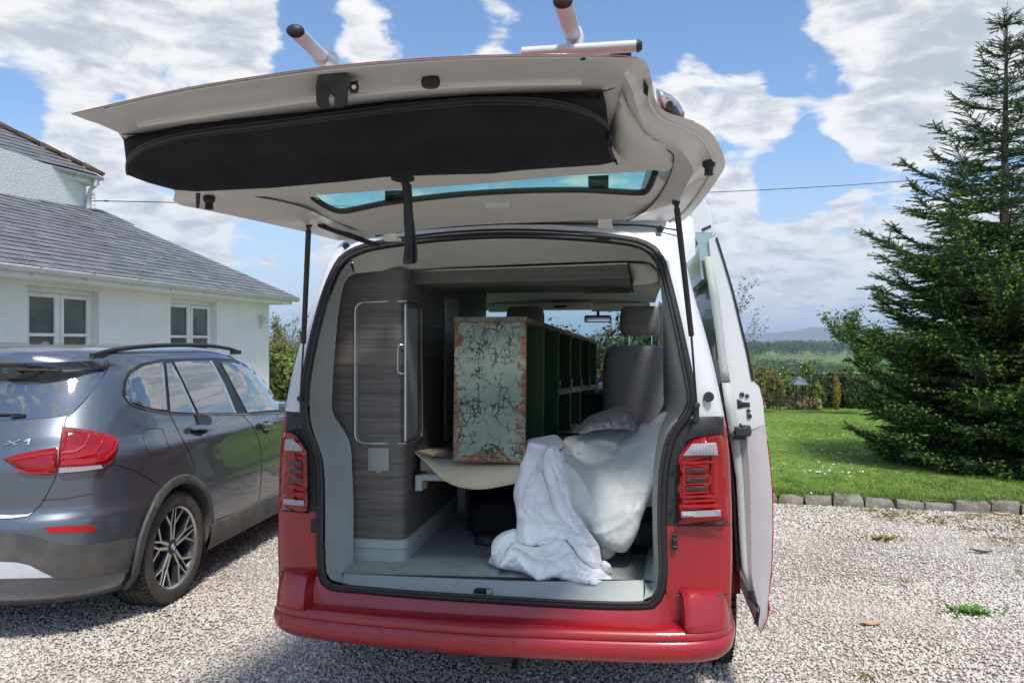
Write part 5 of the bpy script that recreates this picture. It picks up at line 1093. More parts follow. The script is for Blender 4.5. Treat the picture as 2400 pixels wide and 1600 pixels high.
q.box(vl(1317, 94, -.80), (.035, .03, .02)); q.build('arm_clamp', m_alu, b2, smooth=30, bevel=.003)
b3 = bar(vl(1200,122,-.85), vl(1462,106,-.85), .0215, 'cross_bar', 1); q = MB(); q.tube([vl(1400,124,-.83), vl(1450,120,-.83)], .012, 8); q.build('bar_strap', m_blk, b3)
q = sheet([cr4(1665,540,-1.0),cr4(1760,580,-1.0),cr4(1810,630,-.98),cr4(1842,690,-.96),cr4(1838,716,-.94),cr4(1700,690,-.96),cr4(1672,620,-.99)], 9, .03, 20, smoothb=False); br = q.build('lower_bracket', m_chr, rk, solid=.03, smooth=60); br.data.materials[0] = m_sil
disc(882+1750*.375, 640*.375, -1.06, 8, m_blk, 'bracket_knob', br, vl, .012, 14); q = sheet([cr4(1722,682,-1.01),cr4(1838,712,-1.0),cr4(1836,722,-1.0),cr4(1722,694,-1.01)], 6, .004, 3, smoothb=False); q.build('bracket_pad', m_rub, br, solid=.02)
# ---- awning case on the roof side, sliding door
q = MB(); o_ = [(1586,500),(1590,462),(1600,446),(1614,452),(1628,476),(1637,520),(1637,535),(1634,560),(1634,640),(1612,642),(1604,560),(1592,535)]
capy = .42; P_ = [vl(u, v, capy) for u, v in o_]
top_, bot_ = [P_[i] for i in (0,1,2,3,4,5,6,11)], [P_[i] for i in (11,6,7,8,9,10)]
q.prism(top_, (0, 2.4, 0)); aw = q.build('awning_case', m_vw, van, smooth=30, bevel=.004)
q = MB(); q.prism(bot_, (0, 2.4, 0)); q.build('awning_skirt', M('polished_case', (.55,.6,.55), .08, 1), aw, smooth=0)
q = sheet([(1612,525,capy-.004),(1633,516,capy-.004),(1634,521,capy-.004),(1613,531,capy-.004)], 4, .002, 3, smoothb=False); q.build('case_slot', m_rub, aw, solid=.002)
YD = .36
def c3(x, y): return (1519+x*.4375, 392+y*.4375)
outer = [c3(288,318), c3(292,350), (1664,600), (1684,668), (1700,735), (1718,810), (1730,874), (1744,889), (1752,920), (1757,975), (1755,990), (1762,1010), (1768,1060), (1774,1130), (1775,1230), (1771,1320), (1765,1360), (1762,1375), (1767,1395), (1762,1420), (1753,1440), (1746,1452)]
inner = [c3(283,345), c3(250,362), c3(262,470), (1646,660), (1656,740), (1668,820), (1676,870), (1686,940), (1694,1000), (1700,1060), (1702,1130), (1704,1200), (1706,1290), (1710,1330), (1720,1356), (1727,1376), (1731,1400), (1733,1425), (1737,1436)]
q = MB(); iu, il = inner[:9], inner[8:]; ou, ol = outer[:10], outer[9:]; m_dr = M('grey_inner_door', (.46,.43,.44), .38, coat=.3, c2=(.41,.385,.385), vs_=5)  # lower door toned greyer than the white upper part
P_ = [vl(u, v, YD) for u, v in ou+iu[::-1]]; q.prism(P_, (0, 1.18, 0)); door = q.build('sliding_door', m_vw, van, smooth=30)
q = MB(); midl = [((a[0]+b[0])/2+4, (a[1]+b[1])/2) for a, b in zip(resample([(x, y, 0) for x, y in ol], 14), resample([(x, y, 0) for x, y in il], 14))]
OL = [vl(a.x, a.y, YD+.0) for a in resample([(x, y, 0) for x, y in ol], 14)]; IL_ = [vl(a.x, a.y, YD+.004) for a in resample([(x, y, 0) for x, y in il], 14)]; ML = [vl(u, v, YD-.022) for u, v in midl]; ML2 = [a.lerp(b, .82)+Vector((0,-.004,0)) for a, b in zip(ML, OL)]
q.grid([[p+Vector((0,1.17,0)) for p in IL_], IL_, [a.lerp(b, .5)+Vector((0,-.012,0)) for a, b in zip(IL_, ML)], ML, ML2, OL, [p+Vector((0,1.17,0)) for p in OL]]); q.build('lower_door', m_dr, door, smooth=24)
Pr = [vl(u, v, YD-.002)+Vector((.003, 0, 0)) for u, v in outer[11:]]; q = MB(); q.grid([[p+Vector((-.006, 0, 0)) for p in Pr], Pr, [p+Vector((.002, 1.19, 0)) for p in Pr]]); q.build('lower_skin', m_vr, door, smooth=60)
Pr = [vl(u, v, YD-.004)+Vector((.003, 0, 0)) for u, v in outer[1:7]]; q = MB(); q.grid([[p+Vector((-.010, 0, 0)) for p in Pr], Pr, [p+Vector((.003, 1.1, 0)) for p in Pr]]); q.build('door_glass', M('black_glass', (.008,.008,.01), .04, coat=1), door, smooth=60)
mid = [c3(230,430), (1634,640), (1648,740), (1658,830), (1664,890)]; L2 = [c3(215,445), c3(235,600), (1640,760), (1650,850), (1655,880)]
q = MB(); A_ = [vl(u, v, YD-.006) for u, v in [(1617,590),(1630,680),(1642,760),(1652,850),(1657,875)]]; B_ = [vl(u, v, YD-.006) for u, v in [(1632,590),(1650,680),(1660,760),(1671,850),(1675,875)]]; q.grid([A_, B_]); q.build('door_card', m_gtrim, door, solid=.02)
q = MB(); A_ = [vl(u, v, YD-.006) for u, v in [(1657,878),(1666,940),(1676,1010),(1690,1100),(1697,1230),(1702,1300),(1712,1335)]]; B_ = [vl(u, v, YD-.006) for u, v in [(1676,878),(1688,940),(1698,1010),(1706,1100),(1712,1230),(1716,1310),(1722,1358)]]; q.grid([A_, B_]); q.build('door_card', m_gtrim, door, solid=.02, smooth=60)
q = MB(); q.tube([vl(u, v, YD-.006) for u, v in [(1655,880),(1668,960),(1676,1040),(1686,1140),(1692,1260),(1696,1310)]], .007, 6); q.tube([vl(u, v, YD-.004) for u, v in [(1645,760),(1650,800),(1652,825)]], .012, 6); q.build('door_seal', m_rub, door)
for u, v, r in ((1705,906,5.4),(1717,909,4.4),(1720,943,4.4),(1722,955,5.4)): disc(u-1, v, YD-.003, r, m_blk, 'rubber_plug', door, vl, .004)
q = sheet([(u, v, YD-.003) for u, v in [(1693,916),(1700,919),(1706,923),(1722,924),(1723,934),(1708,935),(1700,937),(1694,938)]], 6, .003, 4, smoothb=False); q.build('striker_slot', m_rub, door, solid=.004)
q = MB(); q.tube(resample([vl(u, v, YD-.012) for u, v in [(1724,1356),(1726,1372),(1736,1382),(1743,1395),(1742,1412),(1737,1432)]], 24), .0105, 8); q.build('cable_gaiter', m_rub, door)
q = MB(); q.box(vl(1702, 990, .30), (.05, .05, .035)); q.tube([vl(1672, 1003, .30), vl(1700, 998, .29)], .012, 8); q.tube([vl(1700, 972, .30), vl(1701, 985, .30)], .006, 6); q.lathe([(0,-.02),(.022,-.02),(.026,0),(.02,.025),(0,.025)], vl(1712, 990, .31), (0,0,1), 12); q.box(vl(1690,1003,.32), (.08,.03,.02)); q.build('roller_arm', m_blk, door, bevel=.01, seg=3)
# rail strip, side edge behind the pillar
q = MB(); q.box((.958, 1.0, 1.16), (.012, 1.5, .03)); q.build('door_rail', m_blk, van, smooth=0)
q = MB(); q.box((.93, 2.6, 1.35), (.05, .09, .10)); q.build('handle_mount', m_blk, van, bevel=.01)
# ================================================================ LOAD
def crackle():
    m, t, p = newmat('crackled_green_paint'); co = coords(t); dn = node(t, 'ShaderNodeTexNoise', {'Vector': co, 'Scale': 14., 'Detail': 4, 'Roughness': .6}, noise_dimensions='3D')
    wv = node(t, 'ShaderNodeVectorMath', {0: node(t, 'ShaderNodeVectorMath', {0: dn.outputs['Color'], 1: (.5,.5,.5)}, operation='SUBTRACT').outputs[0], 'Scale': .055}, operation='SCALE')
    cw = node(t, 'ShaderNodeVectorMath', {0: co, 1: wv.outputs[0]}, operation='ADD').outputs[0]; cs = node(t, 'ShaderNodeMapping', {0: cw, 'Scale': (1., 1, .82)}).outputs[0]
    def vor(s_): return node(t, 'ShaderNodeTexVoronoi', {'Vector': cs, 'Scale': s_, 'Randomness': .85}, feature='DISTANCE_TO_EDGE', distance='EUCLIDEAN').outputs['Distance']
    gate_ = tnoise(t, co, 4.5, 3, .5)
    th = node(t, 'ShaderNodeMapRange', {0: tnoise(t, co, 11, 4, .6), 1: .42, 2: .76, 3: -.003, 4: .11}).outputs[0]
    def crk(s_, k): return node(t, 'ShaderNodeMath', {0: vor(s_), 1: node(t, 'ShaderNodeMath', {0: th, 1: k}, operation='MULTIPLY').outputs[0]}, operation='LESS_THAN').outputs[0]
    c1 = crk(14, .62); c2_ = node(t, 'ShaderNodeMath', {0: crk(34, 1.0), 1: ramp(t, gate_, [(.42, 0.), (.52, 1.)])}, operation='MULTIPLY').outputs[0]
    ck = node(t, 'ShaderNodeMath', {0: c1, 1: c2_}, operation='MAXIMUM').outputs[0]
    base = ramp(t, tnoise(t, co, 6, 7, .7), [(.3, (.16,.22,.185)), (.5, (.235,.30,.25)), (.7, (.29,.355,.30))])
    base = node(t, 'ShaderNodeMix', {0: ramp(t, tnoise(t, co, 55, 4, .75), [(.62, 0.), (.68, .75)]), 6: base, 7: rgba((.09,.06,.035))}, data_type='RGBA').outputs[2]
    col = node(t, 'ShaderNodeMix', {0: ck, 6: base, 7: rgba((.055,.042,.026))}, data_type='RGBA').outputs[2]
    sp = node(t, 'ShaderNodeSeparateXYZ', {0: node(t, 'ShaderNodeTexCoord').outputs['Object']})
    def ed(out, lo, hi): 
        a = node(t, 'ShaderNodeMath', {0: out, 1: (lo+hi)/2}, operation='SUBTRACT').outputs[0]; a = node(t, 'ShaderNodeMath', {0: a}, operation='ABSOLUTE').outputs[0]
        return node(t, 'ShaderNodeMath', {0: (hi-lo)/2, 1: a}, operation='SUBTRACT').outputs[0]
    e = node(t, 'ShaderNodeMath', {0: ed(sp.outputs[0], 0, .333), 1: ed(sp.outputs[2], 0, .65)}, operation='MINIMUM').outputs[0]
    lim = node(t, 'ShaderNodeMapRange', {0: tnoise(t, co, 16, 6, .75), 1: .42, 2: .72, 3: -.01, 4: .10}).outputs[0]
    rust = node(t, 'ShaderNodeMath', {0: e, 1: lim}, operation='LESS_THAN').outputs[0]
    sp2 = ramp(t, tnoise(t, co, 13, 5, .7), [(.665, 0.), (.69, 1.)]); rust = node(t, 'ShaderNodeMath', {0: rust, 1: sp2}, operation='MAXIMUM').outputs[0]
    rc = ramp(t, tnoise(t, co, 30, 5, .7), [(.35, (.10,.045,.025)), (.5, (.22,.10,.045)), (.68, (.33,.19,.10))])
    col = node(t, 'ShaderNodeMix', {0: rust, 6: col, 7: rc}, data_type='RGBA').outputs[2]; t.links.new(col, p.inputs['Base Color']); p.inputs['Roughness'].default_value = .62
    hh = node(t, 'ShaderNodeMath', {0: 1., 1: node(t, 'ShaderNodeMath', {0: ck, 1: rust}, operation='MAXIMUM').outputs[0]}, operation='SUBTRACT').outputs[0]; setbump(t, p, hh, .6, .003); return m
m_crk = crackle()
m_dgr = M('dark_green_paint', (.010,.055,.014), .6, c2=(.016,.075,.02), vs_=6); m_edg = M('worn_grey_wood_edge', (.22,.19,.15), .8, c2=(.12,.09,.06), vs_=14, bump=(60, .5, .003))
bp = at(1040, 1058, 3.43); bax = Vector((.235, 1, -.04)).normalized(); bwd = Vector((1, -.235, 0)).normalized(); bup = bwd.cross(bax).normalized()
shelf = thing('pigeonhole_unit', 'long wooden pigeonhole unit with crackled grey green paint lying in the van', 'shelf unit', tuple(bp))
rotm = Matrix((bwd, bax, bup)).transposed(); shelf.rotation_euler = rotm.to_euler(); MAT[shelf.name] = Matrix.Translation(bp) @ rotm.to_4x4()
WB, HB_, LB = .333, .65, 2.60
q = MB(); q.box((WB/2, .011, HB_/2), (WB, .022, HB_-.044)); ep = q.build('end_panel', m_crk, shelf, bevel=.003)
q = MB(); q.box((WB/2, LB/2, HB_-.011), (WB+.004, LB+.01, .022)); q.build('top_board', M('worn_brown_top', (.13,.085,.055), .75, c2=(.20,.20,.16), vs_=16, bump=(50,.5,.003)), shelf, bevel=.002)
q = MB(); q.box((WB/2, LB/2, .011), (WB, LB, .022)); q.build('bottom_board', m_crk, shelf, bevel=.002)
q = MB(); q.box((.008, LB/2+.011, HB_/2), (.016, LB-.022, HB_-.045)); q.build('back_board', m_dgr, shelf, smooth=0)
for k in range(1, 7):
    y = k*LB/6-.01; q = MB(); q.box((WB/2+.008, y, HB_/2), (WB-.017, .016, HB_-.045)); dv = q.build('divider', m_dgr, shelf, smooth=0)
    q = MB(); q.box((WB+.001, y, HB_/2), (.003, .017, HB_-.046)); q.build('divider_edge', m_edg, dv, smooth=0)
for k in range(2, 6):
    q = MB(); q.box((WB/2+.008, (k+.5)*LB/6-.010, .285), (WB-.018, LB/6-.018, .014)); q.box((WB-.004, (k+.5)*LB/6-.01, .295), (.014, LB/6-.02, .034)); q.build('shelf', m_edg, shelf, smooth=0)
    q = MB(); q.box((WB+.006, k*LB/6-.01, .33), (.012, .03, .07)); q.build('shelf_block', m_edg, shelf, smooth=0)
q = MB(); q.box((WB/2, .012, .001+.115), (WB-.004, .0225, .0012)); q.build('panel_joint', m_edg, shelf, smooth=0)
# cream anti slip mat
def weave(name, c, c2, sc_):
    m, t, p = newmat(name); co = coords(t); w_ = node(t, 'ShaderNodeTexWave', {'Vector': co, 'Scale': sc_, 'Distortion': 1.}, bands_direction='X'); n = tnoise(t, co, 9, 5, .6)
    t.links.new(ramp(t, n, [(.3, c), (.7, c2)]), p.inputs['Base Color']); p.inputs['Roughness'].default_value = .85; setbump(t, p, w_.outputs['Fac'], .5, .003); return m
m_mat = weave('cream_ribbed_rubber_mat', (.60,.52,.36), (.66,.58,.42), 45)
rowsM = [[(944,1024,.62),(985,1027,.75),(1020,1026,.8),(1060,1030,.8),(1120,1034,.8),(1200,1034,.8),(1260,1034,.8)],
 [(946,1028,.55),(978,1042,.50),(1010,1056,.46),(1050,1063,.43),(1110,1066,.40),(1190,1063,.39),(1262,1058,.38)],
 [(950,1033,.47),(980,1058,.40),(1010,1082,.37),(1050,1092,.35),(1105,1094,.34),(1180,1086,.34),(1262,1074,.34)],
 [(952,1036,.44),(986,1070,.38),(1018,1101,.35),(1055,1118,.33),(1108,1123,.325),(1182,1110,.325),(1262,1095,.33)]]
R_ = [resample(gp(r), 40) for r in rowsM]; cols = [resample([R_[k][i] for k in range(4)], 16) for i in range(40)]
q = MB(); q.grid(cols); mt = q.build('anti_slip_mat', m_mat, None, smooth=60, solid=.005); mt.location = VO; mt.rotation_euler = (0, 0, -VA); tag(mt, 'cream ribbed anti slip mat drooping over the bed edge under the pigeonhole unit', 'mat')
# dust sheets
m_sh1 = M('white_cotton_sheet', (.90,.89,.93), .9, c2=(.86,.85,.88), vs_=5, bump=(110, .08, .002), sheen=.2)
m_sh2 = M('off_white_blanket', (.78,.80,.77), .95, c2=(.72,.74,.71), vs_=4, bump=(120, .15, .002), sheen=.3)
def rdg(x): return (1-abs(mnoise.noise(x))*2.2)
def folds(u, v, s_, sx, sy, ang, seed):
    c_, n_ = math.cos(ang), math.sin(ang); x = (u*c_+v*n_); y = (-u*n_+v*c_); wq = 9*mnoise.noise(Vector((x*.008, y*.008, seed)))
    return s_*(max(0, rdg(Vector(((x+wq)*sx, (y+wq)*sy, seed))))**2)
def clothing(rows, nx, ny, nfn, name, mat, label, cat):
    R_ = [resample([(a, b, c*1000) for a, b, c in r], nx, True) for r in rows]; cols = [resample([R_[k][i] for k in range(len(rows))], ny, True) for i in range(nx)]
    q = MB(); G = []
    for i in range(nx):
        c = []
        for j in range(ny):
            a = cols[i][j]; P = vl(a.x, a.y, a.z/1000); t = i/(nx-1); dr = (_ro-P).normalized(); c.append(P+dr*nfn(a.x, a.y, t, j/(ny-1)))
        G.append(c)
    q.grid(G); o = q.build(name, mat, None, smooth=70, solid=.004); o.location = VO; o.rotation_euler = (0, 0, -VA); tag(o, label, cat); return o
def c9(x, y): return (1117.2+x*.2875, 921.2+y*.2875)
def foldfn(lines, noise_amp, seed, dirn=0.):
    S_ = []
    for pts, w_, amp, kind in lines:
        Q = [c9(*p) for p in pts]; Q = [(a.x, a.y) for a in resample([(x, y, 0) for x, y in Q], max(3, len(Q)*4))]; S_.append((np.array(Q[:-1]), np.array(Q[1:])-np.array(Q[:-1]), w_*.2875, amp, kind))
    ca, sa = math.cos(dirn), math.sin(dirn)
    def f(u, v, t):
        s_ = 0; p = np.array((u, v))
        for A_, D_, w_, amp, kind in S_:
            k = np.clip(((p-A_)*D_).sum(1)/(D_**2).sum(1), 0, 1); dv = p-(A_+D_*k[:, None]); dd = (dv**2).sum(1); i = int(dd.argmin()); d = math.sqrt(dd[i])
            if d > w_*4: continue
            if kind == 'r': s_ += amp*math.exp(-(d/w_)**1.5)
            else:
                sg = D_[i][0]*dv[i][1]-D_[i][1]*dv[i][0]        # step: raised on one side, sharp fall on the other
                if (kind == 's') == (sg > 0): s_ += amp*math.exp(-d/w_)
                else: s_ += amp*math.exp(-(d/(w_*.22))**2)
        x, y = u*ca+v*sa, -u*sa+v*ca
        n_ = noise_amp*(abs(mnoise.noise(Vector((x*.05, y*.018, seed))))*-2+abs(mnoise.noise(Vector((x*.12, y*.05, seed+4))))*-.9+.5*mnoise.noise(Vector((x*.25, y*.2, seed+9))))
        return s_+n_*min(1, t*3)
    return f
def fl(x, y, dz=.006): u, v = c9(x, y); return (u, v, vz(u, v, FLZ+dz).y)
def cp(x, y, f): u, v = c9(x, y); return (u, v, f)
def cloth(pieces, name, mat, label, cat):
    Q = MB()
    for poly, bulge, edge, nf, st in pieces:
        q = sheet(poly, st, bulge, edge, nfn=nf, smoothb=True); q_eye = q.eye; off = len(Q.v); bd = {}
        Q.add(q.v, q.f); ed = {(a, b) for f in q.f for a, b in zip(f, f[1:]+f[:1])}; mp = {}
        for (a, b) in [e_ for e_ in ed if (e_[1], e_[0]) not in ed]:
            for k in (a, b):
                if k not in mp: P = Vector(q.v[k]); mp[k] = len(Q.v); Q.v.append(tuple(P+(P-q_eye).normalized()*.035))
            Q.f.append((off+b, off+a, mp[a], mp[b])); Q.mi.append(0)
    o = Q.build(name, mat, None, smooth=75); o.location = VO; o.rotation_euler = (0, 0, -VA); tag(o, label, cat); return o
PB = [cp(600,330,.52),cp(640,288,.62),cp(700,270,.68),cp(780,258,.72),cp(900,232,.78),cp(1010,220,.80),cp(1110,240,.78),cp(1180,215,.74),cp(1250,175,.70),cp(1312,168,.62),cp(1360,120,.52),cp(1402,90,.46),cp(1450,82,.44),cp(1508,118,.44),cp(1470,180,.42),cp(1425,240,.38),cp(1392,330,.35),cp(1372,430,.33),cp(1362,540,.32),cp(1348,650,.31),cp(1318,730,.31),cp(1290,800,.31),cp(1262,880,.31),cp(1236,950,.31),cp(1210,1040,.31),cp(1180,1110,.32),cp(1140,1170,.33),cp(1112,1202,.35),cp(1070,1208,.35),cp(1000,1192,.35),cp(950,1170,.35),cp(900,1150,.35),cp(840,1080,.34),cp(760,1000,.33),cp(700,900,.33),cp(640,760,.33),cp(600,600,.34),cp(580,480,.36),cp(590,400,.40)]
fB = foldfn([([(610,480),(700,540),(770,640),(830,740),(880,860)], 70, .045, 's'), ([(600,420),(700,425),(765,480),(860,492),(960,470)], 34, -.030, 'r'), ([(720,420),(700,350),(730,300)], 26, -.03, 'r'), ([(740,400),(780,330),(900,308),(1030,330)], 26, .030, 'r'),
  ([(1040,380),(1080,310),(1150,260),(1200,240)], 24, -.030, 'r'), ([(1060,370),(1150,330),(1260,290),(1330,190)], 40, .030, 'r'), ([(1452,84),(1400,170),(1385,260),(1360,420)], 26, .022, 's'), ([(1320,180),(1290,300),(1240,420),(1180,520)], 60, .02, 'r'),
  ([(870,762),(960,755),(1060,740),(1180,728),(1330,710)], 7, .008, 'r'), ([(900,960),(1020,900),(1120,870)], 40, .010, 'r'), ([(880,430),(1000,560),(1100,700)], 30, -.008, 'r'), ([(1000,500),(1060,570),(1120,560)], 18, .009, 'r'), ([(860,1060),(960,1040),(1100,960),(1200,860)], 30, .012, 'r'), ([(700,620),(720,760),(760,900),(820,1010)], 30, -.014, 'r')], .0035, 3.3, .5)
PB2 = [cp(880,1140,.40),cp(950,1150,.40),cp(1020,1170,.42),cp(1030,1210,.42),cp(975,1262,.42),cp(925,1255,.40),cp(900,1200,.40)]
cloth([(PB, .05, 26, fB, 4.2), (PB2, .02, 10, foldfn([([(920,1160),(960,1230)], 16, .01, 'r')], .003, 1.), 4.2)], 'dust_sheet', m_sh2, 'thick off white blanket bulging over boxes at the right of the bed', 'blanket')
A1 = [cp(322,318,.42),cp(360,296,.45),(cp(440,284,.48)),cp(540,268,.50),cp(585,290,.48),cp(614,335,.44),cp(600,370,.38),cp(560,420,.33),cp(540,560,.29),cp(600,760,.27),cp(650,900,.26),cp(720,1010,.25),cp(740,1080,.235),cp(660,1110,.225),cp(560,1130,.22),cp(400,1156,.215),cp(300,1150,.225),cp(236,1126,.25),cp(236,1040,.27),cp(243,945,.29),cp(234,850,.30),cp(220,780,.31),cp(216,735,.32),cp(232,650,.33),cp(262,575,.34),cp(268,510,.35),cp(290,440,.36),cp(312,370,.38)]
fA1 = foldfn([([(500,375),(450,450),(400,540),(340,650),(305,760),(290,830),(312,872)], 46, .030, 'x'), ([(440,470),(400,540),(350,640),(320,720)], 22, -.022, 'r'), ([(330,320),(420,340),(520,360)], 22, .018, 'r'), ([(545,275),(530,320),(500,370)], 18, .02, 's'),
  ([(430,560),(470,660),(505,800),(530,880)], 30, .026, 's'), ([(360,720),(400,790),(440,800),(500,780)], 20, -.016, 'r'), ([(345,700),(380,790),(385,870)], 14, .014, 'r'), ([(250,950),(330,960),(440,975),(520,975),(600,990)], 18, -.022, 'r'), ([(400,870),(480,940),(600,985),(640,1000)], 22, .022, 's'),
  ([(440,975),(520,1000),(600,1040),(650,1060)], 16, .018, 'r'), ([(320,970),(300,1060),(320,1130)], 26, .014, 'r'), ([(400,1150),(430,1120),(560,1100)], 16, -.022, 'r'), ([(560,1000),(640,1040),(720,1080)], 12, -.014, 'r'), ([(240,620),(270,700),(262,800),(255,900)], 26, .016, 'r')], .004, 6.1, .25)
A2 = [cp(470,400,.355),cp(505,376,.35),cp(560,384,.345),cp(612,404,.34),cp(622,460,.32),cp(640,540,.30),cp(662,640,.285),cp(680,760,.27),cp(704,850,.262),cp(745,910,.255),cp(800,1010,.245),cp(860,1090,.235),cp(898,1150,.225),cp(912,1220,.21),cp(920,1290,.20),cp(885,1342,.18),cp(800,1300,.18),cp(730,1240,.19),cp(690,1170,.20),cp(640,1110,.21),cp(640,1060,.22),cp(622,1000,.23),cp(575,950,.24),cp(535,870,.25),cp(510,770,.26),cp(480,660,.27),cp(448,570,.29),cp(436,500,.31),cp(440,440,.335)]
fA2 = foldfn([([(480,390),(460,480),(470,600),(520,720),(560,860),(620,960),(720,1060)], 11, .020, 's'), ([(510,380),(500,470),(540,580),(590,720),(640,850),(700,960),(800,1080)], 9, .018, 's'), ([(545,384),(550,480),(590,580),(620,700),(650,840),(730,960),(830,1090)], 8, .018, 's'), ([(585,395),(600,480),(630,600),(655,720),(690,860),(780,980),(880,1130)], 8, .022, 's'),
  ([(500,400),(520,520),(570,640)], 7, -.014, 'r'), ([(565,420),(590,520),(625,640)], 7, -.014, 'r'), ([(530,640),(580,760),(640,900)], 9, -.012, 'r'), ([(640,1040),(700,1060),(790,1080),(850,1130)], 12, .018, 's'), ([(640,1090),(720,1130),(800,1150),(880,1160)], 10, -.016, 'r'), ([(690,1150),(730,1220),(800,1270),(880,1290)], 12, .018, 's'), ([(820,1100),(870,1180),(885,1290)], 10, .016, 'r'), ([(720,1180),(790,1210),(860,1200)], 14, -.010, 'r')], .003, 2.4, .45)
A3 = [cp(215,1120,.235),cp(300,1140,.225),cp(400,1160,.20),cp(480,1130,.20),cp(590,1102,.20),cp(650,1130,.20),cp(700,1190,.19),cp(745,1250,.185),cp(830,1310,.175),cp(900,1330,.17),cp(925,1270,.19),cp(965,1280,.19),cp(998,1320,.17),fl(1000,1368),fl(985,1378),fl(1006,1425),fl(985,1448),fl(930,1452),fl(870,1470),fl(800,1456),fl(700,1445),fl(610,1425),fl(545,1416),fl(480,1424),fl(408,1428),fl(360,1398),fl(300,1370),fl(240,1356),fl(170,1346),cp(112,1330,.17),cp(105,1290,.19),cp(140,1230,.21),cp(175,1170,.225)]
fA3 = foldfn([([(150,1200),(220,1150),(300,1190),(400,1250),(500,1250),(590,1220)], 24, .028, 'r'), ([(400,1160),(440,1190),(490,1210),(560,1170),(600,1120)], 16, -.022, 'r'), ([(270,1290),(330,1370),(410,1420)], 30, .03, 'r'), ([(500,1270),(560,1270),(640,1230),(700,1215)], 15, .026, 's'), ([(480,1300),(440,1360),(430,1410)], 18, -.018, 'r'), ([(640,1240),(690,1320),(750,1390),(830,1410)], 14, .024, 's'),
  ([(560,1380),(650,1350),(740,1400),(850,1430),(960,1430)], 10, .018, 's'), ([(700,1240),(760,1320),(860,1370),(960,1375)], 10, .022, 's'), ([(760,1300),(840,1330),(930,1330)], 9, -.018, 'r'), ([(740,1370),(840,1390),(960,1395),(990,1420)], 8, .018, 'r'), ([(300,1200),(280,1260),(200,1290)], 22, -.016, 'r'), ([(600,1420),(700,1400),(800,1450)], 9, .012, 'r'), ([(930,1290),(960,1330),(1000,1350)], 8, .012, 'r'), ([(560,1300),(600,1340),(560,1400)], 14, .012, 'r')], .004, 8.8, 1.2)
A4 = [cp(238,1018,.30),cp(250,1080,.28),cp(245,1140,.25),cp(170,1180,.24),cp(140,1250,.22),cp(118,1330,.19),fl(60,1312),fl(15,1285),cp(38,1230,.24),cp(38,1160,.27),cp(60,1100,.29),cp(120,1050,.30),cp(180,1026,.31)]
fA4 = foldfn([([(200,1040),(120,1090),(80,1180),(70,1280)], 20, .018, 'r'), ([(230,1090),(160,1130),(110,1200),(95,1300)], 14, -.016, 'r'), ([(40,1220),(30,1290)], 10, .01, 'r'), ([(150,1050),(100,1120),(60,1180)], 8, -.01, 'r')], .004, 4.5, .8)
cloth([(A4, .03, 12, fA4, 3.6), (A1, .04, 16, fA1, 3.6), (A3, .045, 16, fA3, 3.4), (A2, .035, 12, fA2, 3.0)], 'cotton_sheet', m_sh1, 'crumpled white cotton sheet hanging from the bed onto the van floor', 'sheet')
rC = [[(1326,982,.8),(1350,958,.9),(1395,940,.95),(1432,932,.95),(1452,950,.9)],
 [(1326,992,.66),(1350,975,.66),(1395,958,.70),(1440,948,.72),(1460,968,.75)],
 [(1336,995,.60),(1362,982,.60),(1402,972,.62),(1445,972,.64),(1467,982,.70)],
 [(1345,992,.58),(1370,986,.58),(1405,984,.60),(1440,985,.62),(1462,990,.68)]]
clothing(rC, 70, 50, lambda u, v, t, s_: folds(u, v, .03, .03, .02, R(50), 1.3)+folds(u, v, .02, .06, .05, R(-20), 9.3), 'crumpled_cloth', M('grey_white_cloth', (.42,.40,.40), .9, sheen=.2), 'small crumpled grey white cloth on top of the blanket before the seat', 'cloth')
# bags under the bed
def lump(c, d, label, name, mat, seed, cat='bag'):
    bm = bmesh.new(); bmesh.ops.create_icosphere(bm, subdivisions=4, radius=1)
    for v_ in bm.verts:
        n_ = v_.co.copy(); k = 1+.18*mnoise.noise(n_*1.5+Vector((seed, 0, 0)))+.07*rdg(n_*3+Vector((seed, 3, 0))); v_.co = Vector((math.copysign(abs(n_.x)**.7, n_.x)*d[0], math.copysign(abs(n_.y)**.7, n_.y)*d[1], math.copysign(abs(n_.z)**.7, n_.z)*d[2]))*k
        v_.co.z = max(v_.co.z, -d[2]*.85)
    me = bpy.data.meshes.new(name); bm.to_mesh(me); bm.free(); me.materials.append(mat); me.polygons.foreach_set('use_smooth', [True]*len(me.polygons)); o = bpy.data.objects.new(name, me); C.objects.link(o)
    w_ = MAT['camper_van'] @ Vector(c); o.location = w_; o.rotation_euler = (0, 0, -VA); tag(o, label, cat); return o
b_ = lump((.02, .86, FLZ+.09), (.30, .16, .105), 'black holdall with a small red tag deep under the bed', 'holdall', m_fab, 3)
q = MB(); q.box((-.0, -.155, -.02), (.07, .012, .03)); q.build('red_tag', M('red_fabric', (.35,.02,.03), .7), b_, bevel=.003)
lump((-.14, .66, FLZ+.024), (.055, .05, .028), 'black shoe on the van floor nearest the wardrobe plinth', 'shoe', m_blk, 5, 'shoe'); lump((-.0, .64, FLZ+.026), (.08, .05, .03), 'black shoe on the van floor beside the white sheet', 'shoe', m_blk, 8, 'shoe')
lump((.15, 1.2, .80), (.5, .12, .17), 'large black bag at the back under the bed', 'storage_bag', m_fab, 12)
q = MB(); pc = vl(1478, 1235, .45); q.lathe([(0, -.25), (.06, -.25), (.065, -.2), (.065, .0), (.058, .02), (.03, .025), (0, .02)], pc+Vector((0, .1, 0)), (0.15, -1, .0), 24); o = q.build('rolled_mat', m_blk, None); o.location = VO; o.rotation_euler = (0, 0, -VA); tag(o, 'shiny black roll wedged at the right side below the blanket', 'roll')
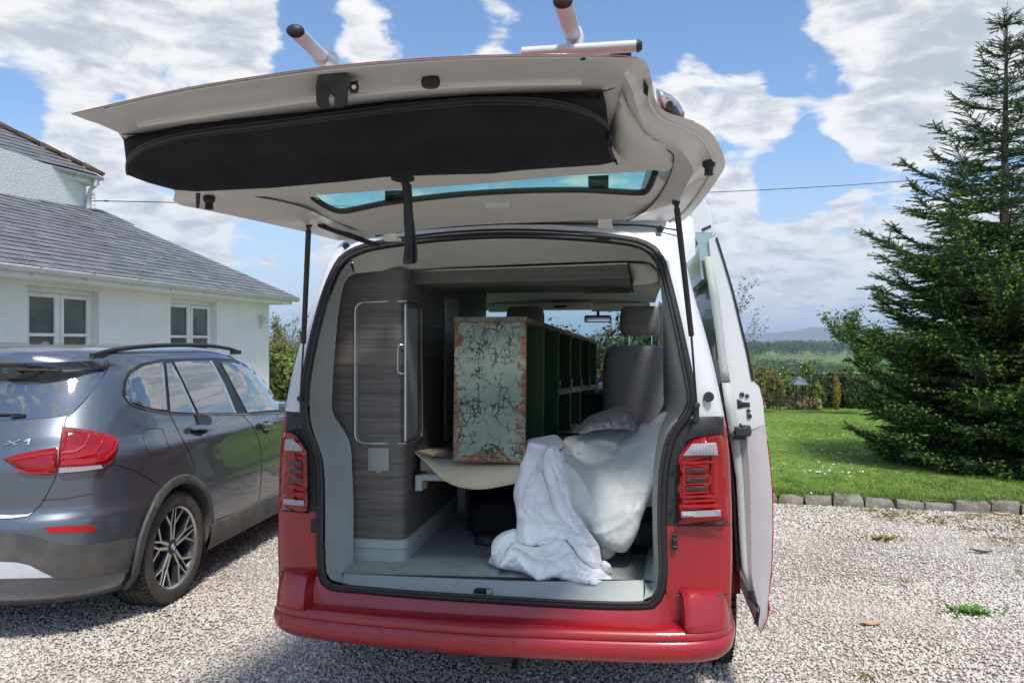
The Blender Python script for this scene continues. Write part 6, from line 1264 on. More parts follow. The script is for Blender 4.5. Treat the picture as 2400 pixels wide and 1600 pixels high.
# ================================================================ GREY ESTATE CAR
CO = Vector((-2.87, 4.635, 0)); CAA = R(6.5)
car = thing('estate_car', 'dark grey metallic compact estate car with roof rails parked beside the house', 'car', tuple(CO), -CAA)
_Ci = MAT['estate_car'].inverted(); _co = _Ci @ Vector((0, 0, EYE)); _C3 = _Ci.to_3x3()
def carray(u, v): return _C3 @ ray(u, v)
def cx(u, v, x): d = carray(u, v); return _co+d*((x-_co.x)/d.x)
def cy(u, v, y): d = carray(u, v); return _co+d*((y-_co.y)/d.y)
def c2(x, y): return (x*.4686, 735+y*.4686)
LV = [(.20,.80,-.70,3.3),(.28,.86,-.80,3.42),(.40,.885,-.835,3.5),(.55,.895,-.842,3.52),(.64,.90,-.836,3.52),(.70,.893,-.80,3.5),(.80,.892,-.80,3.47),(.90,.898,-.795,3.38),(.955,.897,-.785,3.2),(.99,.880,-.775,2.9),(1.03,.858,-.76,2.5),(1.06,.845,-.75,2.2),(1.15,.818,-.70,2.14),(1.25,.785,-.65,1.99),(1.35,.745,-.595,1.80),(1.41,.712,-.565,1.66),(1.44,.692,-.66,1.56),(1.47,.668,-.67,1.46),(1.50,.63,-.60,1.3),(1.52,.56,-.5,1.05),(1.535,.42,-.38,.7),(1.545,.2,-.2,.5)]
pm = resample([Vector((z, w_, yr)) for z, w_, yr, yf in LV], 96, True); LVI = [(p.x, p.y, p.z, lerp_t([(a[0], a[3]) for a in LV], p.x)) for p in pm]
def contour(z, w_, yr, yf):
    P = []; n = 3.2; yc = min(.9, yf*.5); y0 = max(-.05, yr*.1)
    for k in range(24):
        a = math.pi/2*k/23; P.append(Vector((w_*math.sin(a)**(2/n), y0+(yr-y0)*math.cos(a)**(2/n), z)))
    for k in range(1, 34): P.append(Vector((w_*(1+.0*k), y0+(yc-y0)*k/34 if yc > y0 else y0, z)))
    P2 = []
    for k in range(20):
        a = math.pi/2*k/19; P2.append(Vector((w_*math.cos(a)**(2/2.6), yc+(yf-yc)*math.sin(a)**(2/2.6), z)))
    P += P2; return P+[Vector((-p.x, p.y, p.z)) for p in P[1:-1]][::-1]
rows = [contour(*a) for a in LVI]
q = MB(); n = len(rows[0]); q.v = [tuple(p) for r in rows for p in r]
for i in range(len(rows)-1):
    for j in range(n):
        f = (i*n+j, i*n+(j+1) % n, (i+1)*n+(j+1) % n, (i+1)*n+j); c_ = sum((Vector(q.v[k]) for k in f), Vector())/4
        if any(math.hypot(c_.y-yc, c_.z-.34) < .372 for yc in (0, 2.76)) and abs(c_.x) > .6: continue
        q.f.append(f); q.mi.append(0)
q.f.append(tuple((len(rows)-1)*n+k for k in range(n))); q.mi.append(0)
def carpaint():
    m, t, p = newmat('grey_metallic_paint'); co = coords(t); p.inputs['Base Color'].default_value = (.155,.175,.205,1); p.inputs['Metallic'].default_value = .75
    t.links.new(node(t, 'ShaderNodeMapRange', {0: tnoise(t, co, 900, 1, .5), 1: .3, 2: .7, 3: .26, 4: .36}).outputs[0], p.inputs['Roughness']); p.inputs['Coat Weight'].default_value = 1; p.inputs['Coat Roughness'].default_value = .015
    g = t.nodes.new('ShaderNodeSeparateXYZ'); t.links.new(co, g.inputs[0]); d = node(t, 'ShaderNodeMapRange', {0: g.outputs[2], 1: .75, 2: .3, 3: 0, 4: .4}); c = node(t, 'ShaderNodeMix', {0: node(t, 'ShaderNodeMath', {0: d.outputs[0], 1: tnoise(t, co, 5, 6, .7)}, operation='MULTIPLY').outputs[0], 6: (.155,.175,.205,1), 7: rgba((.12,.105,.085))}, data_type='RGBA').outputs[2]; t.links.new(c, p.inputs['Base Color']); return m
m_car = carpaint()
m_clad = M('dark_cladding', (.06,.061,.063), .6, c2=(.11,.10,.085), vs_=7, bump=(200, .3, .002))
m_glass = M('car_window_glass', (.035,.045,.045), .015, spec=1.0, ior=1.9, coat=1); m_glass.node_tree.nodes['Principled BSDF'].inputs['Coat IOR'].default_value = 1.9
body = q.build('body', m_car, car, smooth=50)
bv = BVHTree.FromPolygons([Vector(a) for a in q.v], q.f)
def onb(u, v, off):
    d = carray(u, v).normalized(); h = bv.ray_cast(_co, d)
    if h[0] is None:
        h = bv.find_nearest(_co+d*((Vector((.8, 0, .8))-_co).dot(d))); 
    nn = h[1]; nn = nn if nn.dot(d) < 0 else -nn; return h[0]+nn*off
def cs(l, off, name, mat, par=body, th=.006, step=9, bulge=0, edge=8, smoothb=False):
    q = sheet([(*c2(x, y), off) for x, y in l], step, bulge, edge, smoothb=smoothb, frame=onb, eye=_co); return q.build(name, mat, par, solid=th, smooth=50)
def cl(l, name, mat, r=.003, off=.001, par=body, n=None):
    P = [onb(*c2(x, y), off) for x, y in [(a.x, a.y) for a in resample([(x, y, 0) for x, y in l], n or 6*len(l))]]; q = MB(); q.tube(P, r, 6); return q.build(name, mat, par, smooth=60)
W_ = [[(640,262),(700,228),(792,207),(800,250),(806,330),(815,440),(760,436),(700,424),(645,405),(618,380),(612,345),(618,300)], [(812,214),(836,212),(880,290),(955,455),(832,450)], [(850,208),(950,200),(1036,201),(1100,320),(1155,455),(970,457),(905,320)], [(1080,206),(1140,210),(1200,232),(1270,285),(1330,345),(1340,350),(1366,440),(1210,453),(1140,320)]]
q_ = cs([(598,370),(604,300),(628,250),(690,212),(790,192),(1040,184),(1150,192),(1240,232),(1320,296),(1400,385),(1418,440),(1414,452),(1200,462),(830,460),(700,440),(640,420)], .002, 'window_surround', m_blk, th=.004)
for w_ in W_: cs(w_, .0065, 'side_window', m_glass, th=.003)
cl([(615,372),(645,412),(700,432),(760,446),(830,460),(1000,463),(1200,462),(1412,455)], 'belt_trim', m_sil, .004, .004)
cs([(0,222),(120,232),(300,240),(506,242),(498,292),(440,365),(380,428),(335,466),(250,478),(120,486),(0,490),(-60,490),(-60,222)], .003, 'rear_window', m_glass)
cs([(-50,163),(110,160),(250,168),(400,182),(530,200),(516,244),(420,236),(250,226),(100,218),(-50,214)], .012, 'spoiler', m_car, bulge=.02, edge=14, th=.03)
cs([(-40,196),(60,196),(128,200),(136,218),(60,220),(-40,219)], .02, 'brake_light', m_redd, par=body)
cs([(306,522),(400,534),(480,547),(558,568),(582,590),(576,640),(560,678),(545,704),(500,724),(400,744),(288,753),(289,640)], .006, 'tail_light', m_red, bulge=.018, edge=14, th=.02); TLc = bpy.data.objects['tail_light.002'] if 'tail_light.002' in bpy.data.objects else body
cs([(284,624),(278,756),(210,757),(150,752),(105,738),(60,710),(20,680),(100,655),(200,636)], .006, 'tail_light', m_red, bulge=.012, edge=12, th=.015)
cs([(294,722),(400,716),(488,707),(496,722),(400,737),(294,746)], .028, 'reverse_lens', m_clr, par=TLc)
for l in ([(300,700),(400,695),(500,680),(545,640),(560,600),(566,604),(552,645),(506,688),(400,704),(300,709)], [(300,676),(390,670),(450,655),(490,610),(498,560),(504,562),(498,612),(456,662),(392,677),(300,684)], [(306,652),(370,645),(410,620),(430,570),(434,545),(440,546),(436,574),(416,626),(374,652),(306,660)]): cs(l, .028, 'light_guide', m_redb, par=TLc, step=7)
cs([(306,530),(420,545),(480,556),(440,600),(380,640),(306,645)], .020, 'indicator_lens', M('amber_dark_lens', (.22,.03,.006), .1, coat=1), par=TLc, th=.004)
cs([(60,685),(140,668),(272,650),(272,656),(140,676),(64,692)], .02, 'light_guide', m_redb, par=TLc); cs([(90,722),(150,740),(270,744),(270,750),(148,748),(88,730)], .02, 'light_guide', m_redb, par=TLc)
cs([(215,1015),(330,1008),(452,1005),(474,1026),(460,1034),(340,1040),(250,1042)], .004, 'bumper_reflector', m_redb)
for l in ([(530,205),(525,240),(480,310),(410,400),(345,465),(326,476),(312,540),(298,620),(276,758),(248,820),(215,880),(190,915),(150,944),(80,954),(-40,956)], [(808,200),(812,260),(822,380),(832,458),(858,510),(890,575),(920,630),(945,690),(956,736)], [(1062,196),(1110,280),(1190,458),(1230,510),(1262,570),(1280,650),(1278,800),(1268,898)], [(1058,978),(1150,944),(1268,898),(1370,864)], [(560,706),(640,728),(720,768),(782,810)], [(206,880),(330,872),(450,850),(452,852)]): cl(l, 'panel_gap', m_rub, .0026, .0)
cl([(700,545),(716,534),(785,530),(800,545),(815,585),(828,622),(822,640),(750,655),(732,648),(712,612),(700,545)], 'fuel_flap', m_rub, .0024, .0, n=50)
cs([(-60,1040),(0,1040),(90,1045),(170,1060),(250,1090),(330,1106),(430,1102),(560,1082),(700,1056),(690,1100),(665,1170),(655,1225),(560,1245),(400,1258),(260,1256),(200,1210),(130,1184),(0,1178),(-60,1178)], .006, 'lower_cladding', m_clad, th=.01)
cs([(-60,1180),(0,1180),(80,1182),(150,1200),(210,1232),(268,1258),(100,1262),(0,1264),(-60,1264)], .004, 'skid_plate', m_alu)
cs([(-40,952),(60,955),(140,950),(168,940),(140,962),(60,972),(-40,974)], .006, 'plate_lip', m_alu)
cl([(-30,466),(60,466),(120,466),(118,474),(60,478)], 'wiper', m_blk, .006, .012)
# door handles with recess
for (x0, x1, y0, y1) in ((915,1026,522,552),(1268,1336,505,540)):
    w_ = x1-x0; h_ = y1-y0
    cs([(x0+w_*.35,y0-8),(x0+w_*.65,y0-10),(x0+w_*.8,y0+h_*.5),(x0+w_*.65,y1+16),(x0+w_*.35,y1+12),(x0+w_*.2,y0+h_*.6)], .002, 'handle_recess', m_rub, th=.002)
    h = cs([(x0,y0+6),(x0+w_*.12,y0),(x0+w_*.5,y0-2),(x1-w_*.1,y0),(x1,y0+h_*.45),(x1-w_*.08,y1-2),(x0+w_*.5,y1-4),(x0+w_*.1,y1-2),(x0,y1-10)], .026, 'door_handle', m_car, bulge=.012, edge=6, th=.018, step=6)
# wheels, arches
m_rim = M('machined_alloy', (.62,.62,.63), .28, .9); m_rimd = M('grey_alloy_paint', (.075,.078,.085), .35, .5)
m_ctyre = M('dusty_tyre', (.045,.042,.038), .85, c2=(.09,.08,.065), vs_=8, bump=(70, .4, .003))
def alloy(c, sd_, par):
    wh = wheel(c, sd_, .332, .235, par, .235, 5, m_rim, m_ctyre, 'wheel'); s_ = sd_
    q = MB(); q.lathe([(.236, -.08*s_), (.222, -.06*s_), (.216, .05*s_), (.228, .095*s_), (.238, .105*s_), (.241, .100*s_), (.241, .09*s_)], c, (1,0,0), 64); q.build('rim', m_rimd, wh, smooth=40)
    q = MB(); q.lathe([(.2275, .0965*s_), (.238, .1065*s_), (.2415, .102*s_)], c, (1,0,0), 64); q.build('rim_edge', m_rim, wh, smooth=40)
    q = MB(); q.lathe([(.0, -.03*s_), (.16, -.03*s_), (.16, -.015*s_), (0, -.015*s_)], c, (1,0,0), 32); q.build('brake_disc', M('brake_steel', (.25,.24,.23), .4, .9), wh)
    q = MB(); q.lathe([(.0, -.07*s_), (.22, -.07*s_)], c, (1,0,0), 32); q.build('hub_back', m_rub, wh)
    qd, qf = MB(), MB(); C_ = Vector(c)
    def stroke(mb, p0, p1, w0, w1, xf0, xf1, dep):
        d = (p1-p0).normalized(); nn = Vector((0, -d.z, d.y))
        b4 = [p0-nn*w0+Vector((xf0*s_, 0, 0)), p0+nn*w0+Vector((xf0*s_, 0, 0)), p1+nn*w1+Vector((xf1*s_, 0, 0)), p1-nn*w1+Vector((xf1*s_, 0, 0))]
        t4 = [p+Vector((-dep*s_, 0, 0)) for p in b4]; mb.hexa(t4, b4)
    for k in range(5):
        a0 = 2*math.pi*k/5+R(18)
        for sg in (-1, 1):
            def pol(r_, a): return C_+Vector((0, r_*math.cos(a), r_*math.sin(a)))
            p0 = pol(.045, a0+sg*R(14)); p1 = pol(.135, a0+sg*R(8.5)); p2 = pol(.225, a0+sg*R(24)); p3 = pol(.229, a0+sg*R(3.5))
            for mb_, wk, xo, dp in ((qd, 1.0, 0, .04), (qf, .48, .0022, .002)):
                stroke(mb_, p0, p1, .016*wk, .012*wk, .082+xo, .086+xo, dp); stroke(mb_, p1, p2, .0115*wk, .0105*wk, .086+xo, .098+xo, dp); stroke(mb_, p1, p3, .009*wk, .007*wk, .086+xo, .098+xo, dp)
    qd.build('spokes', m_rimd, wh, smooth=0); qf.build('spoke_faces', m_rim, wh, smooth=0)
    q = MB(); q.lathe([(.0, .085*s_), (.03, .086*s_), (.055, .078*s_), (.062, .04*s_)], c, (1,0,0), 30); q.build('hub', m_rimd, wh, smooth=50)
    q = MB(); q.lathe([(.0, .0895*s_), (.030, .0895*s_), (.033, .086*s_)], c, (1,0,0), 30); q.build('badge_ring', m_blk, wh)
    for i, mt_ in enumerate((M('badge_blue', (.03,.16,.5), .3), M('badge_white', (.75,.75,.75), .3))):
        q = MB()
        for b in (0, math.pi):
            a0 = b+i*math.pi/2; P_ = [C_+Vector((.0902*s_, 0, 0))]+[C_+Vector((.0902*s_, .021*math.cos(a0+math.pi/2*j/8), .021*math.sin(a0+math.pi/2*j/8))) for j in range(9)]; q.prism(P_, (.0008*s_, 0, 0))
        q.build('badge_quarter', mt_, wh, smooth=0)
    for k in range(5): a = 2*math.pi*k/5+R(54); q = MB(); q.lathe([(0,.075*s_),(.007,.075*s_),(.008,.06*s_)], C_+Vector((0,.045*math.cos(a),.045*math.sin(a))), (1,0,0), 8); q.build('wheel_bolt', m_rub, wh)
for sd_ in (-1, 1):
    for yc in (0, 2.76):
        alloy((sd_*.762, yc, .332), sd_, car)
        def wz(z): return lerp_t([(a[0], a[1]) for a in LV], z)
        q = MB(); A_ = [math.pi*(i/36*1.30-.15) for i in range(37)]
        q.grid([[Vector((sd_*(wz(max(.2, .34+r_*math.sin(a)))+o_), yc+r_*math.cos(a), max(.2, .34+r_*math.sin(a)))) for r_, o_ in ((.425, -.004), (.415, .008), (.38, .014), (.368, .010), (.366, -.03), (.366, -.25))] for a in A_]); q.build('arch_cladding', m_clad, car, smooth=40)
        q = MB(); q.grid([[Vector((sd_*x_, yc+.375*math.cos(a), .34+.375*math.sin(a))) for x_ in (.86, .45)] for a in A_]); q.grid([[Vector((sd_*.45, yc+r_*math.cos(a), .34+r_*math.sin(a))) for r_ in (.05, .375)] for a in A_]); q.build('arch_liner', m_dark, car, smooth=40)
    q = MB(); q.grid([[Vector((sd_*x_, y, z)) for x_, z in ((.80,.19),(.87,.215),(.893,.28),(.900,.345),(.892,.375),(.87,.385))] for y in (.36, .8, 1.4, 2.0, 2.4)]); q.build('sill_cladding', m_clad, car, smooth=50)
q = MB(); q.box((0, 1.5, .27), (1.4, 3.6, .08)); q.build('underbody', m_dark, car, smooth=0)
# roof rails, aerial, mirror
for sd_ in (-1, 1):
    q = MB(); P_ = [Vector((sd_*.635, y, z)) for y, z in ((-.42,1.475),(-.36,1.492),(-.25,1.508),(0,1.526),(.4,1.536),(.8,1.530),(1.1,1.508),(1.28,1.478))]; q.tube(resample(P_, 40), .011, 8, flat=1.2); q.box((sd_*.635, -.37, 1.478), (.03,.12,.03)); q.box((sd_*.635, 1.22, 1.478), (.03,.12,.03)); q.build('roof_rail', m_blk, car, smooth=60)
q = MB(); rows = []
for y, h, w_ in ((-.30,.005,.03),(-.24,.012,.034),(-.20,.045,.018),(-.16,.062,.008),(-.14,.062,.005),(-.10,.04,.012),(-.04,.012,.022),(.02,.003,.01)):
    rows.append([Vector((.02+w_*1.0, y-.1, 1.518)), Vector((.02+w_*.6, y-.1, 1.518+h*.6)), Vector((.02, y-.1, 1.518+h)), Vector((.02-w_*.6, y-.1, 1.518+h*.6)), Vector((.02-w_, y-.1, 1.518))])
q.grid(rows); q.build('shark_fin_aerial', m_car, car, smooth=60); bpy.data.objects['shark_fin_aerial'].location = cy(104, 797, -.15)-Vector((.02, -.25, 1.545))
q = MB(); mp_ = Vector((.93, 1.93, 1.03)); rows = [[mp_+Vector((x_, y_, 0))+Vector((0, .0, z)) for (x_, z) in ((-.05,-.04),(.10,-.05),(.15,0),(.13,.09),(0,.12),(-.06,.06))] for y_ in (-.03, .02, .10)]; q.grid(rows, cu=True); q.f += [(0,1,2,3,4,5), (17,16,15,14,13,12)]; q.mi += [0, 0]; mi_ = q.build('wing_mirror', m_blk, car, bevel=.015, seg=3)
q = MB(); q.box(mp_+Vector((.04, -.032, .03)), (.15, .003, .1)); q.build('mirror_glass', m_chr, mi_, bevel=.001); q = MB(); q.box(mp_+Vector((-.08, .03, -.03)), (.1, .04, .03)); q.build('mirror_foot', m_blk, mi_, bevel=.008)
# lettering on the tailgate: X1
for l in ([(18,613),(30,613),(108,588),(96,588)], [(34,590),(50,590),(92,611),(76,612)]): cs(l, .006, 'badge_letter', m_sil, th=.004, step=5)
cs([(118,593),(140,582),(153,582),(147,611),(134,611),(138,592),(124,597)], .006, 'badge_letter', m_sil, th=.004, step=5)
# ================================================================ PLANTS
m_ndl = leafmat('spruce_needles', (.028,.062,.026), (.048,.098,.038), (.07,.125,.05), .5, .2, .3)
m_tip = leafmat('spruce_new_growth', (.17,.30,.035), (.25,.39,.06), (.33,.46,.09), .5, .35, .25)
m_twg = M('spruce_twig', (.06,.05,.035), .85, c2=(.10,.075,.05), vs_=20)
m_bark = M('grey_brown_bark', (.10,.08,.065), .9, c2=(.20,.17,.14), vs_=14, bump=(30, .8, .02), scale=(1,1,.3))
def twig(k, tips):
    r_ = random.Random(k); q = MB(); q.cur = 2; q.tube([(0,0,0), (0,.12,.004), (0,.26,.015)], [.0032,.0024,.0014], 4, cap=False)
    axes = [(Vector((0,0,0)), Vector((0,1,.04)), .27)]
    for s_ in (-1, 1, -1, 1):
        y = r_.uniform(.04, .19); d = Vector((s_*.75, .8, r_.uniform(-.2, .12))).normalized(); l = r_.uniform(.07, .14)*(1.25-y*3); axes.append((Vector((0, y, .002)), d, l)); q.tube([Vector((0, y, .002)), Vector((0, y, .002))+d*l], [.002,.001], 3, cap=False)
    q.cur = 0
    for o_, d, l in axes:
        a = d.orthogonal().normalized(); b = d.cross(a); n = int(l/.0020)
        for i in range(n):
            t = i/n; an = r_.uniform(0, 6.28); rd = (a*math.cos(an)+b*math.sin(an)); p = o_+d*l*t; tipv = p+(rd*.8+d*.75).normalized()*r_.uniform(.016, .024)*(1.1-.3*t); w_ = d.cross(rd)*.0031
            q.add([p-w_, p+w_, tipv], [(0,1,2)])
        if tips and r_.random() < tips:
            q.cur = 1; e = o_+d*l
            for i in range(30):
                an = r_.uniform(0, 6.28); rd = a*math.cos(an)+b*math.sin(an); t = r_.uniform(-.012, .02); p = e+d*t; dr = Vector((0,0,-.25)); tipv = p+(rd*.9+d*.6+dr).normalized()*r_.uniform(.014, .022); w_ = d.cross(rd)*.0042
                q.add([p-w_, p+w_, tipv], [(0,1,2)])
            q.cur = 0
    return q
def src3(q, nm):
    o = q.build(nm, [m_ndl, m_tip, m_twg], smooth=0); C.objects.unlink(o); return o
TW = [src3(twig(k, 0), 'twig_source') for k in range(3)]+[src3(twig(k+10, .9), 'twig_source') for k in range(4)]
SB = Vector((6.05, 9.3, ground(6.05, 9.3)))
spruce = thing('spruce_tree', 'tall dark green spruce with pale new tips at the right edge of the lawn', 'tree', tuple(SB))
RL = [(0,1.45),(.3,1.6),(.7,1.72),(1.1,1.78),(1.85,1.9),(2.3,1.84),(2.84,1.72),(3.4,1.36),(4,.98),(4.6,.64),(5.1,.36),(5.45,.16),(5.6,.03)]
q = MB(); q.tube([(0,0,-.1),(.01,0,1.5),(-.02,0,3.2),(.0,0,4.6),(.015,0,5.55)], [.10,.078,.05,.026,.007], 10); q.build('trunk', m_bark, spruce)
qb = MB(); TP, TR, TSC, TI = [], [], [], []
def addtwig(p, d, up, s_, hi):
    d = d.normalized(); x = d.cross(up).normalized(); z = x.cross(d); e = Matrix((x, d, z)).transposed().to_euler(); TP.append(tuple(p)); TR.append((e.x, e.y, e.z)); TSC.append(s_)
    TI.append(random.randint(0, 2) if random.random() < hi else random.randint(3, 6))
r_ = random.Random(4); z = .02; UP = Vector((0,0,1))
while z < 5.45:
    lay = z/5.6; nb = 9 if z < 1.9 else 8 if z < 2.7 else 5 if z < 4.2 else 4; a0 = r_.uniform(0, 6.28)
    for b in range(nb):
        an = a0+2*math.pi*b/nb+r_.uniform(-.3, .3); Lm = lerp_t(RL, z+.15)*r_.uniform(.72, 1.06) if z > .5 else lerp_t(RL, z)*r_.uniform(.85, 1.05)
        if Lm < .08: continue
        el0 = R(r_.uniform(-8, 8))+R(14)*lay; el1 = R(r_.uniform(14, 42)+28*lay); zz = z+r_.uniform(-.07, .07)-Lm*math.sin((el0+el1)/2)*.55
        P = [Vector((0, 0, max(.04, zz)))]; n = max(4, int(Lm/.07))
        for i in range(n):
            t = i/n; el = el0+(el1-el0)*t**1.6-R(10)*math.sin(t*3.14)*(1-lay); aa = an+.12*mnoise.noise(Vector((t*2, b, z*3))); P.append(P[-1]+Vector((math.cos(aa)*math.cos(el), math.sin(aa)*math.cos(el), math.sin(el)))*(Lm/n))
        qb.tube(P, [.012*(1-.8*i/n)*(.5+Lm*.3) for i in range(n+1)], 5, cap=False)
        hi = .12 if z < 3.3 else .6 if z < 4.2 else .97
        for i in range(1, n+1):
            t = i/n; d = (P[i]-P[i-1]).normalized(); sd_ = d.cross(UP).normalized(); rem = Lm*(1-t)
            addtwig(P[i]-d*.1, d, UP, r_.uniform(.7, 1.0)*(1 if t > .85 else .8), hi)
            if t < .12: continue
            for s_ in (-1, 1):
                ln = min(.62, (.10+rem*.42))*r_.uniform(.6, 1.1); dd = (sd_*s_*.85+d*.62+UP*r_.uniform(-.28, .12)).normalized(); m = max(1, int(ln/.15))
                for k in range(m):
                    pp = P[i]+dd*(ln*k/m)-UP*(.06*(k/m)**2); addtwig(pp, dd+UP*r_.uniform(-.15, .15)*1, UP, r_.uniform(.72, 1.02), hi+(.3 if k < m-1 else 0))
                    if k > 0 and r_.random() < .7: 
                        for s2 in (-1, 1): addtwig(pp, dd+dd.cross(UP)*s2*.8, UP, r_.uniform(.5, .8), hi)
                if ln > .2: qb.tube([P[i], P[i]+dd*ln*.9], [.005,.002], 3, cap=False)
    z += .135 if z < 2.5 else .215
for i in range(14): zt = 4.9+i*.05; addtwig(Vector((0,0,zt)), Vector((r_.uniform(-.4,.4), r_.uniform(-.4,.4), 1)), Vector((0,1,0)), .6, 1)
qb.build('branches', m_twg, spruce, smooth=60)
cr_ = instancer('crown', TP, TR, TSC, TW, TI, parent=spruce)
print('spruce twigs', len(TP))
# --- leafy masses
def leafmass(q, c, dims, n, s_, r_, shell=.55, box=False, lump=.25, up=.3):
    c = Vector(c); d = Vector(dims)
    for i in range(n):
        if box: v = Vector((r_.uniform(-1, 1), r_.uniform(-1, 1), r_.uniform(-1, 1))); k = r_.randint(0, 2); v[k] = math.copysign(1-abs(r_.gauss(0, .06)), v[k])
        else:
            v = Vector((r_.gauss(0, 1), r_.gauss(0, 1), r_.gauss(0, 1))).normalized(); v *= r_.uniform(shell, 1)*(1+lump*mnoise.noise(v*2.2+c)*1.6)
        if box: v *= 1+lump*mnoise.noise(v*3+c)
        nn = (Vector((v.x, v.y, v.z)).normalized()+Vector((r_.gauss(0, .6), r_.gauss(0, .6), r_.gauss(0, .6)+up))).normalized(); a = nn.orthogonal().normalized(); a.rotate(Matrix.Rotation(r_.uniform(0, 6.28), 3, nn)); b = nn.cross(a)
        p = c+Vector((v.x*d.x, v.y*d.y, v.z*d.z)); k = s_*r_.uniform(.6, 1.3)
        q.add([p-a*k, p-b*k*.45, p+a*k, p+b*k*.45], [(0,1,2,3)])
def bush(name, label, cat, u, v, Y, w_, h, n, s_, mat, seed=1, box=False, lump=.25, depth=None, group=None, zb=None):
    c = at(u, v, Y); b = ground(c.x, c.y) if zb is None else zb; t = thing(name, label, cat, (c.x, c.y, b), 0, group); r2 = random.Random(seed); q = MB()
    leafmass(q, (0, 0, h/2), (w_/2, (depth or w_)/2, h/2), n, s_, r2, box=box, lump=lump); q.build('foliage', mat, t, smooth=0)
    q = MB(); 
    for k in range(4): q.tube([(0,0,-.05), (r2.uniform(-.3,.3)*w_, r2.uniform(-.3,.3)*(depth or w_), h*.6)], [.03, .01], 5)
    q.build('stems', m_bark, t); return t
m_lfd = leafmat('dark_hedge_leaf', (.018,.035,.012), (.035,.06,.018), (.07,.075,.03), .6, .1); m_lfg = leafmat('fresh_green_leaf', (.07,.14,.02), (.12,.21,.035), (.18,.26,.05), .5, .3)
m_lfy = leafmat('golden_leaf', (.22,.18,.03), (.34,.27,.05), (.42,.34,.08), .5, .25); m_lfb = leafmat('brown_twiggy_leaf', (.09,.065,.04), (.15,.11,.07), (.16,.15,.06), .8, .1)
m_lfp = leafmat('faded_heather', (.20,.13,.10), (.30,.20,.14), (.18,.2,.08), .8, .15); m_lfl = leafmat('laurel_leaf', (.04,.09,.015), (.09,.16,.025), (.20,.24,.05), .35, .25, .5); m_lfo = leafmat('olive_bud_leaf', (.14,.15,.04), (.20,.19,.06), (.25,.23,.08), .7, .3)
bush('garden_hedge', 'low dark clipped hedge right of the golden conifer beyond the lawn', 'hedge', 2000, 900, 22.5, 1.95, .98, 9000, .045, m_lfd, 3, True, .16, 1.1)
bush('garden_hedge', 'low dark clipped hedge left of the golden conifer beyond the lawn', 'hedge', 1889, 900, 22.6, .75, .94, 4000, .045, m_lfd, 4, True, .16, 1.0)
bush('golden_conifer', 'narrow golden yellow columnar conifer before the dark hedge', 'conifer', 1921, 910, 21.4, .235, .96, 1500, .03, m_lfy, 5, False, .2)
bush('brown_shrub', 'brown bare twiggy shrub just right of the sliding door', 'shrub', 1765, 915, 22, .75, .78, 2600, .03, m_lfb, 6)
bush('green_shrub', 'bright green shrub under the left post of the garden arch', 'shrub', 1795, 900, 23.0, .7, 1.15, 2600, .045, m_lfg, 7, lump=.4)
bush('green_shrub', 'bright green climbing shrub on the right post of the garden arch', 'shrub', 1856, 890, 22.6, .5, 1.35, 2200, .045, m_lfg, 8, lump=.4)
bush('green_shrub', 'broad green shrub behind the bird table', 'shrub', 1826, 905, 24, 1.1, .9, 2600, .05, m_lfg, 9, lump=.4)
bush('green_shrub', 'small light green shrub between the arch and the clipped hedge', 'shrub', 1876, 905, 21.6, .5, .8, 1500, .04, m_lfg, 31, lump=.4)
bush('heather_bed', 'low pinkish brown heather clump at the foot of the bird table', 'shrub', 1838, 935, 21.5, 1.0, .42, 2600, .025, m_lfp, 10)
bush('green_shrub', 'pale green leafy shrub right of the clipped hedge beside the spruce', 'shrub', 2075, 890, 21, 1.5, 1.3, 3500, .05, m_lfg, 11, lump=.4)
# bird table, arch, rabbits
def c6(x, y): return (.98*(1700+x*.1913), .98*(720+y*.1914))
Yb = 21.2; bt = at(*c6(905, 1150), Yb); btb = ground(bt.x, bt.y); bird = thing('bird_table', 'black wooden bird table with a slate roof in the garden border', 'bird table', (bt.x, bt.y, btb)); zb_ = at(*c6(905, 1030), Yb).z-btb
q = MB(); 
for dx in (-.09, .09): q.box((dx, 0, zb_/2), (.035, .035, zb_))
q.box((0, 0, zb_), (.40, .34, .03)); q.build('stand', m_blk, bird, smooth=0)
q = MB(); 
for dx in (-.13, .13):
    for dy in (-.1, .1): q.box((dx, dy, zb_+.11), (.03, .03, .2))
q.build('posts', m_blk, bird, smooth=0)
q = MB(); q.hexa([(-.22,-.2,zb_+.2),(.22,-.2,zb_+.2),(.22,.2,zb_+.2),(-.22,.2,zb_+.2)], [(-.03,-.03,zb_+.42),(.03,-.03,zb_+.42),(.03,.03,zb_+.42),(-.03,.03,zb_+.42)]); q.build('roof', M('lead_grey_roof', (.10,.11,.14), .6), bird, smooth=0)
Ya = 21.0; a0 = at(1788, 943, Ya); a1 = at(1863, 943, Ya); gb = ground(a0.x, a0.y); arch = thing('garden_arch', 'thin dark metal garden arch with round light bulbs along it', 'arch', (a0.x, a0.y, gb))
wA = a1.x-a0.x; zt = at(1788, 862, Ya).z-gb; za = at(1824, 835, Ya).z-gb; q = MB()
for y_ in (-.12, .12):
    q.tube([(0,y_,0), (0,y_,zt)], .017, 6); q.tube([(wA,y_,0), (wA,y_,zt)], .017, 6); q.tube(resample([(0,y_,zt), (wA*.22,y_,za-.06), (wA*.5,y_,za), (wA*.78,y_,za-.06), (wA,y_,zt)], 20), .017, 6)
for z_ in [i*.2 for i in range(1, 6)]:
    for x_ in (0, wA): q.tube([(x_,-.12,z_), (x_,.12,z_)], .007, 5)
q.build('frame', m_blk, arch); q = MB(); q.lathe([(0,.0),(.035,.03),(.0,.09)], (wA*.5, 0, za), n=8); q.build('finial', m_blk, arch)
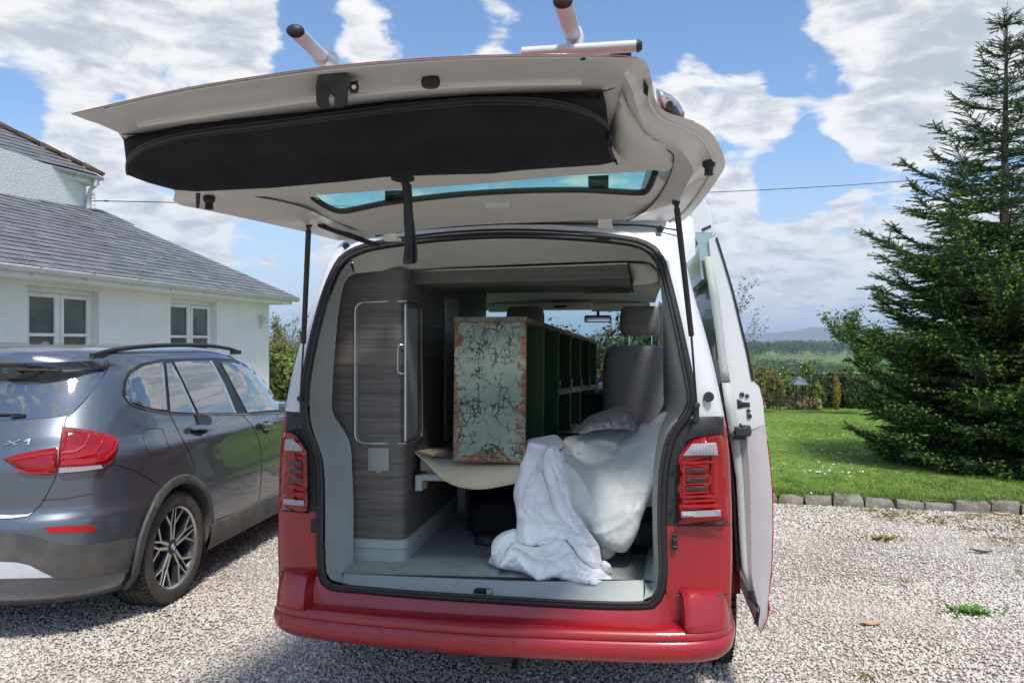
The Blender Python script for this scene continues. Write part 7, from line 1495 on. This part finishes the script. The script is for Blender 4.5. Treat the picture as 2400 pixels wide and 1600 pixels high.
for (x, y) in ((652,840),(652,920),(930,728),(992,780),(1050,835),(705,740)): p = at(*c6(x, y), Ya)-Vector((a0.x, a0.y, gb)); q = MB(); q.lathe([(0,-.02),(.017,-.01),(.017,.01),(0,.02)], p, n=8); q.build('bulb', m_wht, arch)
sl_ = thing('stake_lights', 'thin stake topped by small white solar lights left of the arch', 'garden light', tuple(at(1782, 940, Ya-.4))); q = MB(); q.tube([at(1784, 940, Ya-.4), at(1784, 864, Ya-.4)], .008, 5); q.tube([at(1775, 861, Ya-.4), at(1784, 866, Ya-.4), at(1792, 861, Ya-.4)], .006, 5); q.build('stake', m_blk, sl_, world=True)
for u in (1775, 1792): q = MB(); q.lathe([(0,-.02),(.022,-.01),(.022,.015),(0,.03)], at(u, 859, Ya-.4), n=8); q.build('bulb', m_wht, sl_, world=True)
m_wick = M('straw_wicker', (.36,.25,.14), .9, c2=(.22,.15,.08), vs_=40)
def rabbit(u, v, label):
    p = at(u, v, 21.0); t = thing('rabbit_ornament', label, 'ornament', (p.x, p.y, ground(p.x, p.y))); bm = bmesh.new()
    for c_, s_ in (((0,0,.10),(.085,.11,.11)),((.0,-.05,.2),(.055,.06,.07)),((-.02,-.09,.245),(.042,.052,.045))):
        r = bmesh.ops.create_icosphere(bm, subdivisions=2, radius=1)
        for v_ in r['verts']: v_.co = Vector((v_.co.x*s_[0]+c_[0], v_.co.y*s_[1]+c_[1], v_.co.z*s_[2]+c_[2]))
    me = bpy.data.meshes.new('body'); bm.to_mesh(me); bm.free(); me.materials.append(m_wick); me.polygons.foreach_set('use_smooth', [True]*len(me.polygons)); o = bpy.data.objects.new('body', me); C.objects.link(o); o.parent = t
    for dx in (-.03, .02): q = MB(); q.tube([(dx,-.06,.27), (dx*1.3,-.02,.32), (dx*1.8,.05,.345)], [.014,.02,.006], 7); q.build('ear', m_wick, t, smooth=60)
rabbit(1881, 948, 'straw coloured rabbit ornament standing at the foot of the golden conifer hedge'); rabbit(1752, 944, 'straw coloured rabbit ornament half hidden by the sliding door edge')
# --- branching trees
def tree(name, label, base, h, spread, seed, mat, leaf, nl, bare=.25, lean=(0,0), depth=5, tr=.07, cat='tree', group=None, first=.3):
    r2 = random.Random(seed); t = thing(name, label, cat, tuple(base), 0, group); qt, ql = MB(), MB(); tips = []
    def grow(p, d, l, r, lv):
        P = [p]; n = 4
        for i in range(n): d = (d+Vector((r2.gauss(0, .09), r2.gauss(0, .09), r2.gauss(0, .05)+.03))).normalized(); P.append(P[-1]+d*l/n)
        qt.tube(P, [r*(1-.45*i/n) for i in range(n+1)], 5 if lv > 2 else 4, cap=False)
        if lv <= 2: tips.extend([(P[i], d) for i in range(1, n+1)])
        if lv == 0: return
        for k in range(r2.choice((2, 3, 3))+(1 if lv == depth else 0)):
            nd = (d+Vector((r2.gauss(0, spread), r2.gauss(0, spread), r2.uniform(-.15, .35)))).normalized(); grow(P[r2.choice((2, 3, 4))], nd, l*r2.uniform(.6, .85), r*.55, lv-1)
    grow(Vector((0,0,-.1)), Vector((lean[0], lean[1], 1)).normalized(), h*first, tr, depth)
    qt.build('trunk', m_bark, t, smooth=60)
    for i in range(nl):
        p, d = r2.choice(tips); p = p+Vector((r2.gauss(0, leaf*1.2), r2.gauss(0, leaf*1.2), r2.gauss(0, leaf*1.2))); nn = Vector((r2.gauss(0, 1), r2.gauss(0, 1), r2.gauss(0, 1)+.4)).normalized(); a = nn.orthogonal().normalized(); b = nn.cross(a); k = leaf*r2.uniform(.5, 1.1); ql.add([p-a*k, p-b*k*.5, p+a*k, p+b*k*.5], [(0,1,2,3)])
    ql.build('crown', mat, t, smooth=0); return t
def gbase(u, Y): x = ptu(u, Y); return Vector((x, Y, ground(x, Y)))
tree('hawthorn_tree', 'loose light green hawthorn tree half hidden behind the spruce', gbase(2050, 19), 3.4, .42, 11, m_lfg, .05, 5200, lean=(-.12, 0), tr=.05)
tree('willow_sapling', 'sparse budding willow sapling rising behind the open sliding door', gbase(1712, 13.5), 3.0, .34, 12, m_lfo, .028, 800, tr=.022, depth=4, first=.42)
tree('willow_sapling', 'second thin sapling with green leaves left of the brown shrub', gbase(1692, 14.5), 2.6, .32, 13, m_lfg, .032, 1100, tr=.02, depth=4, first=.42)
tree('leafy_tree', 'small yellow green leafy tree behind the sliding door and the sapling', gbase(1748, 20), 2.0, .5, 14, m_lfo, .05, 4200, tr=.04, first=.28)
tree('ash_tree', 'nearly bare budding tree against the sky right of the house corner', gbase(668, 31), 4.6, .36, 15, m_lfo, .07, 1500, tr=.09, depth=6, first=.27)
bush('rounded_tree', 'olive green rounded tree beyond the house corner above the laurel', 'tree', 645, 815, 26, 1.1, 2.1, 3600, .06, m_lfo, 21, lump=.4)
bush('rounded_tree', 'blue green bushy tree beside the gas strut beyond the laurel', 'tree', 690, 820, 29, 1.3, 2.2, 3600, .06, m_lfg, 22, lump=.4)
bush('laurel_hedge', 'glossy green laurel hedge between the house corner and the van', 'hedge', 650, 870, 16.6, 1.9, 1.22, 5200, .075, m_lfl, 23, lump=.25, depth=1.2, zb=.08)
bush('laurel_hedge', 'yellow tipped laurel bush touching the house corner', 'hedge', 608, 865, 15.4, .75, 1.32, 1500, .07, m_lfl, 24, lump=.3, depth=.7, zb=.08)
for k, (u, Y, w_, h, lb) in enumerate([(1330,44,7.5,7.2,'large dark tree seen through the windscreen left of the mirror'), (1440,47,7,7.6,'large dark tree seen through the windscreen behind the headrest'), (1530,43,5,6.4,'rounded dark tree seen through the windscreen by the right pillar'), (1215,52,7,6.8,'dark tree seen through the windscreen behind the left headrest')]):
    x = ptu(u, Y); t = thing('broadleaf_tree', lb, 'tree', (x, Y, ground(x, Y)), 0); q = MB(); r2 = random.Random(40+k)
    top = EYE+(787-lerp_t([(1200,760),(1290,745),(1350,716),(1450,716),(1540,735),(1600,760)], u))/F*Y-ground(x, Y)
    for j in range(7): leafmass(q, (r2.uniform(-.3, .3)*w_, r2.uniform(-.2, .2)*w_, top*r2.uniform(.4, .75)), (w_*.24, w_*.24, top*.25), 1100, .17, r2, lump=.4)
    q.build('crown', m_lfd if k != 3 else m_lfg, t, smooth=0); q = MB(); q.tube([(0,0,-.2), (0,0,top*.6)], [.25, .1], 7); q.build('trunk', m_bark, t)
# grass fringe at the foot of the spruce and along the far border
